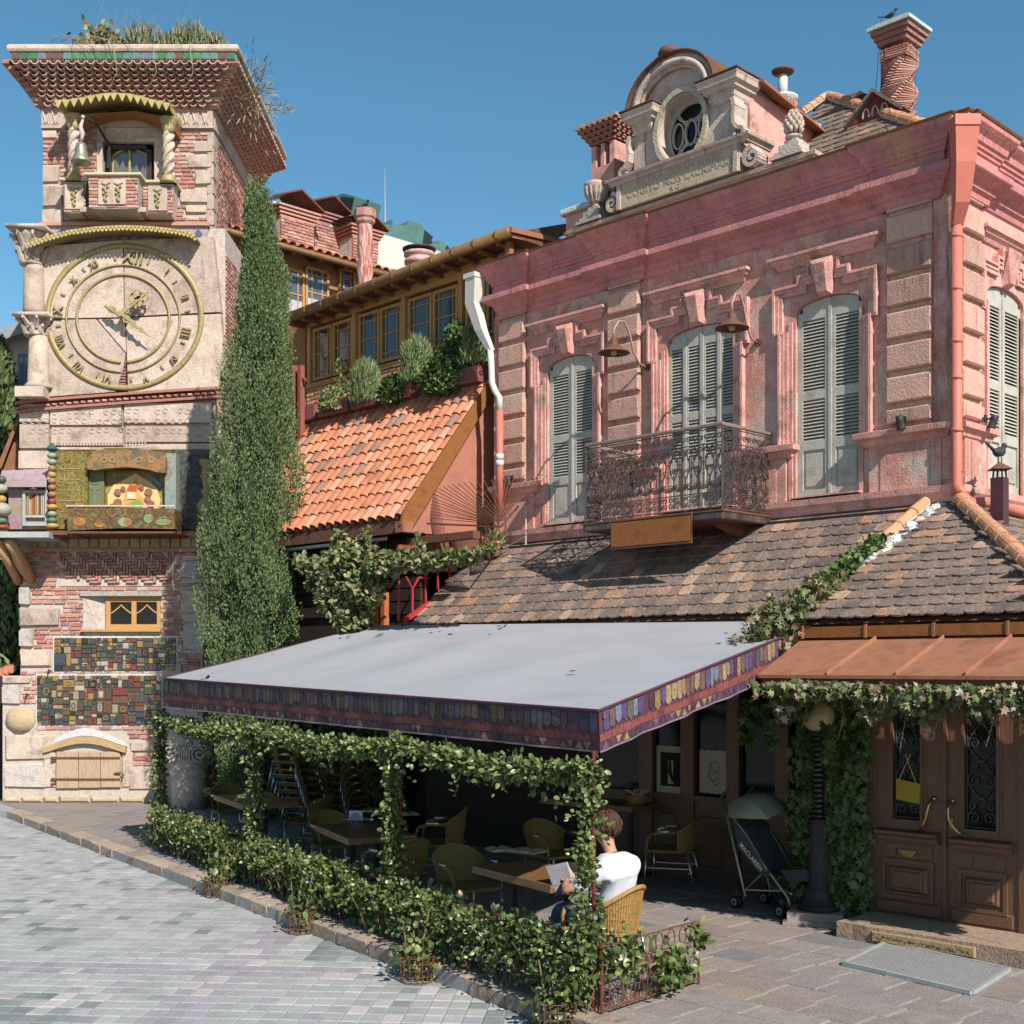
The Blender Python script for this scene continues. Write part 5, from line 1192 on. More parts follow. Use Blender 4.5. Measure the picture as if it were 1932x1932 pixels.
# ---- scalloped canopy over the dial
cp = [(72, 481), (110, 467), (150, 456), (200, 449.5), (250, 447), (300, 449), (345, 454), (374, 460), (382, 466)]
m = MB(T); pr_ = [tp(u, v) for u, v in cp]; m.ext(pr_+[(x, z+.035) for x, z in pr_[::-1]], -.62, .06, 'y'); part(m, 'dial_canopy', gold, TW)
sc = MB(); sc.ext([(-.5, 0)]+[(-.5*math.cos(math.pi*i/6), -math.sin(math.pi*i/6)) for i in range(7)]+[(.5, 0)], -.5, .5, 'y'); sme = sc.mesh('scallop', (0, 0, 0)); sme.materials.append(M('yellow_scallop', [(.44, .35, .12), (.52, .43, .19)], 6, .6, .2, rv=.12))
def scallops(pts, y, n, w, h, rows=2):
    L = [0]
    for i in range(1, len(pts)): L.append(L[-1]+math.dist(pts[i], pts[i-1]))
    for r_ in range(rows):
        for k in range(n):
            s = (k+.5+(.5 if r_ else 0))/n*L[-1]
            if s > L[-1]: continue
            i = max(j for j in range(len(L)) if L[j] <= s); i = min(i, len(pts)-2); f = (s-L[i])/(L[i+1]-L[i])
            x = pts[i][0]+(pts[i+1][0]-pts[i][0])*f; z = pts[i][1]+(pts[i+1][1]-pts[i][1])*f
            piece('scallop', sme, TRS(T, x, y-.006*(1-r_), z+.03-.05*r_, w, .014, h), TW)
scallops(pr_, -.63, 42, .075, .06)
# ---- glazed diamond tile band
m = MB(T); m.box(tx(72), tx(392), -.03, .1, tz(458), tz(428)); m.box(tx(392)-.1, tx(392)+.04, .1, DP_, tz(458), tz(428)); part(m, 'tile_band', M('lilac_ground', [(.36, .26, .3), (.5, .42, .44)], 9, .6, .4), TW)
dm = MB(); k8 = [(math.cos(2*math.pi*i/8)*(.5 if i % 2 == 0 else .36), math.sin(2*math.pi*i/8)*(.5 if i % 2 == 0 else .36)) for i in range(8)]
dm.ext(k8, -.5, .5, 'y'); dme = dm.mesh('glazed_tile', (0, 0, 0)); dme.materials.append(M('diamond_glaze', [(.8, .8, .8), (1.2, 1.2, 1.2)], 30, .3, .2, pal=[(.12, .14, .3), (.3, .3, .5), (.42, .3, .12), (.1, .12, .14), (.4, .36, .4), (.2, .2, .08), (.3, .2, .36)], fb=.3, spec=.6))
for i in range(17):
    x = tx(78)+i*.207; piece('glazed_tile', dme, TRS(T, x, -.04, tz(443), .17, .03, .24), TW); 
for i in range(12): piece('glazed_tile', dme, TRS(T, tx(392)+.05, .25+i*.25, tz(443), .19, .03, .24, rz=math.pi/2), TW)
m = MB(T); m.box(tx(76), tx(396), -.1, .1, tz(428), tz(422)+.0); m.box(tx(392), tx(398)+.05, .1, DP_, tz(428), tz(422)); m.box(tx(300), tx(398), -.1, .1, tz(462), tz(457)); part(m, 'brick_ledge', brickm, TW)
# ---- upper body: stones, bricks, window and brick balcony
us = [(80, 112, 312, 346), (80, 118, 348, 392), (80, 120, 394, 424), (80, 108, 244, 262), (355, 400, 292, 318), (368, 398, 320, 350), (340, 392, 355, 384), (350, 390, 388, 402), (366, 402, 268, 288)]
ur = [rect(*s) for s in us]
for i, (a, b, c, d) in enumerate(ur): piece('stone_block', kst[i % 4], TRS(T, (a+b)/2, .09, (c+d)/2, b-a-.01, .24, d-c-.01), TW)
UWN = rect(183, 306, 232, 390)
bricks(T, tx(80)+.01, tx(400), tz(424), tz(242), .03, TW, holes=ur+[UWN], nmax=0, seed=7, bh=.085, bw=.24)
# right flank of the tower
RS = Fr(tx(400), 27, 0, 1); RS.n = (-1, 0); RS.M = Matrix(((0, -1, 0, tx(400)), (1, 0, 0, 27), (0, 0, 1, 0), (0, 0, 0, 1)))
bricks(RS, .3, DP_, tz(424), tz(242), 0, TW, nmax=0, seed=8, bh=.085, bw=.24)
m = MB(RS)
for i in range(6): m.bev(0, .3+.15*(i % 2), -.03, .1, tz(424)+i*.33, tz(424)+i*.33+.31, .02)
part(m, 'quoin_stones', limest, TW, kind='stuff')
RM = Fr(0, 0, 1, 0); RM.M = Matrix(((0, -1, 0, tx(424)), (1, 0, 0, 27), (0, 0, 1, 0), (0, 0, 0, 1)))
bricks(RM, .05, DP_, tz(735), tz(470), 0, TW, nmax=0, seed=12, bh=.085, bw=.24)
RB = Fr(0, 0, 1, 0); RB.M = Matrix(((0, -1, 0, tx(412)), (1, 0, 0, 27), (0, 0, 1, 0), (0, 0, 0, 1)))
bricks(RB, .05, DP_, .2, tz(1000), 0, TW, nmax=0, seed=13, bh=.093)
m = MB(RB); m.bev(.0, DP_, -.04, .1, tz(850), tz(765), .02); part(m, 'side_stone', limest, TW)
# stone frieze below the cornice
m = MB(T); m.box(tx(79), tx(402), -.03, .1, tz(240), tz(206)); m.box(tx(402)-.1, tx(402)+.02, .1, DP_, tz(240), tz(206)); m.box(tx(345), tx(404), -.07, .1, tz(244), tz(239)); m.box(tx(79), tx(125), -.07, .1, tz(244), tz(239)); part(m, 'frieze', limest, TW)
m = MB(T)
for u in (88, 106, 352, 370, 388):
    x = tx(u)
    m.tube([(x-.07, -.04, tz(212)), (x-.02, -.05, tz(228)), (x, -.05, tz(236)), (x+.02, -.05, tz(228)), (x+.07, -.04, tz(212))], .02, 5); m.ring((x, tz(236)), .07, .08, .02, -.055, -.03, 0, 180, 8)
part(m, 'leaf_relief', limest, TW, kind='stuff')
a, b, c, d = UWN
m = MB(T); m.box(a, b, .04, .3, tz(262), d); m.box(a, a+.12, -.02, .3, c, d-.0); m.box(b-.16, b, -.02, .3, c, d); m.box(a, b, -.03, .2, tz(268), tz(262)); m.box(a, b, .3, .35, c, d); part(m, 'stone_frame', limest, TW)
m = MB(T); wx0, wx1, wz0, wz1 = rect(199, 284, 272, 384)
m.box(wx0, wx0+.1, .06, .2, wz0, wz1); m.box(wx1-.1, wx1, .06, .2, wz0, wz1); m.box(wx0, wx1, .06, .2, wz1-.08, wz1); wo = part(m, 'dark_frame', ironb, TW)
m = MB(T); m.box(wx0+.1, wx1-.1, .16, .18, wz0, wz1-.08); part(m, 'pane', glassmat('upper_glass', (.14, .13, .12), .1), wo)
m = MB(T); xm = (wx0+wx1)/2; n = 12
arcp = [(wx0+.12+(wx1-wx0-.24)*i/n, tz(290)+.16*math.sin(math.pi*i/n)) for i in range(n+1)]
m.tube([(x, .13, z) for x, z in arcp], .025, 4); m.tube([(xm, .13, wz0+.3), (xm, .13, tz(290)+.14)], .03, 4)
for x in (wx0+.12, wx1-.12): m.tube([(x, .13, wz0+.3), (x, .13, tz(290))], .025, 4)
m.tube([(wx0+.12, .13, wz0+.35), (wx1-.12, .13, wz0+.35)], .02, 4)
part(m, 'carved_sashes', gold, wo)
# balcony of brick
def bbox(u0, u1, v0, v1, yy, nm):
    m = MB(T); a, c = tp(u0, v1, yy); b, d = tp(u1, v0, yy)
    m.ext([(a, d), (b, d), (b-.07, c), (a+.07, c)], yy, .05, 'y'); o = part(m, nm, mortar, TW)
    bricks(T, a+.02, b-.02, c+.01, d-.01, yy, TW, nmax=0, bh=.07, bw=.22, joint=.012, proud=.015, seed=int(u0), jit=.003, stuffname='balcony_bricks')
    m = MB(T); m.bev(a-.06, b+.06, yy-.08, .06, d, d+.06, .015); part(m, 'balcony_coping', M('cream_coping', [(.55, .5, .3), (.65, .6, .42)], 6, .8, .5), TW)
    return a, b, c, d
A1 = bbox(119, 163, 343, 402, -.42, 'balcony_wing'); A2 = bbox(268, 328, 347, 404, -.42, 'balcony_wing'); A3 = bbox(166, 262, 333, 394, -.75, 'balcony_bay')
m = MB(T); m.box(A1[1]-.1, A2[0]+.1, -.5, 0, A1[2], A1[2]+.1); part(m, 'balcony_floor', limest, TW)
for (a, b, c, d), yy, nn in ((A1, -.42, 1), (A2, -.42, 1), (A3, -.75, 2)):
    cxx, czz = (a+b)/2+(0 if nn == 1 else -.02), (c+d)/2; w = .2 if nn == 1 else .28
    m = MB(T); m.bev(cxx-w, cxx+w, yy-.05, yy, czz-.26, czz+.26, .01); po = part(m, 'relief_panel', limest, TW)
    m = MB(T)
    for q in range(nn): 
        qx_ = cxx+(q-.5*(nn-1))*.26
        for k in range(9): m.ball((qx_+.05*math.cos(k*2.4)*(1-k/12), yy-.07, czz+.1-k*.035), .035, 6)
        m.tube([(qx_-.08, yy-.06, czz+.18), (qx_, yy-.07, czz+.14), (qx_+.1, yy-.06, czz+.19)], .015, 4)
    part(m, 'fruit_relief', gold, po, kind='stuff')
# columns, arched wooden soffit and toothed canopy
def tcol(u, yy, v0, v1, r, nm='balcony_column'):
    x = tx(u, yy); z0, z1 = tz(v0, yy), tz(v1, yy); m = MB(T)
    m.lathe((x, yy, z0), [(r*1.5, 0), (r*1.6, .05), (r*1.25, .09), (r*1.35, .13), (r, .17)], 14); m.lathe((x, yy, z1), [(r, -.3), (r*1.1, -.27), (r*1.3, -.2), (r*1.2, -.15), (r*1.7, -.04), (r*1.8, 0)], 14)
    o = part(m, nm, gold, TW, smooth=40)
    m = MB(T); m.tube([(x, yy, z0+.15), (x, yy, z1-.28)], r*.8, 10)
    for k in range(3):
        pts_ = [(x+r*.75*math.cos(t*9+k*2.1), yy+r*.75*math.sin(t*9+k*2.1), z0+.16+(z1-z0-.44)*t) for t in [i/22 for i in range(23)]]; m.tube(pts_, r*.42, 5)
    part(m, 'twisted_shaft', limest, o, smooth=40)
tcol(140, -.42, 343, 219, .115); tcol(318, -.42, 347, 225, .115)
ca = [(103, 192), (130, 191), (160, 186), (190, 180), (215, 178), (245, 180), (270, 186), (295, 193), (321, 198)]
pa = [tp(u, v, -.85) for u, v in ca]
m = MB(T); m.ext(pa+[(x, z+.04) for x, z in pa[::-1]], -.85, .05, 'y'); part(m, 'balcony_canopy', gold, TW)
so_ = [(x, z-.10-.07*math.sin(math.pi*i/8)) for i, (x, z) in enumerate(pa)]; so2 = [(x, z-.38+.22*math.sin(math.pi*i/8)) for i, (x, z) in enumerate(pa)]
m = MB(T); m.ext(so_[1:]+so2[1:][::-1], -.5, .0, 'y'); part(m, 'arched_soffit_beam', M('carved_brown_timber', [(.26, .11, .05), (.34, .16, .07)], 5, .7, .5), TW)
tri = MB(); tri.ext([(-.5, 0), (.5, 0), (0, -1)], -.5, .5, 'y'); tme = tri.mesh('tooth', (0, 0, 0)); tme.materials.append(MATS['yellow_scallop'])
for i in range(15):
    f = (i+.5)/15*(len(pa)-1); j = int(f); x = pa[j][0]+(pa[j+1][0]-pa[j][0])*(f-j); z = pa[j][1]+(pa[j+1][1]-pa[j][1])*(f-j)
    piece('tooth', tme, TRS(T, x, -.86, z+.02, .165, .014, .16), TW)
for i in range(9): piece('tooth', tme, TRS(T, pa[-1][0]+.005, -.8+i*.095, pa[-1][1]+.02, .09, .014, .13, rz=math.pi/2), TW)
bl = thing('bronze_bell', 'green-bronze bell with a small angel hung left of the tower balcony window', 'bell', tuple(T.w(tx(153, -.8), -.8, tz(308, -.8))))
bx_, bz_ = tp(153, 308, -.8)
m = MB(T); m.lathe((bx_, -.8, bz_), [(.2, 0), (.21, .03), (.17, .10), (.13, .2), (.115, .33), (.09, .4), (0, .42)], 18); part(m, 'bell_body', M('verdigris_bronze', [(.2, .24, .2), (.34, .34, .26), (.28, .22, .14)], 7, .45, .3, metal=.5), bl, smooth=40)
m = MB(T); m.tube([(bx_, -.8, bz_+.42), (bx_+.03, -.8, bz_+.6), (bx_-.02, -.78, bz_+.75), (bx_+.03, -.78, bz_+.9)], [.03, .05, .045, .02], 7); m.ball((bx_+.03, -.78, bz_+.95), .045, 8); part(m, 'angel_figure', greyst, bl, smooth=50)
m = MB(T); m.tube([(bx_+.05, -.75, bz_+.98), (bx_+.2, -.4, bz_+.95), (bx_+.3, 0, bz_+.7)], .03, 5); m.tube([(bx_+.3, 0, bz_+.2), (bx_+.33, -.02, bz_+.7)], .04, 5); part(m, 'iron_bracket', ironb, bl)
m = MB(T); xx, zz_ = tp(76, 308); m.X = Matrix.Translation((xx+.02, .5, zz_)); m.ball((0, 0, 0), .11, 10); solo(m, 'round_gong', ironb, 'round dark metal gong sticking out from the left edge of the clock tower', 'gong', tuple(T.w(xx, .5, zz_)), smooth=True)
# ---- flared cornice: courses of half-round tile ends
z0c, z1c = tz(206), tz(118, -.6); NR = 9
hp_ = MB(); k = 7; vs = []
for y in (-.5, .5):
    for rad in (1, .78):
        for i in range(k+1): t = math.pi*i/k; vs.append((.5*rad*math.cos(t), y, -rad*math.sin(t)*.9))
k1 = k+1; fs = []
for i in range(k): fs += [(i, i+1, 2*k1+i+1, 2*k1+i), (k1+i+1, k1+i, 3*k1+i, 3*k1+i+1), (i+1, i, k1+i, k1+i+1)]
hp_.add(vs, fs); ct = hp_.mesh('cornice_tile', (0, 0, 0)); ct.materials.append(M('cornice_clay', [(.5, .3, .24), (.6, .4, .32), (.42, .24, .2)], 8, .9, .6, rv=.15))
off = lambda f: .08+.62*f**1.25
nf = 0; sm = MB(T)
for r_ in range(NR):
    f = (r_+.5)/NR; z = z0c+(z1c-z0c)*(r_+1)/NR; o = off(f); L = tx(80)-.03-o*.82; Rr = tx(402)+o*.98
    n = int((Rr-L)/.185); w = (Rr-L)/n
    for i in range(n):
        if i == 0 or i == n-1: continue
        x = L+(i+.5+(.5 if r_ % 2 else 0))*w
        if x > Rr-w*.5: continue
        if nf < 220: piece('cornice_tile', ct, TRS(T, x, -o+.06, z-.005, w-.012, .26, .095), TW); nf += 1
    n = int((DP_+2*o)/.2)
    for i in range(n):
        y = -o+(i+.5)*.2; cx_ = Rr; mm = T.M @ Matrix.Translation((cx_-.08, y, z)) @ Matrix.Rotation(math.pi/2, 4, 'Z') @ Matrix.Diagonal((.185, .26, .095, 1))
        sm.F = I3; sm.rn = (i*.37+r_*.21) % 1; sm.add([mm @ v.co for v in ct.vertices], [tuple(p.vertices) for p in ct.polygons])
part(sm, 'side_cornice_tiles', ct.materials[0], TW, kind='stuff', fix=False)
for r_ in range(NR):
    f = (r_+.5)/NR; z = z0c+(z1c-z0c)*(r_+1)/NR; o = off(f)+.02; L = tx(80)-.03-o*.82; Rr = tx(402)+o*.98
    m = MB(T); m.sweep([(-.5, z-.0), (0, z-.0), (0, z+.03), (-.5, z+.03)], [(L, DP_), (L, -o), (Rr, -o), (Rr, DP_+.4)]); 
    for (xa, xb) in ((L, L+.22-.01*r_), (Rr-.42, Rr)): m.box(xa, xb, -o-.005, .0, z-.05, z-.001)
    part(m, 'cornice_course', brickm, TW)
m = MB(T); m.box(tx(80), tx(402), .0, DP_, z0c, z1c+.1); 
o = .72
L, Rr = tx(16, -.75), tx(448, -.75)
vs = [(tx(82), -.02, z0c), (tx(400), -.02, z0c), (tx(400), DP_, z0c), (tx(82), DP_, z0c), (L+.1, -.55, z1c), (Rr-.1, -.55, z1c), (Rr-.1, DP_+.3, z1c), (L+.1, DP_+.3, z1c)]
m.add(vs, [(0, 1, 5, 4), (1, 2, 6, 5), (3, 0, 4, 7)]); part(m, 'cornice_core', brickm, TW, fix=False)
zr = tz(96, -.75)
m = MB(T); m.sweep([(-.6, zr), (0, zr), (.025, zr+.04), (.025, zr+.10), (-.01, zr+.14), (-.6, zr+.15)], [(L, DP_+.6), (L, -.75), (Rr, -.75), (Rr, DP_+.6)]); part(m, 'rim_coping', limest, TW)
m = MB(T); m.sweep([(-.6, zr-.17), (-.03, zr-.17), (-.03, zr), (-.6, zr)], [(L+.02, DP_+.55), (L+.02, -.73), (Rr-.02, -.73), (Rr-.02, DP_+.55)]); part(m, 'rim_bed', brickm, TW)
gm = M('green_glazed_rim', [(.85, .85, .85), (1.15, 1.15, 1.15)], 12, .25, .1, pal=[(.07, .2, .09), (.09, .24, .11), (.06, .15, .08), (.13, .24, .2), (.07, .19, .08), (.17, .2, .24), (.16, .09, .07), (.14, .26, .2)], spec=.6)
gu = unit('green_rim_tile', gm, 0, .06, 3)
n = 26; w = (Rr-L-.1)/n
for i in range(n): piece('green_rim_tile', gu, TRS(T, L+.05+(i+.5)*w, -.71, zr-.085, w-.012, .03, .14), TW)
for i in range(24): piece('green_rim_tile', gu, TRS(T, Rr-.04, -.6+i*.2, zr-.085, .185, .03, .14, rz=math.pi/2), TW)
m = MB(T); m.box(L+.3, Rr-.3, -.4, DP_+.2, zr+.02, zr+.12); part(m, 'soil_bed', groundm, TW)
# ---- plants growing on top
def plant(name, C, D, size, mat, kind_, label, cat, stems=None, **kw):
    org = C.mean(axis=0); org[2] = C[:, 2].min(); t = thing(name, label, cat, tuple(map(float, org)), kw.pop('group', None))
    leaves('foliage', C, D, size, mat, kind_, org=tuple(map(float, org)), parent=t, **kw)
    if stems: 
        m = MB(); [m.tube(p, r_, 4) for p, r_ in stems]; part(m, 'stem', stemm, t, kind='stuff')
    return t
n = 2600; xs = rng.choice(np.array([-7.6, -7.3, -7.0, -6.8, -6.55, -6.3, -6.1, -7.9, -7.15, -6.95]), n)+rng.normal(0, .08, n); hh = .32+.26*np.sin((xs+8.2)*3.0)**2*(xs < -6.3)
C = np.stack([xs, 26.45+rng.random(n)*.5, zr+.12+rng.random(n)*hh], 1); D = np.tile([0, 0, 1.0], (n, 1)); st = []
plant('rooftop_shrubs', C, D, .15, drygrass, 'blade', 'row of upright green shrubs growing along the rim on top of the clock tower', 'shrub', jit=.35)
n = 700; C = np.stack([-8.55+rng.normal(0, .22, n), 26.5+rng.random(n)*.3, zr+.1+np.abs(rng.normal(0, .22, n))], 1)
plant('rooftop_bush', C, np.tile([0, 0, 1.0], (n, 1)), .12, drygrass, 'oval', 'ragged reddish-green bush on the left part of the tower roof', 'bush', jit=.9)
st = []
rr = random.Random(21)
for i in range(16):
    x = rr.uniform(-8.6, -6.4); st.append(([(x, 26.6, zr+.1), (x+rr.uniform(-.1, .1), 26.5, zr+.5), (x+rr.uniform(-.35, .35), 26.4, zr+rr.uniform(.7, 1.15))], [.007, .006, .002]))
for i in range(10):
    x = rr.uniform(-9.8, -8.2); st.append(([(x, 26.3, zr+.2), (x+.3, 26.2, zr+.3), (x+.7, 26.15, zr+.18), (x+.9, 26.15, zr-.4*rr.random())], [.006, .006, .005, .002]))
for x in (-8.15, -6.6, -7.35): st.append(([(x, 26.3, zr+.2), (x+.05, 26.1, zr), (x+.12, 26.1, zr-.5), (x-.05, 26.1, zr-.85)], [.006, .006, .005, .002]))
mm = MB(); [mm.tube(p, r_, 4) for p, r_ in st]; solo(mm, 'dry_stalks', dryleaf, 'thin dry stalks rising and trailing over the rim of the tower roof', 'stalks', (-7.4, 26.4, zr), kind='stuff')
n = 420; C = np.stack([rng.normal(-5.35, .17, n), 27.0+rng.normal(0, .3, n), zr-.55+rng.normal(0, .35, n)], 1); tip = C-np.array([-5.7, 27.2, zr-.5])
C[:60] = np.stack([-5.2+rng.random(60)*.55, 27+rng.random(60)*.2, zr-.85+rng.random(60)*.12], 1)
plant('side_tuft', C, tip/np.linalg.norm(tip, axis=1)[:, None], .17, dryleaf, 'blade', 'dry spiky tuft growing out of the right side of the tower rim', 'plant', jit=.5, stems=[([(-5.75, 27.1, zr-.6), (-5.4, 27.0, zr-.45), (-5.2, 27, zr-.1)], [.012, .01, .003]), ([(-5.75, 27.1, zr-.6), (-5.3, 27.0, zr-.75), (-4.75, 27, zr-.8)], [.01, .008, .003])])
# ---- marble column at the left
SCm = thing('marble_column', 'pale marble column of two drums with acanthus capitals beside the clock dial', 'column', tuple(T.w(tx(70, -.2), -.2, tz(757))))
def cl(u, yy=-.2): return tx(u, yy)
def capital(x, yy, z0, z1, r0, r1, parent):
    m = MB(T); h = z1-z0; m.lathe((x, yy, z0), [(r0*1.15, 0), (r0*1.15, .04), (r0, .06), (r0*1.05, h*.4), (r1*.75, h*.75), (r1*.9, h*.86)], 16); m.box(x-r1, x+r1, yy-r1, yy+r1, z1-.07, z1); o = part(m, 'capital', limest, parent, smooth=35)
    m = MB(T)
    for row, n_, hh in ((0, 8, .45), (1, 8, .8)):
        for i in range(n_):
            a = 2*math.pi*(i+.5*row)/n_; rb = r0*1.02; rt = r0+(r1-r0)*(.5 if row == 0 else .95)
            p = lambda r_, z: (x+r_*math.cos(a), yy+r_*math.sin(a), z0+z*h)
            m.tube([p(rb, .08+.25*row), p(rb*1.1, hh*.6), p(rt*.92, hh*.93), p(rt*1.08, hh), p(rt*1.1, hh-.1)], [.05, .06, .05, .035, .012], 5)
    part(m, 'acanthus_leaves', limest, o, kind='stuff')
m = MB(T); m.lathe((cl(64), -.2, tz(598)), [(.215, 0), (.22, .1), (.2, 1.0), (.19, tz(507)-tz(598))], 18); part(m, 'upper_drum', limest, SCm, smooth=40)
capital(cl(60), -.2, tz(507), tz(440), .21, .40, SCm)
m = MB(T); m.lathe((cl(73), -.2, tz(738)), [(.27, 0), (.29, .04), (.26, .09), (.225, .12), (.215, .5), (.19, tz(640)-tz(738))], 18); part(m, 'lower_drum', limest, SCm, smooth=40)
capital(cl(68), -.2, tz(640), tz(602), .2, .37, SCm)
m = MB(T); m.box(cl(38), cl(92), -.5, .1, tz(757), tz(738)); part(m, 'plinth', limest, SCm)
# ===== painted puppet stage on the tower
paint = lambda nm, cols, sc=6: M(nm, cols, sc, .5, .25, fb=.15)
olive = paint('painted_olive', [(.15, .11, .03), (.28, .19, .04), (.09, .10, .04), (.33, .23, .055), (.18, .085, .03), (.08, .09, .06)], 9)
bronzep = paint('painted_bronze', [(.13, .08, .035), (.22, .12, .045), (.08, .06, .03), (.26, .18, .07), (.07, .085, .075)], 11)
recessp = paint('recess_shade', [(.07, .08, .07), (.11, .12, .11), (.05, .05, .05), (.16, .13, .09)], 7)
greyw = M('grey_painted_wood', [(.35, .37, .36), (.45, .46, .44)], 4, .7, .4)
def col1(nm, c): return M(nm, [c, tuple(min(1, x*1.15) for x in c)], 8, .5, .15, fb=.1)
YB = -.62
ST = thing('puppet_stage', 'painted box stage with a small sunlit house scene on the clock tower', 'stage', tuple(T.w(tx(215), -.4, tz(1000))))
def pr(u0, u1, v0, v1, y): a, d = tp(u0, v0, y); b, c = tp(u1, v1, y); return a, b, c, d
a, b, c, d = pr(104, 325, 850, 1002, -.30); m = MB(T); m.box(a, b, -.30, .02, c, d); part(m, 'back_box', bronzep, ST)
a, b, c, d = pr(102, 165, 852, 998, YB); m = MB(T); m.box(a, b, YB, -.3, c, d); bo = part(m, 'painted_left_panel', olive, ST)
m = MB(T); rr = random.Random(8)
for i in range(11):
    x, z = rr.uniform(a+.1, b-.1), rr.uniform(c+.1, d-.1); m.ring((x, z), rr.uniform(.05, .1), rr.uniform(.05, .12), .014, YB-.012, YB, rr.uniform(0, 180), rr.uniform(300, 500), 12)
for i in range(5): z = c+.35+i*.22; m.box(a+.1, b-.14, YB-.01, YB, z, z+.018)
part(m, 'painted_scrolls', gold, bo, kind='stuff')
a, b, c, d = pr(163, 196, 888, 966, YB+.1); m = MB(T); m.box(a, b, YB+.1, -.3, c, d); po = part(m, 'green_side_panel', paint('green_panel', [(.12, .16, .08), (.2, .19, .07), (.1, .2, .18)]), ST)
m = MB(T); m.ring(((a+b)/2, d-.3), .13, .1, .02, YB+.085, YB+.1, 190, 350, 10); m.ring(((a+b)/2, d-.22), .13, .06, .02, YB+.085, YB+.1, 190, 350, 10); m.tube([((a+b)/2, YB+.09, c+.1), ((a+b)/2, YB+.09, d-.4)], .02, 4); part(m, 'lamp_figure', paint('turquoise_figure', [(.1, .24, .24), (.25, .3, .2)]), po, kind='stuff')
# fascia with wavy arch
fp = [(163, 885), (180, 887), (200, 884), (220, 882), (240, 881), (260, 883), (280, 886), (296, 891), (312, 892)]
up_ = [(312, 862), (300, 852), (270, 847), (240, 845), (205, 845), (180, 850), (165, 862)]
m = MB(T); m.ext([tp(u, v, YB-.15) for u, v in fp+up_], YB-.15, YB+.1, 'y'); fo = part(m, 'arched_fascia', paint('brown_fascia', [(.24, .12, .05), (.36, .2, .08), (.18, .12, .07), (.14, .13, .1)], 6), ST)
m = MB(T)
for u in (196, 212, 262, 285): x, z = tp(u, 868, YB-.16); m.ring((x, z), .07, .06, .02, YB-.165, YB-.15, n=12)
m.box(*pr(172, 305, 850, 851, YB)[:2], YB-.165, YB-.15, tz(858), tz(856)); part(m, 'gilt_figures', gold, fo, kind='stuff')
# scene
a, b, c, d = pr(196, 311, 888, 966, -.40); m = MB(T); m.box(a, b, -.40, -.3, c, d); so_ = part(m, 'backdrop', paint('scene_backdrop', [(.3, .1, .04), (.42, .16, .05), (.14, .2, .08), (.5, .3, .1), (.12, .16, .2)], 5), ST)
def flat(nm, pts, mat, y): m = MB(T); m.ext([tp(u, v, -.42) for u, v in pts], y, y+.02, 'y'); return part(m, nm, mat, so_)
flat('painted_sun_glow', [(204, 962), (203, 935), (214, 915), (232, 907), (256, 893), (278, 906), (296, 920), (303, 945), (298, 962)], col1('glow_yellow', (.72, .5, .2)), -.43)
flat('painted_mountain', [(232, 958), (236, 932), (257, 903), (262, 930), (275, 945), (268, 958)], col1('ochre_hill', (.6, .34, .1)), -.45)
flat('painted_roof', [(240, 927), (245, 916), (261, 916), (258, 928)], col1('red_roof', (.5, .09, .04)), -.48)
flat('painted_house', [(241, 942), (241, 928), (257, 928), (257, 942)], col1('house_white', (.72, .58, .4)), -.47)
flat('painted_meadow', [(238, 960), (246, 950), (262, 942), (271, 950), (268, 962)], col1('meadow_green', (.22, .34, .06)), -.49)
m = MB(T)
for u, v, r_ in ((222, 928, .09), (232, 921, .06), (266, 918, .07), (280, 928, .1), (278, 941, .08), (222, 948, .11), (284, 950, .1), (212, 955, .08)): x, z = tp(u, v, -.46); m.ring((x, z), r_*.8, r_*.7, r_*.68, -.47, -.44, n=12); m.ring((x+.02, z-.04), r_*.5, r_*.45, r_*.44, -.475, -.44, n=9)
part(m, 'painted_trees', paint('tree_paint', [(.2, .22, .06), (.35, .12, .06), (.3, .2, .3)], 4), so_, kind='stuff')
flat('painted_bird', [(278, 893), (292, 900), (309, 916), (303, 920), (286, 908)], col1('teal_bird', (.12, .26, .28)), -.44)
# trough
a, b, c, d = pr(127, 329, 956, 1001, YB-.32); m = MB(T); m.ext([(a, d+.02), (a, c), (a+(b-a)*.5, c+.05), (b, c+.03), (b, d-.04)], YB-.32, YB+.2, 'y'); to = part(m, 'front_trough', bronzep, ST)
m = MB(T); m.box(a-.02, b+.02, YB-.34, YB-.3, d-.0, d+.03); part(m, 'trough_edge', paint('pink_edge', [(.6, .42, .38), (.7, .55, .5)]), to)
m = MB(T)
for u, v, rx, rz in ((150, 984, .16, .1), (188, 990, .13, .05), (236, 985, .18, .1), (280, 978, .12, .1), (308, 985, .2, .07)): x, z = tp(u, v, YB-.33); m.ring((x, z), rx*.8, rz, min(rx*.8, rz)*.95, YB-.332, YB-.32, n=14); m.tube([(x-rx*.4, YB-.33, z+rz), (x, YB-.33, z+rz*1.5), (x+rx*.4, YB-.33, z+rz)], .015, 4)
part(m, 'trough_figures', M('trough_colours', [(.12, .28, .3), (.45, .34, .08), (.4, .1, .05), (.2, .3, .1), (.4, .36, .3)], 2.2, .5, .2), to, kind='stuff')
a, b, c, d = pr(311, 332, 855, 1000, YB); m = MB(T); m.box(a, b, YB, -.3, c, d); part(m, 'blue_ladder_panel', paint('blue_green_panel', [(.14, .22, .22), (.3, .34, .3), (.22, .16, .08)], 6), ST)
m = MB(T); m.box(tx(332), tx(410), -.15, .02, tz(1000), tz(850)); part(m, 'recess_panel', recessp, ST)  # flat panel coloured dark in place of a shaded recess
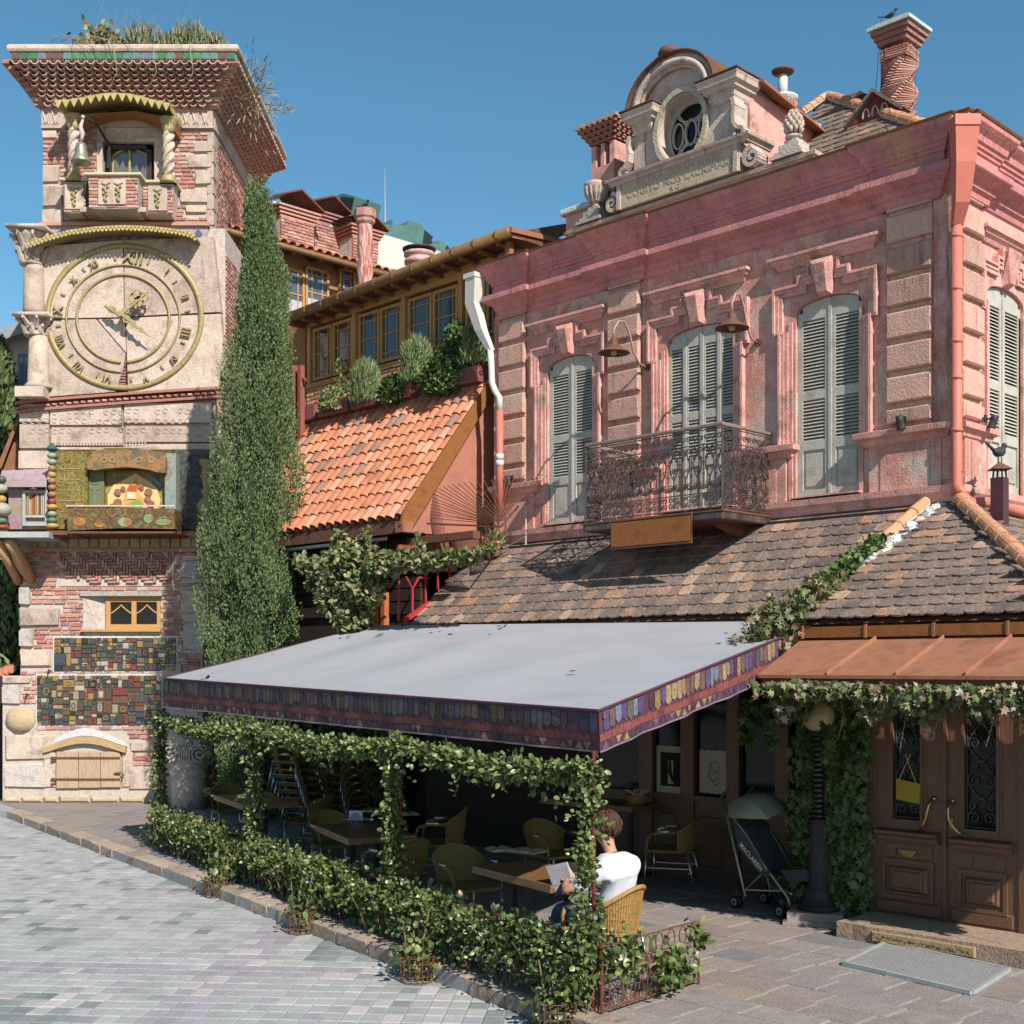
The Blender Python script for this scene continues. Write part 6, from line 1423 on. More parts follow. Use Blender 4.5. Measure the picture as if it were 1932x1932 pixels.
m = MB(T); x = tx(389, -.3); m.lathe((x, -.3, tz(1002)), [(.1, 0), (.14, .04), (.1, .1), (.05, .2), (.17, .35), (.2, .5), (.12, .62), (.06, .68), (.1, .75), (.12, .8), (.06, .86), (.1, 1.05), (.12, 1.08), (.09, 1.3), (.14, 1.36), (.14, 1.45), (0, 1.46)], 14); part(m, 'turned_column', gold, ST, smooth=40)
# beaded posts
bp_ = M('bead_paint', [(.9, .9, .9), (1.1, 1.1, 1.1)], 9, .4, .15, pal=[(.36, .2, .1), (.14, .2, .14), (.3, .34, .26), (.34, .07, .06), (.4, .38, .3), (.5, .3, .1), (.1, .12, .1)], fb=.25)
bs = MB(); bs.ball((0, 0, 0), 1, 12, sz=.8); bme = bs.mesh('bead', (0, 0, 0)); bme.materials.append(bp_)
bme.polygons.foreach_set('use_smooth', [True]*len(bme.polygons))
BP = thing('beaded_post', 'turned post of coloured beads with a green pointed cap left of the painted stage', 'post', tuple(T.w(tx(97, -.8), -.8, tz(1000, -.8))))
for v, r_ in ((860, .10), (872, .10), (884, .085), (896, .085), (908, .085), (920, .085), (933, .09), (946, .08), (957, .12), (970, .10), (982, .11), (993, .14)):
    x, z = tp(98+(v-860)*.005, v, -.8); piece('bead', bme, Matrix.Translation(T.w(x-.0*(v-850), -.8, z)) @ Matrix.Diagonal((r_, r_, .085, 1)), BP)
x, z = tp(98, 848, -.8); m = MB(T); m.lathe((x, -.8, z), [(.06, -.05), (.13, 0), (.02, .13), (0, .14)], 10); part(m, 'green_cap', col1('dark_green_cap', (.04, .12, .09)), BP)
B2 = thing('big_beaded_post', 'fat turned post with an orange bulb at the left edge of the photo', 'post', tuple(T.w(tx(4, -1.0), -1.0, tz(1000, -1))))
for v, r_, h in ((905, .10, .1), (922, .12, .12), (942, .10, .1), (962, .2, .19), (983, .12, .09), (995, .16, .08)):
    x, z = tp(3, v, -1.0); piece('bead', bme, Matrix.Translation(T.w(x, -1.0, z)) @ Matrix.Diagonal((r_, r_, h, 1)), B2)
# ticket booth
BT = thing('painted_booth', 'little painted booth with a grey slatted shutter and lilac metal roof, left of the stage', 'booth', tuple(T.w(tx(50, -.7), -.7, tz(1000, -.7))))
a, b, c, d = pr(16, 92, 905, 998, -.6); m = MB(T); m.box(a, b, -.6, .5, c, d); part(m, 'body', M('booth_paint', [(.32, .2, .14), (.4, .24, .3), (.3, .32, .2), (.45, .2, .12), (.26, .28, .36)], 2.5, .5, .2), BT)
m = MB(T); e = lambda u, v, y: (tx(u, y), y, tz(v, y))
m.add([e(-6, 918, -.8), e(88, 908, -.8), e(92, 884, -.1), e(4, 888, -.1)], [(0, 1, 2, 3)]); m.box(tx(-6, -.8), tx(88, -.8), -.82, -.79, tz(919, -.8), tz(908, -.8)); part(m, 'lilac_roof', M('lilac_sheet', [(.36, .26, .28), (.46, .36, .38)], 4, .5, .1), BT)
m = MB(T)
for q in range(5):
    f = q/4; p0 = e(-4+88*f, 917-9*f, -.805); p1 = e(6+84*f, 888-4*f, -.1); m.tube([p0, p1], .018, 4)
part(m, 'roof_seams', MATS['lilac_sheet'], BT, kind='stuff')
a, b, c, d = pr(42, 90, 925, 992, -.68); m = MB(T); m.box(a, a+.06, -.68, -.6, c, d); m.box(b-.06, b, -.68, -.6, c, d); m.box(a, b, -.681, -.6, d-.06, d); m.box(a, b, -.681, -.6, c, c+.07); m.box(a, b, -.679, -.6, c+.17, c+.22); so2_ = part(m, 'shutter_frame', greyw, BT)
strp = M('stripe_paint', [(.9, .9, .9), (1.1, 1.1, 1.1)], 9, .5, .1, pal=[(.5, .45, .35), (.4, .08, .05), (.3, .3, .2), (.45, .26, .1), (.15, .1, .08), (.5, .4, .28)])
su = unit('coloured_slat', strp, 0, .1, 1)
for i in range(9): x = a+.08+i*(b-a-.16)/9+.02; piece('coloured_slat', su, TRS(T, x, -.63, (c+.22+d-.06)/2, (b-a-.16)/9-.012, .03, d-.06-c-.22), BT)
m = MB(T); m.lathe(((a+b)/2, -.62, d), [(.24, 0), (.2, .06), (.06, .09), (0, .12)], 4); part(m, 'shutter_hood', rustd, BT)
# timber shelf and log brace
SH = thing('timber_shelf', 'grey weathered plank shelf carrying the booth, propped by a peeled log', 'shelf', tuple(T.w(tx(40, -.5), -.5, tz(1010))))
m = MB(T); m.box(tx(-40, -1.1), tx(92, -1.1), -1.1, .2, tz(1014, -1.1), tz(1003, -1.1)); part(m, 'plank', greyw, SH)
m = MB(T); m.box(tx(88, -.9), tx(140, -.9), -.9, .2, tz(1009, -.9), tz(1001, -.9)); m.box(tx(126, -1), tx(330, -1), -.96, .0, tz(1007, -.9), tz(1003, -.9)); part(m, 'plank', rustd, SH)
m = MB(T); m.tube([e(14, 1018, -.9), e(28, 1036, -.7), e(40, 1062, -.4), e(58, 1092, .0)], [.11, .12, .14, .12], 9); part(m, 'log_brace', logm, SH, smooth=50)
m = MB(T); m.tube([e(-4, 1020, -.9), e(12, 1055, -.6), e(36, 1098, .05)], [.09, .09, .1], 8); part(m, 'log_brace', logm, SH, smooth=50)
m = MB(T); m.box(tx(18), tx(36), -.7, 0, tz(1060), tz(1052)); part(m, 'tie_beam', woodw, SH)
m = MB(T)
for dz_ in (0, .35): m.tube([T.w(-14, 4, tz(552)-dz_), T.w(tx(38), 1.5, tz(540)-dz_)], .008, 3)
solo(m, 'overhead_wires', ironb, 'two thin overhead wires running from the left edge to the marble column', 'wires', tuple(T.w(-14, 4, tz(552))))
# ===== left edge background
LB = Fr(-14.6, 33, 1, .15)
bg_ = thing('pale_house_behind', 'pale house with a blue-framed window far behind the left column', 'house', tuple(LB.w(2, 0, 0)))
m = MB(LB); a, zt = LB.hit(60, 640); m.box(-3, a+2.2, 0, 6, 0, zt); part(m, 'wall', M('pale_wall', [(.62, .52, .42), (.7, .6, .5)], 2, .9, .2), bg_)
p0 = LB.hit(-10, 638, -.5); p1 = LB.hit(40, 607, -.5); p2 = LB.hit(100, 612, -.5)
m = MB(LB); m.add([(p0[0]-2, -.5, p0[1]-.6), (p1[0], -.5, p1[1]), (p2[0]+1, -.5, p2[1]), (p2[0]+1, 6, p2[1]+1.2), (p1[0], 6, p1[1]+1.2), (p0[0]-2, 6, p0[1]+.6), (p0[0]-2, -.5, p0[1]-.9), (p1[0], -.5, p1[1]-.3), (p2[0]+1, -.5, p2[1]-.3)], [(0, 1, 4, 5), (1, 2, 3, 4), (0, 6, 7, 1), (1, 7, 8, 2)]); part(m, 'roof', M('grey_metal_roof', [(.25, .26, .27), (.33, .34, .34)], 3, .6, .1), bg_, fix=False)
a, d = LB.hit(34, 668, -.03); b, c = LB.hit(58, 742, -.03); m = MB(LB); m.box(a, b, -.05, .02, c, d); wo = part(m, 'window_frame', M('blue_frame', [(.2, .28, .42)], 4, .5, .1), bg_)
m = MB(LB); m.box(a+.06, (a+b)/2-.03, -.06, -.04, c+.08, d-.08); m.box((a+b)/2+.03, b-.06, -.06, -.04, c+.08, d-.08); part(m, 'pane', glassmat('sky_glass', (.2, .22, .24), .08), wo)
# lean-to stair roof behind
m = MB(T); m.add([e(-4, 875, 1.5), e(34, 785, 1.5), e(34, 800, 1.5), e(2, 885, 1.5), e(-4, 875, 2.2), e(34, 785, 2.2), e(34, 800, 2.2), e(2, 885, 2.2)], [(0, 1, 2, 3), (0, 4, 5, 1), (3, 2, 6, 7)]); m.add([e(2, 884, 1.7), e(34, 800, 1.7), e(38, 930, 1.7), e(-10, 930, 1.7)], [(0, 1, 2, 3)])
solo(m, 'sloping_tiled_gable', M('brown_gable', [(.24, .1, .05), (.32, .15, .08)], 4, .8, .3), 'brown sloping gable with a tiled edge behind the left side of the tower', 'gable', tuple(T.w(tx(15, 1.5), 1.5, tz(900))))
lt = thing('low_tiled_roof', 'sliver of orange tiled roof at the left edge behind the tower base', 'roof', tuple(T.w(tx(10, 1), 1, tz(1270))))
for i in range(5):
    m = MB(T); m.tube([e(-14+i*9, 1275-i*3, .8), e(0+i*9, 1262-i*3, 2.2)], .09, 6); part(m, 'clay_tile', clay, lt)
m = MB(T); m.box(tx(-30), tx(34), .8, 3, 0, tz(1276, .8)); part(m, 'wall', darkwall, lt)
# ===== middle building: gallery over an orange roof
MBd = thing('gallery_house', 'brick house with a honey-wood glazed gallery over an orange barrel-tiled roof', 'house', tuple(P.w(-4, 0, 0)))
ph = P.hit
YE = -1.72; ze = ph(700, 985, YE)[1]; YT = .25
xr0 = -.12
zt_ = ph(745, 762, YT)[1]
xl = ph(545, 1000, YE)[0]-2.0
# roof bed
m = MB(P); m.add([(xl, YE, ze-.04), (xr0, YE, ze-.04), (xr0, YT, zt_-.04), (xl, YT, zt_-.04)], [(0, 1, 2, 3)]); part(m, 'roof_boarding', rustd, MBd, fix=False)
me = MB(); k = 6; vs = []
for yy, sc_ in ((-.5, 1.0), (.66, .82)):
    for rad in (1, .84):
        for i in range(k+1): t = math.pi*i/k; vs.append((rad*sc_*math.cos(t)*.5, yy, rad*sc_*math.sin(t)*.5))
k1 = k+1; fs = []
for i in range(k): fs += [(i, i+1, 2*k1+i+1, 2*k1+i), (k1+i+1, k1+i, 3*k1+i, 3*k1+i+1), (i+1, i, k1+i, k1+i+1)]
me.add(vs, fs); bar = me.mesh('barrel_tile', (0, 0, 0)); bar.materials.append(clay)
L = math.hypot(YT-YE, zt_-ze); ang = math.atan2(zt_-ze, YT-YE); ex = .30; tw = .235; nr = int(L/ex)+1; cells = []; rr = random.Random(12)
for i in range(nr):
    x = xr0-tw*.5
    while x > xl: cells.append((x+rr.uniform(-.008, .008), i*ex+rr.uniform(-.015, .015)+ex*.5, rr.uniform(-.03, .03))); x -= tw
def bm(c): return P.M @ Matrix.Translation((c[0], YE+math.cos(ang)*c[1], ze+math.sin(ang)*c[1])) @ Matrix.Rotation(ang, 4, 'X') @ Matrix.Rotation(c[2], 4, 'Z') @ Matrix.Rotation(-.055, 4, 'X') @ Matrix.Translation((0, 0, .02)) @ Matrix.Diagonal((tw*.9, ex, .17, 1))
vis = lambda c: ph(566, 990, YE)[0]-.2 < c[0]
cells.sort(key=lambda c: (not vis(c), -c[0])); n_ = 0; rest = MB(); cor = [v.co.copy() for v in bar.vertices]; fcs = [tuple(p.vertices) for p in bar.polygons]
for c in cells:
    if n_ < 298: piece('barrel_tile', bar, bm(c), MBd); n_ += 1
    else: mm = bm(c); rest.rn = rr.random(); rest.add([mm @ v for v in cor], fcs)
if rest.v: part(rest, 'barrel_tile_courses', clay, MBd, kind='stuff', fix=False)
# channel tiles between (seen in the gaps)
m = MB(P); x = xr0-tw
while x > xl: m.tube([(x, YE+.02, ze+.0), (x, YT, zt_+.0)], .045, 5); m.rn = rr.random(); x -= tw
part(m, 'channel_tiles', clay, MBd, kind='stuff')
# verge board, gable wall, fascia
m = MB(P); m.ext([(YE-.12, ze-.12), (YE-.05, ze+.12), (YT, zt_+.12), (YT, zt_-.2), (YE+.1, ze-.2)], xr0, xr0+.05, 'x'); part(m, 'verge_board', cort, MBd)
m = MB(P); m.box(xr0-.12, xr0+.07, YE-.1, YE+.12, ze-.24, ze-.06); part(m, 'verge_foot', rustm, MBd)
m = MB(P); m.ext([(YE+.1, ze-.22), (YT, zt_-.12), (2.0, zt_-.12), (2.0, 0), (YE+.3, 0)][:0] or [(YE+.12, ze-.22), (YT+.0, zt_-.2), (YT+1.5, zt_-.2), (YT+1.5, ze-.22)], xr0-.22, xr0-.04, 'x'); part(m, 'gable_wall', M('smooth_pink_render', [(.40, .16, .11), (.46, .19, .13), (.36, .15, .11)], 2.5, .7, .12, fb=.05), MBd)
m = MB(P); m.box(xl, xr0, YE-.02, YE+.04, ze-.24, ze-.04); part(m, 'fascia', rustd, MBd)
m = MB(P); m.tube([(xl, YE+.1, ze-.29), (xr0-.6, YE+.1, ze-.29)], .035, 5); part(m, 'white_strip', pipew, MBd)
m = MB(P); m.box(xl, xr0-.1, YE+.45, YE+.55, 2.2, ze-.1)
part(m, 'dark_board_wall', darkwall, MBd)
bu = unit('wall_board', darkwall, .0, .05, 1)
for i in range(6): piece('wall_board', bu, TRS(P, (xl+xr0-.1)/2, YE+.42, ze-.35-i*.22, xr0-.1-xl, .05, .2), MBd)
m = MB(P); m.box(xr0-.3, .3, YE+.3, YT, ze-.55, ze-.3); m.box(xr0, 1.3, YE+.2, YE+.35, ze-.42, ze-.30); part(m, 'deck_beam', rustd, MBd)
m = MB(P); m.box(xr0-3.2, xr0+.2, -.3, .0, 3.2, ze-.5); part(m, 'side_brick_wall', darkwall, MBd)
# brick wall under the windows and the windows
YG2 = .45
zsill = lambda u: ph(u, 0, YG2)
zb = zt_-.25; s_l, z_s = ph(585, 752, YG2); _, z_s2 = ph(905, 648, YG2)
z_s = ph(690, 703, YG2)[1]
gx1 = -.05; gx0 = ph(580, 700, YG2)[0]
m = MB(P); m.box(gx0, gx1, YG2, YG2+.3, zb-1.2, z_s); part(m, 'brick_base', mortar, MBd)
bricks(P, gx0, gx1, zb, z_s, YG2, MBd, bw=.26, bh=.085, nmax=200, seed=30, mat=M('buff_brick', [(.9, .9, .9), (1.1, 1.05, 1)], 9, .9, .7, fb=.15, pal=[(.55, .28, .15), (.6, .34, .2), (.5, .24, .13), (.64, .4, .26), (.56, .3, .18)]), name='wall_brick', order=lambda c: -c[0])
zg1 = ph(700, 560, YG2)[1]; zgL = ph(590, 612, YG2)[1]; zg = (zg1+zgL)/2
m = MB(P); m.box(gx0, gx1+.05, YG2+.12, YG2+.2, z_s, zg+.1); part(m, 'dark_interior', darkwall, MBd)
gw = wood
ux = [(586, 668), (671, 762), (764, 868), (872, 962)]
m = MB(P); m.box(gx0, gx1, YG2-.04, YG2+.12, z_s-.04, z_s+.06); m.box(gx0, gx1+.3, YG2-.05, YG2+.12, zg-.14, zg+.08); part(m, 'gallery_rail', gw, MBd)
gl_ = glassmat('gallery_glass', (.06, .065, .07), .03)
for (u0, u1) in ux:
    a = ph(u0, 700, YG2)[0]; b = min(ph(u1, 640, YG2)[0], 1.2)
    fr = MB(P); fr.box(a-.05, a+.06, YG2-.06, YG2+.1, z_s+.06, zg-.14); fo = part(fr, 'window_frame', gw, MBd)
    w = (b-a-.12)/2
    for k in range(2):
        x0 = a+.1+k*(w+.0); x1 = x0+w-.03; z0, z1 = z_s+.1, zg-.2
        m = MB(P); s = .06
        for q in ((x0, x0+s, z0, z1), (x1-s, x1, z0, z1), (x0+s, x1-s, z0, z0+s), (x0+s, x1-s, z1-s, z1)): m.box(q[0], q[1], YG2-.02, YG2+.06, q[2], q[3])
        for xx in (x0+s+.08, x1-s-.1): m.box(xx, xx+.022, YG2, YG2+.04, z0+s, z1-s)
        for zz in (z0+s+.1, (z0+z1)/2, z1-s-.13): m.box(x0+s, x1-s, YG2+.002, YG2+.038, zz, zz+.022)
        so_ = part(m, 'sash', gw, MBd)
        m = MB(P); m.box(x0+s, x1-s, YG2+.018, YG2+.022, z0+s, z1-s); part(m, 'pane', gl_, so_)
        m = MB(P); n = 8
        m.ext([(x0+s, z0+s), (x1-s, z0+s), (x1-s, z0+s+.12)]+[(x1-s-(x1-x0-2*s)*i/n, z0+s+.13+.07*(i % 2)) for i in range(n+1)], YG2+.05, YG2+.055, 'y'); part(m, 'net_curtain', M('net_curtain', [(.3, .3, .32)], 5, .9, .1), so_)
m = MB(P); m.box(gx0-.75, gx0-.05, YG2-.02, YG2+.1, z_s-1.2, zg); part(m, 'panelled_end', M('brown_boards', [(.3, .15, .06), (.38, .2, .08)], 3, .6, .3, stretch=(9, 9, 1)), MBd)
# gutter and roof of the gallery
YGT = -.05; zgA = ph(536, 603, YGT); zgB = ph(962, 437, YGT)
gA = P.w(zgA[0], YGT, zgA[1]); gB = P.w(zgB[0], YGT, zgB[1])
gcol = M('brown_gutter', [(.2, .11, .05), (.28, .16, .07)], 4, .45, .1)
m = MB(); m.tube([gA, gB], .10, 8); part(m, 'gutter', gcol, MBd, smooth=40)
for i in range(12):
    f = (i+.5)/12; c = gA+(gB-gA)*f; m = MB(); m.tube([c-(gB-gA).normalized()*.02, c+(gB-gA).normalized()*.02], .115, 8); part(m, 'gutter_bracket', gcol, MBd)
up_ = Vector((P.n[0], P.n[1], 0)); z3 = Vector((0, 0, 1))
m = MB(); d_ = (gB-gA).normalized(); A0, B0 = gA+up_*.05, gB+up_*.05
m.add([A0, B0, B0+up_*2.4+z3*.85, A0+up_*2.4+z3*.85, A0-z3*.06, B0-z3*.06, B0+up_*.7-z3*.06, A0+up_*.7-z3*.06], [(0, 1, 2, 3), (4, 5, 6, 7), (0, 4, 5, 1), (1, 5, 6, 2)]); part(m, 'gallery_roof', rustd, MBd, fix=False)
m = MB()
for i in range(14): c = gA+(gB-gA)*((i+.3)/14)+z3*(-.12); m.tube([c+up_*.02, c+up_*.6], .04, 4)
part(m, 'rafter_ends', MATS['carved_brown_timber'], MBd, kind='stuff')
# gable end of the gallery roof behind the pink cornice
m = MB(); G1 = gB; R2 = P.w(*[ph(1065, 458, 1.3)[0], 1.3, ph(1065, 458, 1.3)[1]])
R1 = gB+z3*.03
m.tube([R1, R2], .06, 4); m.add([R1+z3*.04, R2+z3*.04, R2-z3*.12, R1-z3*.12], [(0, 1, 2, 3)]); part(m, 'gable_verge', rustm, MBd, fix=False)
xp, zp = ph(957, 455, .1); m = MB(P); m.box(xp-.06, xp+.06, .1, .2, zp-.7, zp); part(m, 'gable_post', rustm, MBd)
m = MB(P); m.box(xp-.4, xp+2.0, .6, .7, 8.6, ph(1000, 470, .6)[1]-.1); part(m, 'gable_boards', wood, MBd)
# end stair post at the left
for u in (555, 568): x, z = ph(u, 690, -.1); m = MB(P); m.box(x-.05, x+.05, -.15, -.05, zb-.9, z); part(m, 'stair_post', M('maroon_post', [(.3, .1, .07)], 4, .6, .1), MBd)
m = MB(P); a = ph(545, 690, -.1); b = ph(578, 718, -.1); m.tube([(a[0], -.1, a[1]), (b[0], -.1, b[1])], .025, 5); part(m, 'stair_rail', MATS['maroon_post'], MBd)
# planters under the windows (maroon boxes) and plants in them
pm_ = M('maroon_planter', [(.24, .07, .07), (.3, .1, .09)], 4, .6, .1)
pl = [(568, 606, 770, 800), (610, 668, 752, 782), (672, 722, 745, 775), (745, 788, 722, 750), (820, 850, 712, 735), (860, 915, 690, 715)]
for i, (u0, u1, v0, v1) in enumerate(pl):
    yy = .1; a = ph(u0, v1, yy)[0]; b = ph(u1, v1, yy)[0]; z = zt_-.02
    m = MB(P); m.bev(a, b-.03, yy-.15, yy+.2, z, z+.28, .01)
    lab = ['maroon planter box nearest the cypress, below the gallery', 'second maroon planter box from the cypress, under the leftmost gallery window', 'third maroon planter box from the cypress, with a green shrub over it', 'maroon planter box in the middle of the row under trailing ivy', 'small maroon planter box half hidden by ivy', 'long maroon planter box beside the white hopper pipe'][i]
    solo(m, 'planter_box', pm_, lab, 'planter', tuple(P.w((a+b)/2, yy, z)), 'maroon planter boxes along the gallery')
def shrub(u, v, w, h, n, mat, kind_, label, size=.09, yy=-.02, jit=.8, up_=True, name='balcony_shrub', depth=.25, flop=0):
    x, z = ph(u, v, yy); c = P.w(x, yy, z); th = rng.random(n)*2*math.pi; r = rng.random(n)**.5
    hh = rng.random(n); wv = w*(1-.45*hh) if up_ else w*np.sqrt(np.clip(1-(2*hh-1)**2, 0.05, 1))
    lx = wv*r*np.cos(th); ly = depth*r*np.sin(th); lz = h*hh*(1-.3*r**2)-flop
    C = np.stack([c.x+lx*P.e[0]+ly*P.n[0], c.y+lx*P.e[1]+ly*P.n[1], c.z+lz], 1)
    D = np.stack([lx/w*.7, ly, np.ones(n)*(1 if up_ else .1)], 1); D = D/np.linalg.norm(D, axis=1)[:, None]
    return plant(name, C, D, size, mat, kind_, label, 'plant', jit=jit)
rosem = leafmat('rosemary_leaf', [(.15, .22, .075), (.2, .27, .10), (.11, .16, .06), (.25, .31, .13)])
shrub(628, 778, .35, .5, 900, vineleaf, 'oval', 'light green bush in the planter nearest the cypress', .07, jit=1)
shrub(690, 762, .42, .85, 2400, rosem, 'blade', 'bushy upright rosemary in the planter below the second gallery window', .11, jit=.5)
shrub(745, 752, .36, .55, 1100, ivyleaf, 'oval', 'dark trailing ivy between the two rosemary bushes', .07, jit=1, up_=False, flop=.1)
shrub(786, 722, .44, .85, 2600, rosem, 'blade', 'tallest rosemary bush in front of the brick wall of the gallery', .11, jit=.5)
shrub(838, 735, .6, .85, 2300, ivyleaf, 'oval', 'mass of ivy spilling over the planters toward the orange tiles', .07, jit=1, up_=False, flop=.1)
shrub(862, 690, .3, .8, 900, ivyleaf, 'oval', 'ivy climbing the gallery bricks right of the tallest rosemary', .065, jit=1, yy=.3)
shrub(898, 690, .34, .72, 1300, rosem, 'blade', 'feathery dark plant in the long planter beside the white pipe', .12, jit=.6)
shrub(650, 745, .07, .75, 120, ivyleaf, 'oval', 'thin creeper stem climbing the brick wall under the first gallery window', .07, jit=1, yy=.35)
# ---- fan of rusty rods
FN = thing('rod_fan', 'sunburst fan of thin rusty rods spread against the pink gable wall', 'railing', tuple(P.w(.1, -1.3, 5.1)))
def rod(u0, v0, y0, u1, v1, y1, r_=.009):
    a, z0 = ph(u0, v0, y0); b, z1 = ph(u1, v1, y1); m = MB(P); m.tube([(a, y0, z0), (b, y1, z1)], r_*.8, 4); return part(m, 'rod', rustd, FN)
c6 = lambda x, y: ((560+x/3.22)/1.089, (760+y/3.22)/1.089)
tips = [(890, 965), (900, 935), (915, 910), (935, 885), (960, 862), (985, 842), (1010, 825), (1040, 808), (1070, 795), (1100, 785), (1130, 775), (1160, 767), (1195, 760), (1230, 752), (1265, 745), (1305, 742), (1350, 735), (1400, 732), (1450, 728)]
for i, (x, y) in enumerate(tips):
    u, v = c6(x, y); bx = 1380+120*i/18; by = 1015-20*i/18-5*(i % 2); u0, v0 = c6(bx+40, by); rod(u0, v0, -1.35, u, v, -1.05)
tips2 = [(1545, 715), (1570, 705), (1600, 702), (1635, 700), (1665, 695), (1700, 695), (1730, 690), (1760, 690), (1790, 688), (1815, 700)]
for i, (x, y) in enumerate(tips2): u, v = c6(x, y); u0, v0 = c6(1500+9*i, 985-8*i); rod(u0, v0, -1.0, u, v, -.55)
m = MB(P); a = ph(806, 988, -1.35); b = ph(945, 994, -1.35); c = ph(978, 955, -.7); m.tube([(a[0], -1.35, a[1]), (b[0], -1.35, b[1]), (c[0], -.7, c[1])], .02, 4); part(m, 'rail', rustd, FN)
# ---- red steel trellis under the deck, along the roof verge
TR = thing('red_trellis', 'red-painted steel trellis standing on the left edge of the old tiled roof', 'trellis', tuple(P.w(-.15, -.8, 4)))
TXx = -.16
Tf = Fr(P.w(TXx, 0).x, P.w(TXx, 0).y, P.n[0], P.n[1])     # x runs into the building
def tq(u, v): return Tf.hit(u, v, 0)
m = MB(Tf); a, b = tq(762, 1172), tq(936, 1047); m.tube([(a[0], 0, a[1]), (b[0], 0, b[1])], .05, 4); part(m, 'bottom_rail', redpaint, TR)
ztb = tq(936, 1046)[1]; m = MB(Tf); m.tube([(tq(752, 1100)[0], 0, ztb), (b[0], 0, ztb)], .035, 4); part(m, 'top_rail', redpaint, TR)
bars = [(752, 1172), (778, 1160), (803, 1142), (826, 1125), (848, 1108), (869, 1093)]
for i, (u, v) in enumerate(bars):
    x, z = tq(u, v); m = MB(Tf)
    if i % 2 == 0 or i > 3: m.tube([(x, 0, z), (x, 0, ztb)], .022, 4)
    else: zz = z+.42; m.tube([(x, 0, z), (x, 0, zz)], .022, 4); m.tube([(x-.14, 0, zz+.2), (x, 0, zz), (x+.14, 0, zz+.2)], .02, 4)
    part(m, 'upright', redpaint, TR)
m = MB(Tf)
for i, (u, v) in enumerate(bars[1:5:2]): x, z = tq(u, v); m.tube([(x+.14, 0, z+.62), (x+.36, 0, z+.62)], .02, 4)
part(m, 'cross_bar', redpaint, TR, kind='stuff')
# dark terrace glazing below the gallery roof, red posts
m = MB(P)
yy = -1.0
for u in (575, 598, 660): x = ph(u, 1200, yy)[0]; m.box(x-.05, x+.05, yy-.05, yy+.05, 3.0, ze-.3)
m.box(xl, xr0-.6, yy-.05, yy+.05, ph(640, 1150, yy)[1]-.05, ph(640, 1150, yy)[1]+.05); part(m, 'window_bars', M('dark_bar', [(.07, .055, .05)], 4, .6, .1), MBd, kind='stuff')
m = MB(P); m.box(xl, xr0-.6, yy+.02, yy+.04, 2.9, ph(640, 1080, yy)[1]); part(m, 'terrace_glass', glassmat('terrace_glass', (.035, .038, .036), .05), MBd)
m = MB(P); m.box(xl, -.1, -1.2, 3.0, 2.6, 2.9); part(m, 'terrace_floor', darkwall, MBd)
for i, (u, v0, v1) in enumerate(((707, 1050, 1095), (709, 1110, 1160), (726, 1118, 1165))):
    x, z0 = ph(u, v1, -1.5); _, z1 = ph(u, v0, -1.5); m = MB(P); m.box(x-.05, x+.05, -1.55, -1.45, min(z0, 3.2) if i else z0, z1); part(m, 'red_post', M('old_red_post', [(.42, .1, .04), (.5, .2, .08)], 8, .7, .3), MBd)
m = MB(P); a, z = ph(800, 1045, -.9); m.bev(a-.9, a+.3, -1.0, -.4, z-.3, z, .03); part(m, 'brick_chunk', brickm, MBd)
# small pot with plant at the eave of the pink base
x, z = ph(935, 1050, -.35); pt = thing('clay_flower_pot', 'clay pot with a spiky plant at the top left corner of the old tiled roof', 'plant pot', tuple(P.w(x, -.35, z)))
m = MB(P); m.lathe((x, -.35, z), [(.07, 0), (.10, .2), (.12, .22), (.11, .25), (0, .24)], 12); part(m, 'pot', clay, pt, smooth=40)
C = np.array(P.w(x, -.35, z+.28))+rng.normal(0, .07, (160, 3)); D = (C-np.array(P.w(x, -.35, z+.2))); D /= np.linalg.norm(D, axis=1)[:, None]; leaves('foliage', C, D, .13, vineleaf, 'blade', org=tuple(P.w(x, -.35, z)), parent=pt, jit=.4)
# white cable
m = MB(P); a, z0 = ph(940, 1042, -.3); b, z1 = ph(1110, 940, -.9); c, z2 = ph(1218, 870, -1.1); m.tube([(a, -.3, z0), (b, -.9, z1), (c, -1.1, z2)], .009, 4); solo(m, 'stay_cable', pipew, 'thin white cable running up to the balcony from the roof corner', 'cable', tuple(P.w(a, -.3, z0)))
m = MB(P); a, z0 = ph(992, 955, -.12); b, z1 = ph(996, 1030, -.12)
m.tube([(a, -.12, z0), (a, -.12, z1-.2)], .012, 4); solo(m, 'rain_chain', pipew, 'thin white rain chain hanging at the left pilaster of the pink house', 'chain', tuple(P.w(a, -.12, z0)))
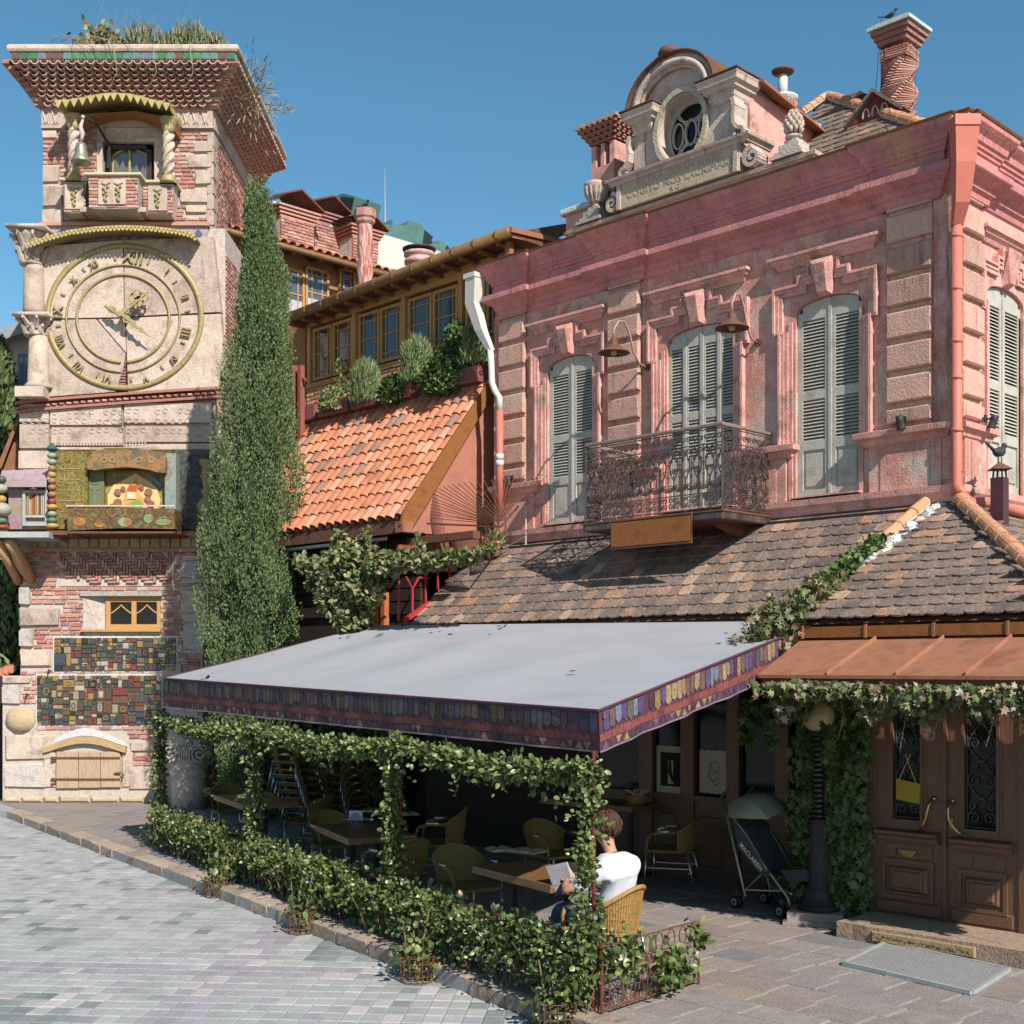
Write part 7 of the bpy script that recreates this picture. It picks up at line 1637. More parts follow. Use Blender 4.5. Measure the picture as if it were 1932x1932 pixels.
# ===== rear buildings
RR = Fr((525-966)/2421.5*30, 30, .711, .703)
rh = RR.hit
RB_ = thing('rear_house', 'rear house with orange tiled eaves and honey-wood windows between cypress and gallery', 'house', tuple(RR.w(3, 1, 0)))
ze2 = rh(600, 478, -.5)[1]; 
xa, xb = -3.5, 7.5
m = MB(RR); m.box(xa, xb, 0, 5, 0, ze2+.15); part(m, 'wall', M('ochre_boards', [(.34, .17, .06), (.42, .23, .09)], 3, .6, .3), RB_)
ym = -.6
bar2 = bar
rise = rh(560, 398, 2.6); zt3 = rh(600, 440, 3.0)[1]
LR = math.hypot(3.2+.6, 1.35); angR = math.atan2(1.35, 3.8); rr = random.Random(33); rest = MB(); nn = 0
for i in range(int(LR/.3)):
    x = xa
    while x < xb:
        mm = RR.M @ Matrix.Translation((x+rr.uniform(-.01, .01), ym+math.cos(angR)*(i*.3+.15), ze2+math.sin(angR)*(i*.3+.15))) @ Matrix.Rotation(angR-.05, 4, 'X') @ Matrix.Diagonal((.22, .3, .17, 1))
        if i == 0 and nn < 60 and 0 < x: piece('barrel_tile', bar2, mm, RB_); nn += 1
        else: rest.rn = rr.random(); rest.add([mm @ v for v in cor], fcs)
        x += .25
part(rest, 'barrel_tile_courses', clay, RB_, kind='stuff', fix=False)
m = MB(RR); m.add([(xa, ym+.05, ze2-.05), (xb, ym+.05, ze2-.05), (xb, 3.2, ze2+1.3), (xa, 3.2, ze2+1.3)], [(0, 1, 2, 3)]); part(m, 'roof_boarding', rustd, RB_, fix=False)
m = MB(RR); m.tube([(xa, ym-.06, ze2-.12), (xb, ym-.06, ze2-.12)], .07, 7); part(m, 'gutter', MATS['brown_gutter'], RB_, smooth=40)
m = MB(RR)
for i in range(11): x = -.6+i*.75; m.tube([(x, ym+.02, ze2-.16), (x, .0, ze2-.02)], .05, 4)
part(m, 'rafter_ends', rustd, RB_, kind='stuff')
for (u0, u1) in ((529, 572), (574, 618), (638, 668)):
    a, zt4 = rh(u0, 505, -.03); b, _ = rh(u1, 515, -.03); zb4 = rh(u0, 600, -.03)[1]; zt4 = rh((u0+u1)/2, 508, -.03)[1]
    m = MB(RR)
    for q in ((a, a+.06, zb4, zt4), (b-.06, b, zb4, zt4)): m.box(q[0], q[1], -.1, .02, q[2], q[3])
    m.box(a, b, -.1, .02, zt4-.06, zt4); m.box(a, b, -.1, .02, zb4, zb4+.06)
    for f in (.28, .72): x = a+(b-a)*f; m.box(x-.015, x+.015, -.08, -.03, zb4, zt4)
    for f in (.52, .86): z = zb4+(zt4-zb4)*f; m.box(a, b, -.08, -.031, z-.015, z+.015)
    fo = part(m, 'window', wood, RB_)
    m = MB(RR); m.box(a+.02, b-.02, -.06, -.04, zb4, zt4); part(m, 'pane', glassmat('blue_glass', (.09, .11, .16), .05), fo)
    m = MB(RR); m.box(a+.05, b-.05, -.07, -.062, zb4, zb4+(zt4-zb4)*.4); part(m, 'net_curtain', M('white_net', [(.5, .5, .52)], 5, .9, .1), fo)
# --- brick chimneys with bent rust hoods
def hoodchim(u, v, w, yy, label, hv, hood=rustm):
    x, z = rh(u, v, yy); c = thing('hooded_chimney', label, 'chimney', tuple(RR.w(x, yy, z-1)))
    m = MB(RR); m.box(x-w, x+w, yy-.3, yy+.3, z-1.0, z-.3); bricks(RR, x-w, x+w, z-1.0, z-.28, yy-.3, c, nmax=0, bh=.08, seed=int(u), stuffname='brickwork'); part(m, 'shaft', mortar, c)
    m = MB(RR)
    for k in range(4): o = .02+.04*k; m.box(x-w-o, x+w+o, yy-.3-o, yy+.3+o, z-.3+k*.08, z-.25+k*.08)
    part(m, 'corbels', brickm, c, kind='stuff')
    m = MB(RR); zz = z+.04; h = .42
    m.add([(x-w-.25, yy-.5, zz+.1), (x, yy-.5, zz+h), (x+w+.25, yy-.5, zz), (x+w+.25, yy+.5, zz), (x, yy+.5, zz+h), (x-w-.25, yy+.5, zz+.1), (x-w-.25, yy-.5, zz+.06), (x, yy-.5, zz+h-.05), (x+w+.25, yy-.5, zz-.05)], [(0, 1, 4, 5), (1, 2, 3, 4), (0, 6, 7, 1), (1, 7, 8, 2)]); part(m, 'hood', hood, c, fix=False)
    m = MB(RR)
    for s in (-1, 1): m.tube([(x+s*w*.8, yy-.2, z), (x+s*w*.8, yy-.2, z+.2)], .015, 4)
    part(m, 'hood_legs', ironb, c, kind='stuff')
hood1 = M('dark_red_hood', [(.16, .05, .035), (.22, .07, .05)], 3, .55, .1)
hoodchim(548, 400, .5, 1.8, 'left brick chimney with a dark red bent hood, beside the cypress tip', 0, hood1)
hoodchim(610, 410, .5, 2.2, 'second brick chimney from the cypress, with a dark red bent hood', 0, hood1)
hoodchim(676, 436, .42, 1.6, 'short whitewashed chimney with a thin hood behind the red column', 0, rustd)
# --- painted chimney column with capital and bird
x, zc = P.hit(689, 395, 1.5); zb5 = P.hit(689, 560, 1.5)[1]
RC = thing('red_column_chimney', 'red and white streaked chimney column rising behind the gallery gutter', 'chimney', tuple(P.w(x, 1.5, zb5)))
rw = M('red_white_streaks', [(.5, .1, .06), (.66, .5, .46), (.45, .09, .05), (.7, .56, .52)], 3, .8, .4, stretch=(4, 4, .5))
m = MB(P); r0 = .155; h = zc-zb5; m.lathe((x, 1.5, zb5-.4), [(r0, 0), (r0, .4+h*.2), (r0*1.15, .4+h*.3), (r0*.95, .4+h*.42), (r0*1.08, .4+h*.55), (r0, .4+h*.8), (r0, .4+h*.86)], 12); part(m, 'shaft', rw, RC, smooth=20)
m = MB(P); m.lathe((x, 1.5, zb5+h*.82), [(r0*1.1, 0), (r0*1.35, .05), (r0*1.3, h*.06), (r0*1.5, h*.08), (r0*1.45, h*.17), (0, h*.18)], 8); part(m, 'capital', M('dusty_red', [(.42, .2, .16), (.5, .3, .25)], 6, .9, .5), RC)
bird(P, x+.0, 1.5, zc-.02, .8, 'small long-tailed bird standing on the red and white chimney column', 1, (.08, .08, .09))
# --- round chimney with disc cap
yy = 2.0; x, z = P.hit(791, 470, yy); zb6 = P.hit(791, 500, yy)[1]
RCh = thing('round_brick_chimney', 'round brick chimney under a flat dark disc behind the gallery roof', 'chimney', tuple(P.w(x, yy, zb6)))
m = MB(P); m.lathe((x, yy, zb6-.6), [(.27, 0), (.27, .6), (.31, .62), (.31, .68), (.28, .7), (.28, .76), (.32, .78), (.32, .84), (0, .85)], 18); part(m, 'drum', M('whitewashed_brick', [(.5, .25, .22), (.66, .5, .46)], 9, .9, .8), RCh, smooth=20)
m = MB(P); m.lathe((x, yy, z), [(0, -.02), (.34, -.04), (.35, 0), (.1, .06), (0, .07)], 18); part(m, 'disc_cap', ironb, RCh, smooth=20)
m = MB(P)
for i in range(4): a = i*1.57+.4; m.tube([(x+.24*math.cos(a), yy+.24*math.sin(a), zb6+.2), (x+.24*math.cos(a), yy+.24*math.sin(a), z)], .012, 4)
part(m, 'cap_legs', ironb, RCh, kind='stuff')
# --- white building with green ducts
WB = Fr((700-966)/2421.5*40, 40, .711, .703); wh = WB.hit
a, zA = wh(700, 425); b, zB = wh(900, 505)
WBt = thing('white_block', 'plain cream modern block with green ventilation ducts on its roof, far behind', 'building', tuple(WB.w(0, 0, 0)))
m = MB(WB); m.ext([(-6, 0), (16, 0), (16, (zA+zB)/2), (-6, (zA+zB)/2)], 0, 5, 'y'); part(m, 'wall', M('cream_render', [(.68, .6, .53), (.72, .64, .57)], 2, .9, .1), WBt)
zr_ = (zA+zB)/2
gd = M('green_duct_metal', [(.10, .2, .18), (.14, .25, .22)], 3, .4, .05, metal=.2); gdk = M('duct_mouth', [(.02, .03, .03)], 3, .6, 0)
def duct(u, v, ln, hgt, label):
    x, z = wh(u, v, .6); z = zr_; t = thing('roof_duct', label, 'duct', tuple(WB.w(x, .6, z)), 'green ventilation ducts on the roofs')
    m = MB(WB); m.ext([(x-ln, z), (x-ln, z+hgt*.45), (x-ln*.35, z+hgt*.75), (x-ln*.25, z+hgt), (x, z+hgt*.98), (x+.1, z+hgt*.85), (x+hgt*.6, z+hgt*.65), (x+hgt*.25, z+.05)], .3, 1.2, 'y'); part(m, 'casing', gd, t)
    m = MB(WB); m.add([(x+.13, .33, z+hgt*.8), (x+hgt*.58, .33, z+hgt*.62), (x+hgt*.26, .33, z+.1), (x+.02, .33, z+.12), (x+.13, .29, z+hgt*.8), (x+hgt*.58, .29, z+hgt*.62), (x+hgt*.26, .29, z+.1), (x+.02, .29, z+.12)], [(0, 1, 2, 3), (4, 5, 6, 7), (0, 4, 5, 1), (1, 5, 6, 2), (2, 6, 7, 3), (3, 7, 4, 0)]); part(m, 'mouth', gdk, t)
    m = MB(WB)
    for q in (x-ln*.66, x-ln*.28): m.box(q, q+.03, .27, 1.22, z, z+hgt*.8)
    part(m, 'seams', alu, t, kind='stuff')
duct(784, 430, 1.9, .85, 'long green duct with a black square mouth, nearest the middle of the photo')
duct(826, 460, .8, .5, 'smaller green duct right of the long one, above the round chimney')
x, z = P.hit(640, 380, 6); t = thing('hooded_duct', 'green duct hood rising behind the dark red chimney hoods', 'duct', tuple(P.w(x, 6, z-1)))
m = MB(P); m.ext([(x-.5, z-1.0), (x-.5, z-.1), (x-.25, z+.18), (x+.15, z+.18), (x+.7, z-.05), (x+.4, z-.8), (x+.2, z-1)], 6, 6.9, 'y'); part(m, 'casing', gd, t)
m = MB(P); m.add([(x+.15, 5.98, z+.08), (x+.66, 5.98, z-.1), (x+.38, 5.98, z-.72), (x-.1, 5.98, z-.55), (x+.15, 5.95, z+.08), (x+.66, 5.95, z-.1), (x+.38, 5.95, z-.72), (x-.1, 5.95, z-.55)], [(0, 1, 2, 3), (4, 5, 6, 7)]); part(m, 'mouth', gdk, t)
x, z = wh(848, 470, 2); t = thing('green_pyramid_roof', 'small pale green pyramid roof light on the far block', 'roof light', tuple(WB.w(x, 2, zr_)))
m = MB(WB); m.add([(x-1.0, 1, zr_-.1), (x+1.2, 1, zr_-.1), (x+1.2, 3, zr_-.1), (x-1.0, 3, zr_-.1), (x, 2, zr_+.6)], [(0, 1, 4), (1, 2, 4), (2, 3, 4), (3, 0, 4)]); part(m, 'metal_roof', M('pale_copper_green', [(.3, .45, .36), (.38, .52, .43)], 3, .6, .1), t)
x, z = wh(726, 392, 1); m = MB(WB); m.tube([(x, 1, zr_-.3), (x, 1, zr_+1.2), (x, 1, zr_+2.6)], [.05, .03, .008], 5); solo(m, 'antenna', alu, 'thin pale antenna mast on the far cream block', 'antenna', tuple(WB.w(x, 1, zr_)))
# ===== cypress
cy = (-4.75, 23.3); pm = FPX/cy[1]
ct_ = thing('cypress_tree', 'tall narrow cypress standing between the clock tower and the orange-tiled house', 'tree', (cy[0], cy[1], 0))
vv = np.array([1255, 1230, 1150, 1000, 800, 600, 420, 380, 345]); zc = CAMH+(V0-vv)/pm
Rw = np.array([80, 82, 86, 84, 62, 41, 15, 7, 1])/pm; Cx = np.array([474, 474, 469, 474, 488, 498, 486, 487, 488]); Cx = (Cx-U0)/pm
hgt = np.concatenate([[0.2], zc]); Rw = np.concatenate([[.5], Rw]); Cx = np.concatenate([[cy[0]], Cx])
def cyp(z): return np.interp(z, hgt, Rw), np.interp(z, hgt, Cx)
m = MB(); m.tube([(cy[0], cy[1], 0), (cy[0], cy[1], 3), (np.interp(8, hgt, Cx), cy[1], 8)], [.16, .12, .05], 8); part(m, 'trunk', barkm, ct_)
pr_ = [(max(.02, cyp(z)[0]*.55), z) for z in np.linspace(.6, zc[-1]-.5, 14)]
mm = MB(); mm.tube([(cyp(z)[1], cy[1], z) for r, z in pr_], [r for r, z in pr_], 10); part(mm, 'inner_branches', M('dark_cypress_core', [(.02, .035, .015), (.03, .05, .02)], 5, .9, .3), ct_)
NPL = 2600; z0 = rng.random(NPL)**.9*(zc[-1]-.9)+.35; th = rng.random(NPL)*2*math.pi; rr_ = .62+.42*rng.random(NPL)**.8
lobe = 1+.13*np.sin(3*th+z0*1.3)+.13*np.sin(7*th-z0*2.1)+.10*np.sin(2*th+z0*4.1)
Rz, Cz = cyp(z0); px_ = Cz+Rz*rr_*lobe*np.cos(th)*.94; py_ = cy[1]+Rz*rr_*lobe*np.sin(th)*.94
K_ = 40; t = rng.random((NPL, K_)); pl_len = (.35+.4*rng.random(NPL))[:, None]; pr2 = .07*np.sin(np.pi*(t*.85+.12))
a2 = rng.random((NPL, K_))*2*math.pi
out = np.stack([np.cos(th), np.sin(th)], 1)
X = px_[:, None]+pr2*np.cos(a2)+out[:, 0:1]*t*.06; Y = py_[:, None]+pr2*np.sin(a2)+out[:, 1:2]*t*.06; Z = z0[:, None]+t*pl_len
C = np.stack([X, Y, Z], 2).reshape(-1, 3); D = np.stack([np.cos(a2)*.45+out[:, 0:1]*.3, np.sin(a2)*.45+out[:, 1:2]*.3, np.ones_like(a2)], 2).reshape(-1, 3)
leaves('foliage', C, D, .058, cypleaf, 'spray', org=(cy[0], cy[1], 0), parent=ct_, jit=.5, rnd=np.repeat(rng.random(NPL), K_)*.5+rng.random(NPL*K_)*.5)
# dark trees at the left edge
def edgetree(x, y, z0_, z1_, r0, n, lab, pal=cypleaf):
    t = thing('dark_tree', lab, 'tree', (x, y, 0)); zz = z0_+rng.random(n)*(z1_-z0_); rad = r0*np.sqrt(np.clip(1-((zz-z0_)/(z1_-z0_))**2, 0, 1))*(.7+.3*rng.random(n)); a = rng.random(n)*2*math.pi
    C = np.stack([x+rad*np.cos(a), y+rad*np.sin(a), zz], 1); D = np.stack([np.cos(a)*.4, np.sin(a)*.4, np.ones(n)], 1)
    leaves('foliage', C, D, .22, pal, 'spray', org=(x, y, 0), parent=t, jit=.7); m = MB(); m.tube([(x, y, 0), (x, y, z1_*.8)], [.2, .05], 7); part(m, 'trunk', barkm, t)
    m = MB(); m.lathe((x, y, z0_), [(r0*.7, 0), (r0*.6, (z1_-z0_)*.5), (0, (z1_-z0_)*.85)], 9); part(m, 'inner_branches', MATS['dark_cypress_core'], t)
edgetree(-12.75, 31.5, 1, 10.9, 1.15, 12000, 'dark green cypress at the left edge behind the marble column')
edgetree(-11.3, 29.3, .2, 6.3, 1.0, 6000, 'dark evergreen behind the lower left edge of the tower')
# ===== climbing vine over the middle
def cloud(name, label, cat, blobs, mat, kind_, size, y_, F=P, stems=(), group=None, jit=1.0, depth=1.0):
    """blobs: (u, v, radius px across, radius px high, leaves)"""
    Cs = []
    for u, v, ru, rv, n in blobs:
        x, z = F.hit(u, v, y_); c = F.w(x, y_, z); s = c.y/FPX; o = rng.normal(0, 1, (n, 3)); o /= np.linalg.norm(o, axis=1)[:, None]; o *= rng.random(n)[:, None]**.4
        Cs.append(np.array(c)+o*np.array([ru*s, max(.12, min(ru, rv)*s*.8)*depth, rv*s]))
    C = np.concatenate(Cs); org = tuple(map(float, (C[:, 0].mean(), C[:, 1].mean(), C[:, 2].min())))
    t = thing(name, label, cat, org, group); D = rng.normal(0, 1, (len(C), 3))+np.array((0, -.5, -.2)); leaves('foliage', C, D, size, mat, kind_, org=org, parent=t, jit=jit)
    if stems:
        m = MB()
        for pts in stems:
            w_ = []
            for u, v in pts: x, z = F.hit(u, v, y_+.05); w_.append(F.w(x, y_+.05, z))
            m.tube(w_, .012, 5)
        part(m, 'stem', stemm, t)
    return t
cloud('climbing_vine', 'bushy climbing vine with yellowing leaves spilling over the back of the white awning', 'vine',
      [(645, 1075, 50, 45, 1500), (675, 1050, 45, 32, 900), (640, 1120, 45, 45, 1100), (665, 1160, 40, 35, 700), (690, 1105, 40, 40, 800), (590, 1068, 30, 16, 300), (606, 1100, 28, 18, 350), (570, 1056, 16, 9, 90), (730, 1062, 40, 24, 620), (770, 1056, 32, 18, 420), (800, 1060, 34, 17, 380), (835, 1056, 30, 13, 300), (870, 1052, 26, 11, 210), (895, 1046, 16, 8, 90), (640, 1020, 16, 22, 130), (690, 1010, 8, 18, 60), (790, 1030, 7, 20, 60), (925, 1035, 14, 10, 60)],
      vineleaf, 'oval', .10, -2.15, stems=[[(660, 1170), (650, 1090), (640, 1030)], [(650, 1090), (720, 1064), (900, 1048)], [(645, 1100), (600, 1080), (565, 1055)]])
# ivy and creeper on the right
def seam(f): return (hL(f), (YE2*(1-f)), ZE2+(ZR-ZE2)*f)
Cs = []
for f0, f1, n, r_, up in ((.42, .64, 500, .16, .07), (.24, .44, 560, .18, .08), (.05, .26, 700, .24, .1), (-.03, .08, 420, .27, .06)):
    f = f0+(f1-f0)*rng.random(n); p = np.array([P.w(*seam(a)) for a in f]); o = rng.normal(0, 1, (n, 3)); o /= np.linalg.norm(o, axis=1)[:, None]
    Cs.append(p+o*(rng.random(n)**.5*r_)[:, None]*np.array((1, 1, .5))+np.array((0, 0, up)))
p0 = P.w(*seam(0)); n = 900; tt = rng.random(n); Cs.append(np.array(p0)+np.stack([-.1-.38*tt+rng.normal(0, .12, n), -.1*tt+rng.normal(0, .12, n), .05-.5*tt+rng.normal(0, .13, n)], 1))
C = np.concatenate(Cs); org = tuple(map(float, p0)); ri = thing('roof_ivy', 'ivy creeping up the seam between the two tiled roofs and hanging over the awning corner', 'ivy', org)
leaves('foliage', C[:1060], rng.normal(0, 1, (1060, 3)), .075, ivyleaf, 'oval', org=org, parent=ri, jit=1); leaves('reddening_foliage', C[1060:], rng.normal(0, 1, (len(C)-1060, 3))+np.array((0, 0, -.3)), .085, redleaf, 'ivy', org=org, parent=ri, jit=1)
# ===== rust canopy over the door
YC1, YC0 = -3.80, -2.86
cx0b = P.hit(1508, 1208, YC0)[0]; cx0f = P.hit(1430, 1273, YC1)[0]; zf_ = P.hit(1600, 1274, YC1)[1]; zb_ = P.hit(1700, 1206, YC0)[1]
CA = thing('rust_canopy', 'sloping rust-brown sheet canopy with standing seams above the double doors', 'canopy', tuple(P.w(10, -3, zf_)))
m = MB(P); x1_ = 13.0
m.add([(cx0f, YC1, zf_), (x1_, YC1, zf_), (x1_, YC0, zb_), (cx0b, YC0, zb_), (cx0f, YC1, zf_-.035), (x1_, YC1, zf_-.035), (x1_, YC0, zb_-.035), (cx0b, YC0, zb_-.035)], [(0, 1, 2, 3), (4, 7, 6, 5), (0, 4, 5, 1), (3, 7, 4, 0)]); part(m, 'sheet', rustm, CA, fix=False)
for i in range(5):
    xb = P.hit(1652+ (i)*128, 1206, YC0)[0] if i < 3 else cx0b+1.05+.98*i; xf = xb-.02; m = MB(P)
    m.add([(xf-.012, YC1, zf_), (xf+.012, YC1, zf_), (xb+.012, YC0, zb_), (xb-.012, YC0, zb_), (xf-.005, YC1, zf_+.04), (xf+.005, YC1, zf_+.04), (xb+.005, YC0, zb_+.04), (xb-.005, YC0, zb_+.04)], [(0, 1, 5, 4), (1, 2, 6, 5), (2, 3, 7, 6), (3, 0, 4, 7), (4, 5, 6, 7)]); part(m, 'standing_seam', rustm, CA)
m = MB(P); m.box(cx0f+.03, x1_, YC1+.02, YC1+.06, zf_-.14, zf_-.036); m.box(cx0f+.03, cx0f+.08, YC1+.06, YC0, zf_-.14, zf_-.04); part(m, 'fascia', rustd, CA)
m = MB(P)
for xx in (8.0, 9.4, 11.1): m.box(xx, xx+.08, YC1+.08, YC0+.2, zf_-.12, zf_-.04)
part(m, 'joist', woodd, CA, kind='stuff')
# creeper along the canopy edge
Cs = []; n = 6400; f = rng.random(n); x = cx0f+.15+(12.6-cx0f)*f**1.0
dens = .6+.4*np.sin(f*23)+.3*np.sin(f*51+1); near = np.abs(x-P.hit(1545, 1300, YC1)[0]) < .35; z = zf_-.08-np.abs(rng.normal(0, .115, n))*(.7+.45*dens)*np.where(near, .45, 1); y = YC1+.10+rng.normal(0, .10, n)
C = np.array([P.w(a, b, c) for a, b, c in zip(x, y, z)]); C = np.concatenate([C, np.array([P.w(a, b, c) for a, b, c in zip(P.hit(1540, 1300, YC1)[0]+rng.normal(0, .3, 700), YC1+rng.normal(0, .14, 700), zf_-.06-.14*rng.random(700))])])
org = tuple(P.w(9.5, YC1, zf_-.5)); cr = thing('door_creeper', 'creeper with green and pinkish leaves hanging in a fringe along the rust canopy', 'creeper', org)
lf = rng.random(len(C)); leaves('foliage', C, rng.normal(0, .6, (len(C), 3))+np.array((0, -.2, -1)), .078, redleaf, 'ivy', org=org, parent=cr, jit=.7)
m = MB()
for i in range(9):
    xx = cx0f+.5+i*.5+.1*math.sin(i*4); m.tube([P.w(xx, YC1+.05, zf_-.1), P.w(xx+.1, YC1, zf_-.4), P.w(xx+.02, YC1+.02, zf_-.55-.1*(i % 3))], .006, 4)
part(m, 'stem', stemm, cr, kind='stuff')
# ===== awning
def pt(u, v, Y): return Vector(((u-U0)/FPX*Y, Y, CAMH+(V0-v)/FPX*Y))
FRc = pt(1130, 1341, 10.62); FLc = pt(308, 1280, 19.9)
a = P.hit(1552, 1171, -1.68); BRc = P.w(a[0], -1.68, a[1]); a = P.hit(705, 1180, -1.68); BLc = P.w(a[0], -1.68, a[1])
AW = thing('cafe_awning', 'large pale grey flat awning with a painted purple and red valance over the cafe tables', 'awning', tuple((FRc+FLc)/2))
NX, NY = 44, 22; vs = []; 
for j in range(NY+1):
    g = j/NY
    for i in range(NX+1):
        f = i/NX; p = (FLc*(1-f)+FRc*f)*(1-g)+(BLc*(1-f)+BRc*f)*g
        sag = -.035*math.sin(math.pi*g)*abs(math.sin(math.pi*f*4))-.012*math.sin(math.pi*g)*math.sin(f*31+g*5); vs.append(p+Vector((0, 0, sag)))
m = MB(); m.add(vs, [(j*(NX+1)+i, j*(NX+1)+i+1, (j+1)*(NX+1)+i+1, (j+1)*(NX+1)+i) for j in range(NY) for i in range(NX)]); part(m, 'top_cloth', fabric, AW, smooth=True)
valm = M('valance_ground', [(.075, .035, .05), (.11, .05, .07), (.055, .028, .042)], 2, .75, .15)
penm = M('painted_pennants', [(.8, .8, .8), (1.15, 1.15, 1.15)], 18, .75, .1, pal=[(.30, .20, .11), (.13, .09, .2), (.26, .22, .28), (.14, .12, .085), (.18, .21, .27), (.34, .24, .14), (.17, .10, .09), (.10, .075, .16), (.28, .18, .08), (.075, .04, .055)], fb=.4)
redm = M('painted_red_band', [(.19, .045, .045), (.27, .08, .07), (.12, .035, .045)], 5, .75, .1, fb=.3)
flagm = M('painted_small_flags', [(.8, .8, .8), (1.2, 1.2, 1.2)], 18, .75, .1, pal=[(.34, .22, .15), (.08, .10, .22), (.12, .075, .12), (.4, .27, .2), (.15, .10, .17), (.28, .22, .09), (.085, .05, .075), (.10, .06, .085)], fb=.3)
hemm = M('valance_hem', [(.22, .15, .2), (.3, .22, .27)], 5, .5, .1)
pen_shade = M('shaded_pennants', [(.8, .8, .8), (1.15, 1.15, 1.15)], 18, .75, .1, pal=[(.12, .085, .06), (.075, .055, .085), (.10, .085, .10), (.07, .06, .05), (.085, .09, .11), (.14, .10, .07), (.09, .06, .06), (.06, .045, .075), (.055, .032, .042)], fb=.4)  # same print in darker colours: shade painted into the front and far valances
flag_shade = M('shaded_flags', [(.8, .8, .8), (1.2, 1.2, 1.2)], 18, .75, .1, pal=[(.17, .11, .08), (.055, .045, .08), (.07, .04, .06), (.06, .04, .05), (.21, .14, .10), (.07, .045, .06)], fb=.3)
red_shade = M('shaded_red_band', [(.11, .035, .04), (.15, .05, .05), (.075, .03, .04)], 5, .75, .1, fb=.3)
def valance(A, B, hA, hB, inward, nm, seg=60):
    penm, redm, flagm = (pen_shade, red_shade, flag_shade) if nm != 'side_valance' else (MATS['painted_pennants'], MATS['painted_red_band'], MATS['painted_small_flags'])
    d = (B-A); L = Vector((d.x, d.y, 0)).length; out = -inward.normalized()
    def pos(s, h, o=0.0):
        f = s/L; p = A+d*f; H_ = hA+(hB-hA)*f; wob = .014*math.sin(s*5.1)+.01*math.sin(s*11.7+1)
        return p+Vector((0, 0, -h*H_))+out*(o+wob*h)
    m = MB(); vs = []
    for i in range(seg+1):
        for k in range(5): vs.append(pos(L*i/seg, k/4))
    m.add(vs, [(i*5+k, (i+1)*5+k, (i+1)*5+k+1, i*5+k+1) for i in range(seg) for k in range(4)]); o = part(m, nm, valm, AW, smooth=True, fix=False)
    rr = random.Random(int(L*100)); pn = MB(); s = .06
    while s < L-.12:
        w = rr.uniform(.085, .13); h1 = rr.uniform(.42, .56); top = rr.uniform(.04, .09)
        if rr.random() < .93:
            pn.rn = rr.random(); e_ = rr.random()
            q = [pos(s, top, .006), pos(s+w*.9, top, .006), pos(s+w*.95, h1-.07, .007), pos(s+w*.5, h1+(.05 if e_ < .5 else -.02), .007), pos(s+w*.02, h1-.07, .007)]
            pn.add(q, [(0, 1, 2, 3, 4)])
        s += w
    part(pn, 'pennants', penm, o, kind='stuff', fix=False)
    rb = MB(); s = .1; pv = None; n = int(L/.07)
    for i in range(n):
        a_, b_ = L*i/n, L*(i+1)/n; t0 = .55+.05*rr.random(); rb.add([pos(a_, t0, .004), pos((a_+b_)/2, t0-.05, .004), pos(b_, t0+.01, .004), pos(b_, .74, .004), pos(a_, .74, .004)], [(0, 1, 2, 3, 4)])
    part(rb, 'red_band', redm, o, kind='stuff', fix=False)
    fl = MB(); s = .03
    while s < L-.12:
        fl.rn = rr.random(); w = .11; fl.add([pos(s, .76, .006), pos(s+w, .76, .006), pos(s+w*.5, .95, .006)] if rr.random() < .5 else [pos(s+.5*w, .75, .006), pos(s+w, .94, .006), pos(s, .94, .006)], [(0, 1, 2)]); s += w*rr.uniform(.95, 1.3)
    part(fl, 'small_flags', flagm, o, kind='stuff', fix=False)
    hm = MB(); vs = []
    for i in range(seg+1): vs += [pos(L*i/seg, .955, .005), pos(L*i/seg, 1.0, .005)]
    hm.add(vs, [(2*i, 2*i+2, 2*i+3, 2*i+1) for i in range(seg)]); part(hm, 'hem', hemm, o, fix=False)
    ed = MB(); ed.tube([pos(L*i/seg, -.005, .004) for i in range(seg+1)], .012, 5); part(ed, 'piping', fabdark, o)
inw = Vector((BRc.x-FRc.x, BRc.y-FRc.y, 0))
dF = (FRc-FLc); nF = Vector((-dF.y, dF.x, 0)); nF = nF if nF.dot(inw) > 0 else -nF
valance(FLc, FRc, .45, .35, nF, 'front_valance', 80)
dR = BRc-FRc; nR = Vector((-dR.y, dR.x, 0)); lf_ = FLc-FRc; nR = nR if nR.dot(lf_) > 0 else -nR
valance(FRc, BRc, .35, .44, nR, 'side_valance', 60)
dl = BLc-FLc; nL = Vector((-dl.y, dl.x, 0)); nL = nL if nL.dot(-lf_) > 0 else -nL
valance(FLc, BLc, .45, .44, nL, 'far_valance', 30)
# fallen leaves on the cloth
C = []
for _ in range(26):
    f, g = random.random(), random.random()**2.2; g = 1-.02-.25*random.random()**2; f = random.random()*.45; p = (FLc*(1-f)+FRc*f)*(1-g)+(BLc*(1-f)+BRc*f)*g; C.append(p+Vector((0, 0, .004)))
for f, g in ((.13, .02), (.15, .025), (.83, .3)): p = (FLc*(1-f)+FRc*f)*(1-g)+(BLc*(1-f)+BRc*f)*g; C.append(p+Vector((0, 0, .01)))
fl_ = leaves('fallen_leaves', np.array(C), np.tile([1., 0, 0], (len(C), 1)), .09, M('dead_leaf', [(.12, .05, .03), (.2, .1, .05)], 5, .8, 0), 'oval', org=tuple(C[0]), up=3); tag(fl_, 'scattered brown fallen leaves lying on the pale awning cloth', 'fallen leaves')
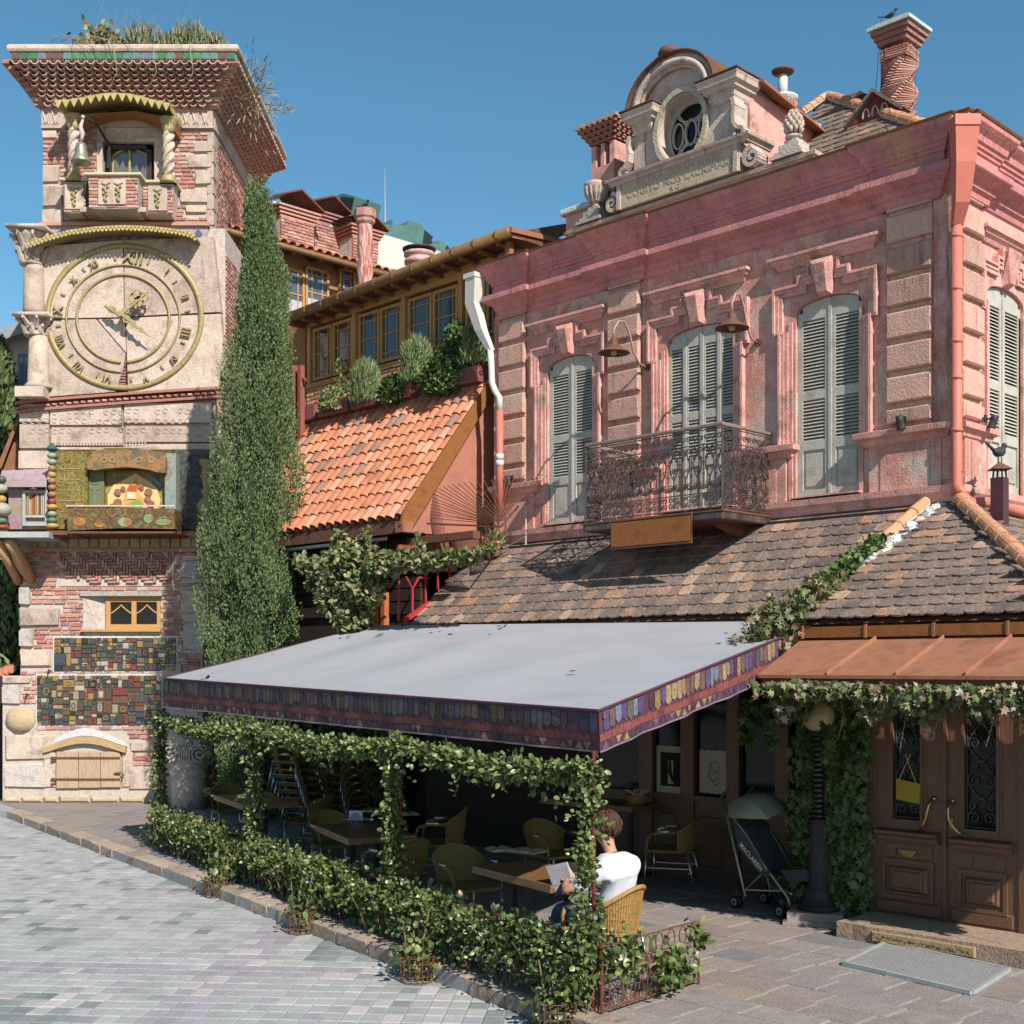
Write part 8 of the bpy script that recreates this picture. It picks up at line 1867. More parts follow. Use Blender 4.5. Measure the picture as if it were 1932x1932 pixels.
# frame bars under the cloth and posts
m = MB()
for f in (.02, .25, .5, .75, .97):
    a_ = FLc*(1-f)+FRc*f; b_ = BLc*(1-f)+BRc*f; m.tube([a_+Vector((0, 0, -.05)), b_+Vector((0, 0, -.05))], .02, 4)
nn_ = nF.normalized()*.06; m.tube([FLc+Vector((0, 0, -.05))+nn_, FRc+Vector((0, 0, -.05))+nn_], .02, 4); part(m, 'frame_bars', rustd, AW, kind='stuff')
HD = Vector((-.538, .843)); H0 = Vector((.73, 10.44))
def hl(s, off=0, z=0): return Vector((H0.x+HD.x*s+HD.y*off, H0.y+HD.y*s-HD.x*off, z))
def s_at(u):
    t_ = (u-U0)/FPX; return (H0.x-t_*H0.y)/(t_*HD.y-HD.x)
posts = [s_at(1127)+.05, s_at(746), s_at(482), s_at(303)]
for i, s in enumerate(posts):
    p = hl(s, .06 if i else .0); m = MB(); m.tube([(p.x, p.y, 0), (p.x, p.y, 2.42 if i else 2.16)], .016, 8); part(m, 'post', M('worn_red_post', [(.22, .035, .035), (.15, .03, .03)], 4, .6, .1), AW)
# ===== hedge, railing, vines
RL = thing('black_railing', 'low dark iron railing buried in the hedge along the kerb', 'railing', tuple(hl(0)))
m = MB(); m.tube([hl(0, 0, .56), hl(11.8, 0, .60)], .014, 4); m.tube([hl(0, 0, .12), hl(11.8, 0, .12)], .012, 4); part(m, 'rails', redpaint, RL, kind='stuff')
bm_ = MB(); bm_.tube([(0, 0, 0), (0, 0, .56)], .009, 4); bme_ = bm_.mesh('upright', (0, 0, 0)); bme_.materials.append(ironb)
for i in range(98): p = hl(.05+i*.12); piece('upright', bme_, Matrix.Translation(p), RL)
hg = thing('hedge', 'long low leafy hedge growing through the railing along the kerb', 'hedge', tuple(hl(5)))
n = 27000; s = rng.random(n)*11.75; lump = .5+.5*np.sin(s*2.1)*np.sin(s*.9+1)+.25*np.sin(s*7.3); hh = .46
th = rng.random(n)*2*math.pi; rad = rng.random(n)**.5; offc = -.05+(.15+.05*np.sin(s*3.7))*rad*np.cos(th); zz = .40+.04*lump+(.13+.08*lump)*rad*np.sin(th)
low = rng.random(n) < .10; zz[low] = .06+.3*rng.random(low.sum()); offc[low] = -.16+.16*rng.random(low.sum())
C = np.stack([H0.x+HD.x*s+HD.y*offc, H0.y+HD.y*s-HD.x*offc, zz], 1); D = rng.normal(0, .7, (n, 3))+np.stack([HD.y*np.cos(th)*.8, -HD.x*np.cos(th)*.8, np.sin(th)*.8], 1)
keep = (np.sin(s*9.1+zz*11)+np.sin(s*4.3-zz*17+offc*20)+rng.normal(0, .8, n)) > -1.0; C = C[keep]; D = D[keep]
def sprigs(base, dirs, L_, k, droop=.35):
    """leaves along short arching shoots"""
    n_ = len(base); t_ = np.linspace(.1, 1, k)[None, :, None]; L_ = (L_*(.5+rng.random(n_)))[:, None, None]
    P_ = base[:, None, :]+dirs[:, None, :]*t_*L_+np.array((0, 0, -1.0))*droop*(t_**2)*L_; P_ = P_+rng.normal(0, .012, P_.shape)
    return P_.reshape(-1, 3), np.repeat(dirs, k, axis=0)
nb_ = 620; s2 = rng.random(nb_)*11.75; a2_ = rng.random(nb_)*2*math.pi; bb = np.stack([H0.x+HD.x*s2+HD.y*(-.05+.17*np.cos(a2_)), H0.y+HD.y*s2-HD.x*(-.05+.17*np.cos(a2_)), .42+.17*np.sin(a2_)], 1)
dd = np.stack([HD.y*np.cos(a2_), -HD.x*np.cos(a2_), np.sin(a2_)*1.1+.2], 1)+rng.normal(0, .35, (nb_, 3)); dd /= np.linalg.norm(dd, axis=1)[:, None]
C2, D2 = sprigs(bb, dd, .13, 6); C = np.concatenate([C, C2]); D = np.concatenate([D, D2])
leaves('foliage', C, D, .050, hedgeleaf, 'oval', org=tuple(hl(5)), parent=hg, jit=1.3)
m = MB(); rr = random.Random(9)
for i in range(150):
    s = rr.random()*11.7; p = hl(s, -.1+rr.uniform(-.08, .08), 0); m.tube([p, p+Vector((rr.uniform(-.1, .1), rr.uniform(-.1, .1), .22)), p+Vector((rr.uniform(-.2, .2), rr.uniform(-.2, .2), .5))], [.008, .006, .003], 4)
part(m, 'stems', stemm, hg, kind='stuff')
def vine(name, label, path, rad, n, size=.075, mat=hedgeleaf, stems=2):
    C, o = along(path, n, rad); org = tuple(path[0]); t = thing(name, label, 'vine', org)
    ph0 = rng.random()*9; w_ = C@np.array((3.1, 4.7, 6.3))*1.6; keep = (np.sin(w_+ph0)+.6*np.sin(2.7*w_)+rng.normal(0, .7, n)) > -.75; C = C[keep]; o = o[keep]
    q, qo = along(path, max(10, n//50), .05); dd = qo*np.array((1, 1, .5))+np.array((0, 0, -.25 if path[0][2] > 1 else .1)); dd /= np.linalg.norm(dd, axis=1)[:, None]; C2, D2 = sprigs(q, dd, .15, 7, .5); C = np.concatenate([C, C2]); o = np.concatenate([o, D2])
    leaves('foliage', C, o+np.array((0, 0, -.2)), size, mat, 'oval', org=org, parent=t, jit=.9)
    for k in range(stems):
        m = MB(); pts_ = [Vector(p)+Vector((.03*math.sin(i*2+k*3), .03*math.cos(i*2.4+k), 0)) for i, p in enumerate([tuple(np.array(path[0])*(1-f)+np.array(path[1])*f) for f in np.linspace(0, 1, 9)])] if len(path) == 2 else [Vector(p)+Vector((.02, 0, .02*k)) for p in path]
        m.tube(pts_, .008, 4); part(m, 'stem', stemm, t)
    return t
labs = ['vine climbing the red post beside the seated reader', 'vine climbing the third awning post, left of the nearest table', 'vine climbing the second awning post from the tower side', 'vine climbing the far left corner post by the tower base']
for i, s in enumerate(posts):
    p = hl(s, -.02); n = (1050, 1000, 850, 950)[i]
    if i == 0: vine('post_vine', labs[0], [(p.x-.03, p.y, .35), (p.x-.04, p.y, 1.0), (p.x-.05, p.y, 1.35), (p.x, p.y, 2.05)], [.17, .13, .055, .10], 1400, .050, stems=2)
    else: vine('post_vine', labs[i], [(p.x, p.y, .5), (p.x, p.y, 2.05)], [.10, .14, .08, .15], int(n*1.3), .054, stems=2)
gz = [1.97, 1.9, 2.02, 1.93, 2.05]
for i, (a_, b_) in enumerate(zip(posts[:-1], posts[1:])):
    p, q, mid = hl(a_, -.03, 1.98), hl(b_, -.03, 2.05), hl((a_+b_)/2, -.04, 1.93)
    vine('vine_garland', ['leafy garland strung under the valance nearest the seated reader', 'middle leafy garland strung between the awning posts', 'far left leafy garland strung beside the carved capital'][i], [tuple(p), tuple(mid), tuple(q)], [.13, .08, .15, .10, .14, .07, .12], int(800*(b_-a_)), .054, stems=2)
# wire baskets at the kerb foot
wm = ironm
def basket(u, v, lab, r_=.15, h_=.24):
    x, y = gnd(u, v, SZ); t = thing('wire_basket', lab, 'planter', (x, y, SZ), 'rusty wire baskets at the kerb')
    m = MB()
    for k in range(5): z = SZ+.01+k*h_/4; m.tube([(x+r_*(1+.1*k/4)*math.cos(a), y+r_*(1+.1*k/4)*math.sin(a), z) for a in [2*math.pi*i/14 for i in range(14)]], .005, 4, closed=True)
    for i in range(16): a = 2*math.pi*i/16; m.tube([(x+r_*math.cos(a), y+r_*math.sin(a), SZ), (x+r_*1.1*math.cos(a), y+r_*1.1*math.sin(a), SZ+h_)], .005, 4)
    part(m, 'wire_mesh', rustrail, t)
    m = MB(); m.tube([(x, y, SZ), (x+.05, y+.1, .2), (x+.1, y+.2, .5)], [.014, .012, .008], 5); m.tube([(x+.02, y, SZ), (x-.06, y+.1, .15), (x-.03, y+.25, .45)], [.012, .01, .006], 5); m.tube([(x-.04, y, SZ), (x-.1, y+.05, .12), (x-.15, y+.2, .4)], .008, 4); part(m, 'stem', stemm, t, kind='stuff')
    n = 220; C = np.array((x+.03, y+.1, .1))+rng.normal(0, 1, (n, 3))*np.array((.11, .11, .14)); leaves('foliage', C, rng.normal(0, 1, (n, 3)), .07, hedgeleaf, 'oval', org=(x, y, SZ), parent=t, jit=1)
basket(409, 1692, 'rusty wire basket at the kerb nearest the clock tower'); basket(569, 1760, 'rusty wire basket at the kerb, second from the tower'); basket(787, 1852, 'rusty wire basket at the kerb below the nearest table'); basket(1052, 1945, 'rusty wire basket at the kerb corner by the brown scroll railing')
# brown scroll railing at the corner
CR = thing('scroll_railing', 'short rust-brown railing with rings and scrolls at the near corner of the terrace', 'railing', (.73, 10.44, 0))
RF = Fr(.73, 10.44, 1.675-.73, 11.52-10.44); RLn = math.hypot(.945, 1.08)
m = MB(RF)
for x in (0, RLn): m.tube([(x, 0, 0), (x, 0, .60 if x == 0 else .57)], .013, 4)
for z in (.57, .40, .045): m.tube([(0, 0, z), (RLn, 0, z)], .009, 4)
part(m, 'frame', rustrail, CR)
mo2 = MB(); r_ = .006
mo2.tube([(.055*math.cos(a), 0, .485+.075*math.sin(a)) for a in [2*math.pi*i/14 for i in range(14)]], r_, 4, closed=True)
for s_ in (-1, 1):
    mo2.tube([(s_*x, 0, z) for x, z in spiral(.05, .345, .036, 1.4, -1.2, .3, 10)], r_, 4); mo2.tube([(s_*.012, 0, .3), (s_*.08, 0, .21), (s_*.05, 0, .12)], r_, 4)
    mo2.tube([(s_*x, 0, z) for x, z in spiral(.045, .09, .034, 2.4, 1.2, .3, 10)], r_, 4)
mo2.tube([(0, 0, .045), (0, 0, .40)], r_, 4); me_ = mo2.mesh('scroll_motif', (0, 0, 0)); me_.materials.append(rustrail)
for i in range(8): piece('scroll_motif', me_, TRS(RF, .1+i*.18, 0, 0, 1.0, 1, 1), CR)
RF2 = Fr(.73, 10.44, HD.x, HD.y)
for i in range(3): piece('scroll_motif', me_, TRS(RF2, .1+i*.18, 0, 0, 1, 1, 1), CR)
n = 420; C = np.array([RF.w(a, b, c) for a, b, c in zip(np.concatenate([.28+rng.normal(0, .1, 190), .95+rng.normal(0, .14, 190), 1.38+rng.normal(0, .03, 40)]), rng.normal(-.04, .06, n), np.concatenate([.46+rng.normal(0, .09, 190), .26+rng.normal(0, .09, 190), .46+rng.normal(0, .06, 40)]))])
t = thing('railing_creeper', 'few leafy shoots twining through the rust-brown scroll railing', 'creeper', (.9, 10.7, .1)); leaves('foliage', C, rng.normal(0, 1, (n, 3)), .075, hedgeleaf, 'oval', org=(.9, 10.7, .1), parent=t, jit=1)
# ===== cafe front: posts, glass, posters, doors
SF = thing('shop_window_front', 'dark brown timber shop front with tall panes behind the cafe tables', 'shop front', tuple(P.w(6.5, YS, 0)))
def sx(u): return P.hit(u, 1600, YS)[0]
zsl = P.hit(1350, 1512, YS)[1]
xe = XJ-.72; xs0 = sx(1130)
postsu = [(1213, 1238), (1291, 1316), (1377, 1402), (1469, 1496)]
for u0, u1 in postsu: m = MB(P); m.bev(sx(u0), sx(u1), YS-.10, YS+.05, 0, 3.3, .012); part(m, 'mullion', woodd, SF)
edges = [xs0]+[q for a, b in postsu for q in (sx(a), sx(b))]+[xe+.3]
for i in range(0, len(edges), 2):
    a, b = edges[i], edges[i+1]
    m = MB(P); m.box(a, b, YS-.06, YS+.04, 0, zsl); m.bev(a+.1, b-.1, YS-.085, YS-.05, .18, zsl-.2, .02); m.box(a, b, YS-.10, YS+.04, zsl, zsl+.06); part(m, 'lower_panel', woodd, SF)
    m = MB(P); m.box(a, b, YS-.01, YS+.0, zsl+.06, 3.3); part(m, 'pane', glassr, SF)
m = MB(P); m.box(-.1, xs0, YS-.05, YS+.1, 0, 3.5); part(m, 'side_boards', darkwall, SF)
m = MB(P); m.box(xs0-.1, xe+.3, YS-.12, YS+.1, 3.3, 3.5); part(m, 'head_beam', woodd, SF)
paper = M('poster_paper', [(.5, .46, .38), (.56, .52, .44)], 3, .8, .05); ink = M('black_ink', [(.02, .02, .02)], 3, .7, 0); sep = M('sepia_ink', [(.2, .14, .1)], 3, .7, 0)
def poster(u0, u1, v0, v1, lab, art):
    yy = YS-.03; a, d = P.hit(u0, v0, yy); b, c = P.hit(u1, v1, yy); c = P.hit(u0, v1, yy)[1]
    t = thing('poster', lab, 'poster', tuple(P.w((a+b)/2, yy, c)), 'posters in the shop windows'); m = MB(P); n = 10
    m.ext([(a+(b-a)*i/n, d+.008*(i % 2)) for i in range(n+1)]+[(b-(b-a)*i/n, c+.01*(i % 2)) for i in range(n+1)], yy, yy+.004, 'y'); part(m, 'paper', paper, t)
    w, h = b-a, d-c; m = MB(P); y1 = yy-.002; m2 = MB(P)
    if art == 0:
        m.box(a+.15*w, a+.42*w, y1-.001, y1, c+.25*h, d-.12*h); m.box(a+.62*w, b-.12*w, y1-.001, y1, c+.25*h, d-.12*h)
        m.box(a+.42*w, a+.62*w, y1-.001, y1, c+.72*h, d-.12*h); m.box(a+.15*w, b-.12*w, y1-.001, y1, c+.2*h, c+.25*h)
        m.tube([(a+.5*w, y1, c+.75*h), (a+.5*w, y1, c+.5*h), (a+.62*w, y1, c+.3*h)], [.01, .03, .02], 6)
    elif art == 1:
        m2.ring((a+.55*w, c+.62*h), .16*w, .14*h, .008, y1-.002, y1, n=18); m2.ring((a+.5*w, c+.42*h), .2*w, .13*h, .008, y1-.002, y1, 20, 320, 18); m2.ring((a+.6*w, c+.3*h), .12*w, .08*h, .008, y1-.002, y1, n=14)
        m2.tube([(a+.4*w, y1, c+.7*h), (a+.3*w, y1, c+.5*h), (a+.45*w, y1, c+.3*h), (a+.6*w, y1, c+.2*h)], .005, 4)
    else:
        m.tube([(a+.3*w, y1, d-.1*h), (a+.35*w, y1, c+.6*h), (a+.3*w, y1, c+.3*h)], [.02, .012, .01], 5); m.tube([(a+.8*w, y1, d-.2*h), (a+.6*w, y1, c+.5*h)], .012, 5); m.ring((a+.35*w, c+.12*h), .2*w, .04*h, .03, y1-.002, y1, n=12)
    if m.v: part(m, 'print', ink, t, kind='stuff')
    if m2.v: part(m2, 'print', sep, t, kind='stuff')
poster(1239, 1290, 1407, 1500, 'cream poster with a black woodcut print in the leftmost visible shop window', 0)
poster(1320, 1374, 1415, 1496, 'cream poster with a thin line drawing above the stroller handle', 1)
poster(1503, 1530, 1421, 1525, 'narrow poster with black brush strokes just left of the lamp post', 2)
# ---- double doors
DOOR = thing('double_door', 'pair of brown panelled doors with scrolled iron grilles and brass handles', 'door', tuple(P.w(9.8, YD, .17)))
z0d = .17
def dx(u): return P.hit(u, 1650, YD)[0]
def dz(v, u=1720): return P.hit(u, v, YD)[1]
def leaf(u0, u1, g0, g1, gbot, ledv, pv0, pv1, uh, hnd, mail):
    a, b = dx(u0), dx(u1); uc = (u0+u1)/2; ga, gb = dx(g0), dx(g1); gz = dz(gbot, uc); zt = 2.62
    m = MB(P)
    for q in ((a, ga-.0, z0d, zt), (gb, b, z0d, zt), (ga, gb, z0d, gz), (ga, gb, zt-.18, zt)): m.box(q[0], q[1], YD-.03, YD+.03, q[2], q[3])
    L = part(m, 'door_leaf', woodd, DOOR)
    m = MB(P)
    for o, y in ((.03, YD-.055), (.0, YD-.04)):
        for q in ((ga-.05+o, ga-.02+o, gz-.05+o, zt-.2), (gb+.02-o, gb+.05-o, gz-.05+o, zt-.2)): m.box(q[0], q[1], y, YD, q[2], q[3])
        m.box(ga-.05+o, gb+.05-o, y+.001, YD, gz-.05+o, gz-.02+o)
    part(m, 'window_moulding', woodd, L)
    m = MB(P); m.box(ga, gb, YD+.015, YD+.02, gz, zt-.18); part(m, 'pane', blackg, L)
    m = MB(P); w = (gb-ga)/2; cx_ = (ga+gb)/2; k = 0; z = gz+.05; yy = YD-.01
    for xx in (ga+.03, gb-.03): m.tube([(xx, yy, gz), (xx, yy, zt-.2)], .007, 4)
    m.tube([(ga, yy, gz+.03), (gb, yy, gz+.03)], .007, 4)
    while z < zt-.4:
        s2 = w*.42
        for s in (-1, 1):
            m.tube([(cx_+s*x, yy, zz) for x, zz in spiral(s2*1.05, z+s2, s2*.85, -.8 if k % 2 == 0 else .8, (1.5 if k % 2 == 0 else -1.5), .2, 18)], .0065, 4)
            m.tube([(cx_+s*x, yy, zz) for x, zz in spiral(s2*1.2, z+s2*2.6, s2*.6, 2.0, (1.3 if k % 2 else -1.3), .25, 14)], .006, 4)
            m.tube([(cx_+s*w*.85, yy, z+s2*1.2), (cx_+s*.02, yy, z+s2*3.6), (cx_+s*w*.85, yy, z+s2*5.6)], .0065, 4)
        m.ball((cx_, yy, z+s2*3.6), .022, 6); z += s2*5.0; k += 1
    part(m, 'iron_grille', M('green_black_iron', [(.06, .075, .07), (.1, .11, .1)], 8, .5, .2), L)
    lz = dz(ledv, uc); m = MB(P); m.ext([(YD, lz+.06), (YD-.13, lz+.03), (YD-.13, lz), (YD-.09, lz-.03), (YD-.08, lz-.07), (YD, lz-.09)], a+.06, b-.06, 'x'); part(m, 'ledge_moulding', woodd, L)
    m = MB(P); wA, wB = a+.14, b-.14; zz = lz-.11; m.box(wA, wB, YD-.045, YD, zz-.04, zz); m.box(wA, wA+.14, YD-.046, YD, zz-.14, zz-.04); m.box(wB-.14, wB, YD-.046, YD, zz-.14, zz-.04); part(m, 'stepped_moulding', woodd, L)
    p0, p1 = dz(pv0, uc), dz(pv1, uc); m = MB(P)
    for q in ((a+.12, b-.12, p0-.04, p0), (a+.12, b-.12, p1, p1+.04)): m.box(q[0], q[1], YD-.055, YD, q[2], q[3])
    for q in ((a+.12, a+.16), (b-.16, b-.12)): m.box(q[0], q[1], YD-.054, YD, p1+.04, p0-.04)
    part(m, 'panel_frame', woodd, L); m = MB(P); m.bev(a+.19, b-.19, YD-.06, YD, p1+.07, p0-.07, .03); m.bev(a+.25, b-.25, YD-.075, YD-.05, p1+.12, p0-.12, .012); part(m, 'raised_panel', woodd, L)
    m = MB(P); m.bev(a+.03, b-.05, YD-.05, YD, z0d+.01, z0d+.16, .02); part(m, 'kick_board', woodd, L)
    if mail: c_ = (a+b)/2; m = MB(P); m.ext([(c_-.11, lz-.17), (c_+.11, lz-.17), (c_+.05, lz-.24), (c_-.05, lz-.24)], YD-.05, YD-.03, 'y'); part(m, 'letter_flap', brass, L)
    hs = [(dx(u), -.06-.05*math.sin(math.pi*i/(len(hnd)-1)), P.hit(u, v, YD-.08)[1]) for i, (u, v) in enumerate(hnd)]
    m = MB(P); m.tube([(x, YD-.02+y, z) for x, y, z in hs], [.022, .017, .015, .016, .013, .010][:len(hs)] if len(hs) <= 6 else .015, 8); m.ball((hs[0][0], YD-.05, hs[0][2]), .03, 8); m.tube([(hs[0][0], YD, hs[0][2]), (hs[0][0], YD-.08, hs[0][2])], .012, 6); m.tube([(hs[-1][0], YD, hs[-1][2]), (hs[-1][0], YD-.07, hs[-1][2])], .01, 6); part(m, 'door_handle', brass, L, smooth=50)
    return L
leaf(1650, 1786, 1687, 1742, 1548, 1574, 1622, 1697, 0, [(1766, 1508), (1761, 1522), (1759, 1540), (1752, 1556), (1742, 1568)], True)
leaf(1790, 1926, 1821, 1886, 1568, 1592, 1643, 1722, 0, [(1801, 1512), (1798, 1528), (1801, 1548), (1812, 1566), (1824, 1579)], False)
m = MB(P); m.box(dx(1785)+.002, dx(1791)-.002, YD-.065, YD+.03, z0d, 2.62); part(m, 'astragal', woodd, DOOR)
m = MB(P); m.box(dx(1640), dx(1650), YD-.05, YD+.08, z0d, 2.7); m.box(dx(1926), dx(1940), YD-.05, YD+.08, z0d, 2.7); part(m, 'jamb', woodd, DOOR, kind='stuff')
m = MB(P); x, z = dx(1798), dz(1553, 1798); m.ext([(x-.02, z-.05), (x+.02, z-.05), (x+.02, z+.05), (x-.02, z+.05)], YD-.04, YD-.03, 'y'); part(m, 'lock_plate', brass, DOOR)
# yellow hanging card
yy = YD-.06; hk = P.hit(1713.6, 1423, yy); cr_ = [P.hit(u, v, yy) for u, v in ((1691, 1469), (1736, 1479), (1735, 1517), (1691, 1508))]
YC_ = thing('yellow_card', 'blank yellow card hanging by crossed strings on the left door window', 'sign', tuple(P.w(hk[0], yy, cr_[3][1])))
m = MB(P); m.ext(cr_, yy-.004, yy+.004, 'y'); part(m, 'card', M('yellow_card_paint', [(.42, .30, .045), (.45, .33, .055)], 3, .6, .03, fb=.02), YC_)
m = MB(P); s0, s1 = P.hit(1697, 1471, yy), P.hit(1729, 1478, yy)
m.tube([(s0[0], yy-.005, s0[1]), (hk[0]+.03, yy-.005, hk[1]), (hk[0]-.03, yy-.005, hk[1]), (s1[0], yy-.005, s1[1])], .005, 4); part(m, 'string', brass, YC_)
# ---- step, mat, lamp post
xs_ = P.hit(1580, 1733, -3.22)[0]
stp = thing('stone_step', 'worn granite doorstep with a scratched clay plaque in its riser', 'step', tuple(P.w(9.5, -3, 0)))
m = MB(P); rr = random.Random(2); n = 24; pts = [(xs_+(13.2-xs_)*i/n, -3.25+rr.uniform(-.012, .012)) for i in range(n+1)]
m.ext(pts+[(13.2, YD+.2), (xs_+.02, YD+.2)], 0, .165, 'z'); part(m, 'step_block', stepst, stp)
x0 = P.hit(1706, 1780, -3.26)[0]; m = MB(P); m.bev(x0-.35, x0+.75, -3.285, -3.24, .03, .13, .006); pq = part(m, 'clay_plaque', M('ochre_clay', [(.36, .25, .13), (.44, .32, .18)], 8, .85, .5), stp)
m = MB(P); x = x0-.3
while x < x0+.68:
    w = rr.uniform(.02, .05); m.tube([(x+w*t, -3.287, .075+rr.uniform(-.022, .022)) for t in (0, .3, .6, 1)], .0025, 3); x += w*1.25
part(m, 'scratched_script', ink, pq, kind='stuff')
MT = thing('metal_mat', 'ribbed metal doormat with a pale frame on the slabs before the double doors', 'mat', (3.9, 12.2, 0))
mc = [Vector((*gnd(u, v, .02), .02)) for u, v in ((1591, 1817), (1671, 1779), (1904, 1829), (1833, 1873))]
m = MB()
for i in range(4): a, b = mc[i], mc[(i+1) % 4]; m.tube([a, b], .026, 4)
part(m, 'frame', M('pale_alu_frame', [(.45, .5, .5), (.52, .57, .57)], 3, .4, .05, metal=.3), MT)
m = MB(); m.add([p+Vector((0, 0, -.012)) for p in mc], [(0, 1, 2, 3)]); part(m, 'base', M('mat_rubber', [(.12, .11, .10)], 5, .9, .2), MT)
me = MB(); me.box(-.5, .5, -.5, .5, -.5, .5); rib = me.mesh('rib', (0, 0, 0)); rib.materials.append(M('mat_rib', [(.36, .35, .34), (.42, .41, .4)], 6, .7, .2))
ex_ = (mc[2]-mc[1]); ey_ = (mc[0]-mc[1]); nrib = 26
for i in range(nrib):
    f = (i+.5)/nrib; a = mc[1]+ey_*f; b = mc[2]+(mc[3]-mc[2])*f; c = (a+b)/2; d = (b-a); ang_ = math.atan2(d.y, d.x)
    piece('rib', rib, Matrix.Translation(c) @ Matrix.Rotation(ang_, 4, 'Z') @ Matrix.Diagonal((d.length-.03, ey_.length/nrib*.62, .02, 1)), MT)
LX, LY = 3.43, 14.35; lz = lambda v: CAMH+(V0-v)/FPX*LY
LP = thing('lamp_post', 'black iron lamp post of beads with a cream globe, left of the double doors', 'lamp post', (LX, LY, 0))
m = MB(); 
for k, (h_, s_) in enumerate(((.05, .34), (.14, .30))): m.X = Matrix.Translation((LX, LY, 0)) @ Matrix.Rotation(R(-22), 4, 'Z'); m.box(-s_, s_, -s_, s_, 0 if k == 0 else .05, h_)
part(m, 'plinth', M('pinkish_plinth', [(.34, .27, .24), (.42, .34, .3)], 6, .9, .5), LP)
prof_ = [(.24, .14), (.25, .17), (.21, .19), (.19, .24), (.15, .27), (.16, .31), (.12, .36), (.105, .42), (.1, lz(1640)), (.09, lz(1552)), (.11, lz(1548)), (.08, lz(1544))]
m = MB(); m.lathe((LX, LY, 0), prof_, 18); part(m, 'base', ironb, LP, smooth=35)
m = MB()
for i in range(16): a = 2*math.pi*i/16; m.tube([(LX+.1*math.cos(a), LY+.1*math.sin(a), .42), (LX+.088*math.cos(a), LY+.088*math.sin(a), lz(1553))], .012, 4)
part(m, 'fluting', ironb, LP, kind='stuff')
bd = MB(); bd.lathe((0, 0, 0), [(.6, -.5), (1, -.15), (1, .15), (.6, .5)], 14); bdm = bd.mesh('iron_bead', (0, 0, 0)); bdm.materials.append(M('glossy_black_iron', [(.02, .022, .022), (.035, .035, .035)], 6, .25, .1, spec=.7)); bdm.polygons.foreach_set('use_smooth', [True]*len(bdm.polygons))
nb = 16; zb0, zb1 = lz(1544), lz(1388)
for i in range(nb): piece('iron_bead', bdm, Matrix.Translation((LX, LY, zb0+(i+.5)*(zb1-zb0)/nb)) @ Matrix.Diagonal((.068, .068, (zb1-zb0)/nb*1.02, 1)), LP)
m = MB(); m.lathe((LX, LY, zb1), [(.05, 0), (.12, .02), (.12, .04), (.06, .05)], 14); part(m, 'globe_collar', ironb, LP, smooth=30)
m = MB(); m.ball((LX, LY, lz(1352)), .185, 20); part(m, 'globe', M('cream_globe', [(.52, .42, .22), (.6, .5, .3)], 2, .35, .03, fb=.05, spec=.6), LP, smooth=True)
# ---- ivy wall beside the door and loose strands
n = 6400; uu = 1520+132*rng.random(n); Cs = []
fz = rng.random(n); zz = .1+2.75*fz; x = XJ-.42+rng.normal(0, .24, n)*(1-.25*fz)+.0; x = np.clip(x, XJ-.95, XJ+.0); yv = YD-.02-.18*rng.random(n)
left = x < XJ-.72; C = np.array([P.w(a, b, c) for a, b, c in zip(x, yv, zz)])
org = tuple(P.w(XJ-.4, YD, 0)); iv = thing('wall_ivy', 'curtain of green ivy covering the pier between lamp post and double doors', 'ivy', org)
nrm = -np.array((P.n[0], P.n[1], 0)); leaves('foliage', C, rng.normal(0, .35, (n, 3))+np.array((0, 0, -1)), .10, ivyleaf, 'ivy', org=org, parent=iv, jit=.45, up=.1)
m = MB()
for i in range(5): m.tube([P.w(XJ-.55+.09*i, YD-.03, 0), P.w(XJ-.6+.1*i, YD-.05, 1.2), P.w(XJ-.5+.06*i, YD-.04, 2.6)], .01, 4)
part(m, 'stem', stemm, iv)
cloud('hanging_strands', 'thin ivy strands dangling before the shop window right of the awning corner', 'ivy', [(1420, 1340, 20, 30, 150), (1408, 1385, 8, 22, 60), (1455, 1395, 10, 18, 40), (1470, 1345, 26, 26, 200), (1500, 1330, 24, 30, 260), (1555, 1400, 10, 40, 60)], ivyleaf, 'ivy', .10, -3.1)
# ===== dark walls added for the black shade under the awning, and ivy
def wallbox(x0, x1, y0, y1, z0, z1, F, nm, mat): m = MB(F); m.box(x0, x1, y0, y1, z0, z1); return part(m, nm, mat, MBd)
wallbox(-7.5, .1, YS+.25, YS+.35, 0, 3.3, P, 'shade_wall', darkwall)
m = MB(); a = P.w(-7.5, -.9); m.add([(a.x, a.y, 0), (-5.9, 27.6, 0), (-5.9, 27.6, 3.4), (a.x, a.y, 3.4)], [(0, 1, 2, 3)]); part(m, 'shade_backing', darkwall, MBd, fix=False)
n = 5200; x = -4.9+4.3*rng.random(n); C = np.array([P.w(a, b, c) for a, b, c in zip(x, -1.25-.3*rng.random(n), .1+2.6*rng.random(n)**1.1)]); org = tuple(P.w(-3, -1.3, 0))
bs_ = thing('back_ivy', 'dark ivy covering the wall behind the stacked chairs', 'ivy', org); leaves('foliage', C, rng.normal(0, .5, (n, 3))+np.array((0, 0, -.7)), .14, ivyleaf, 'ivy', org=org, parent=bs_, jit=.6)
n = 1500; C = np.array((-5.6, 24.6, 1.5))+np.clip(rng.normal(0, 1, (n, 3)), -1.6, 1.6)*np.array((.24, .3, .65))+np.array((.15, 0, 0)); t = thing('corner_bush', 'green bush between the carved capital and the cypress trunk', 'bush', (-5.6, 24.6, 0)); leaves('foliage', C, rng.normal(0, 1, (n, 3)), .11, hedgeleaf, 'oval', org=(-5.6, 24.6, 0), parent=t)
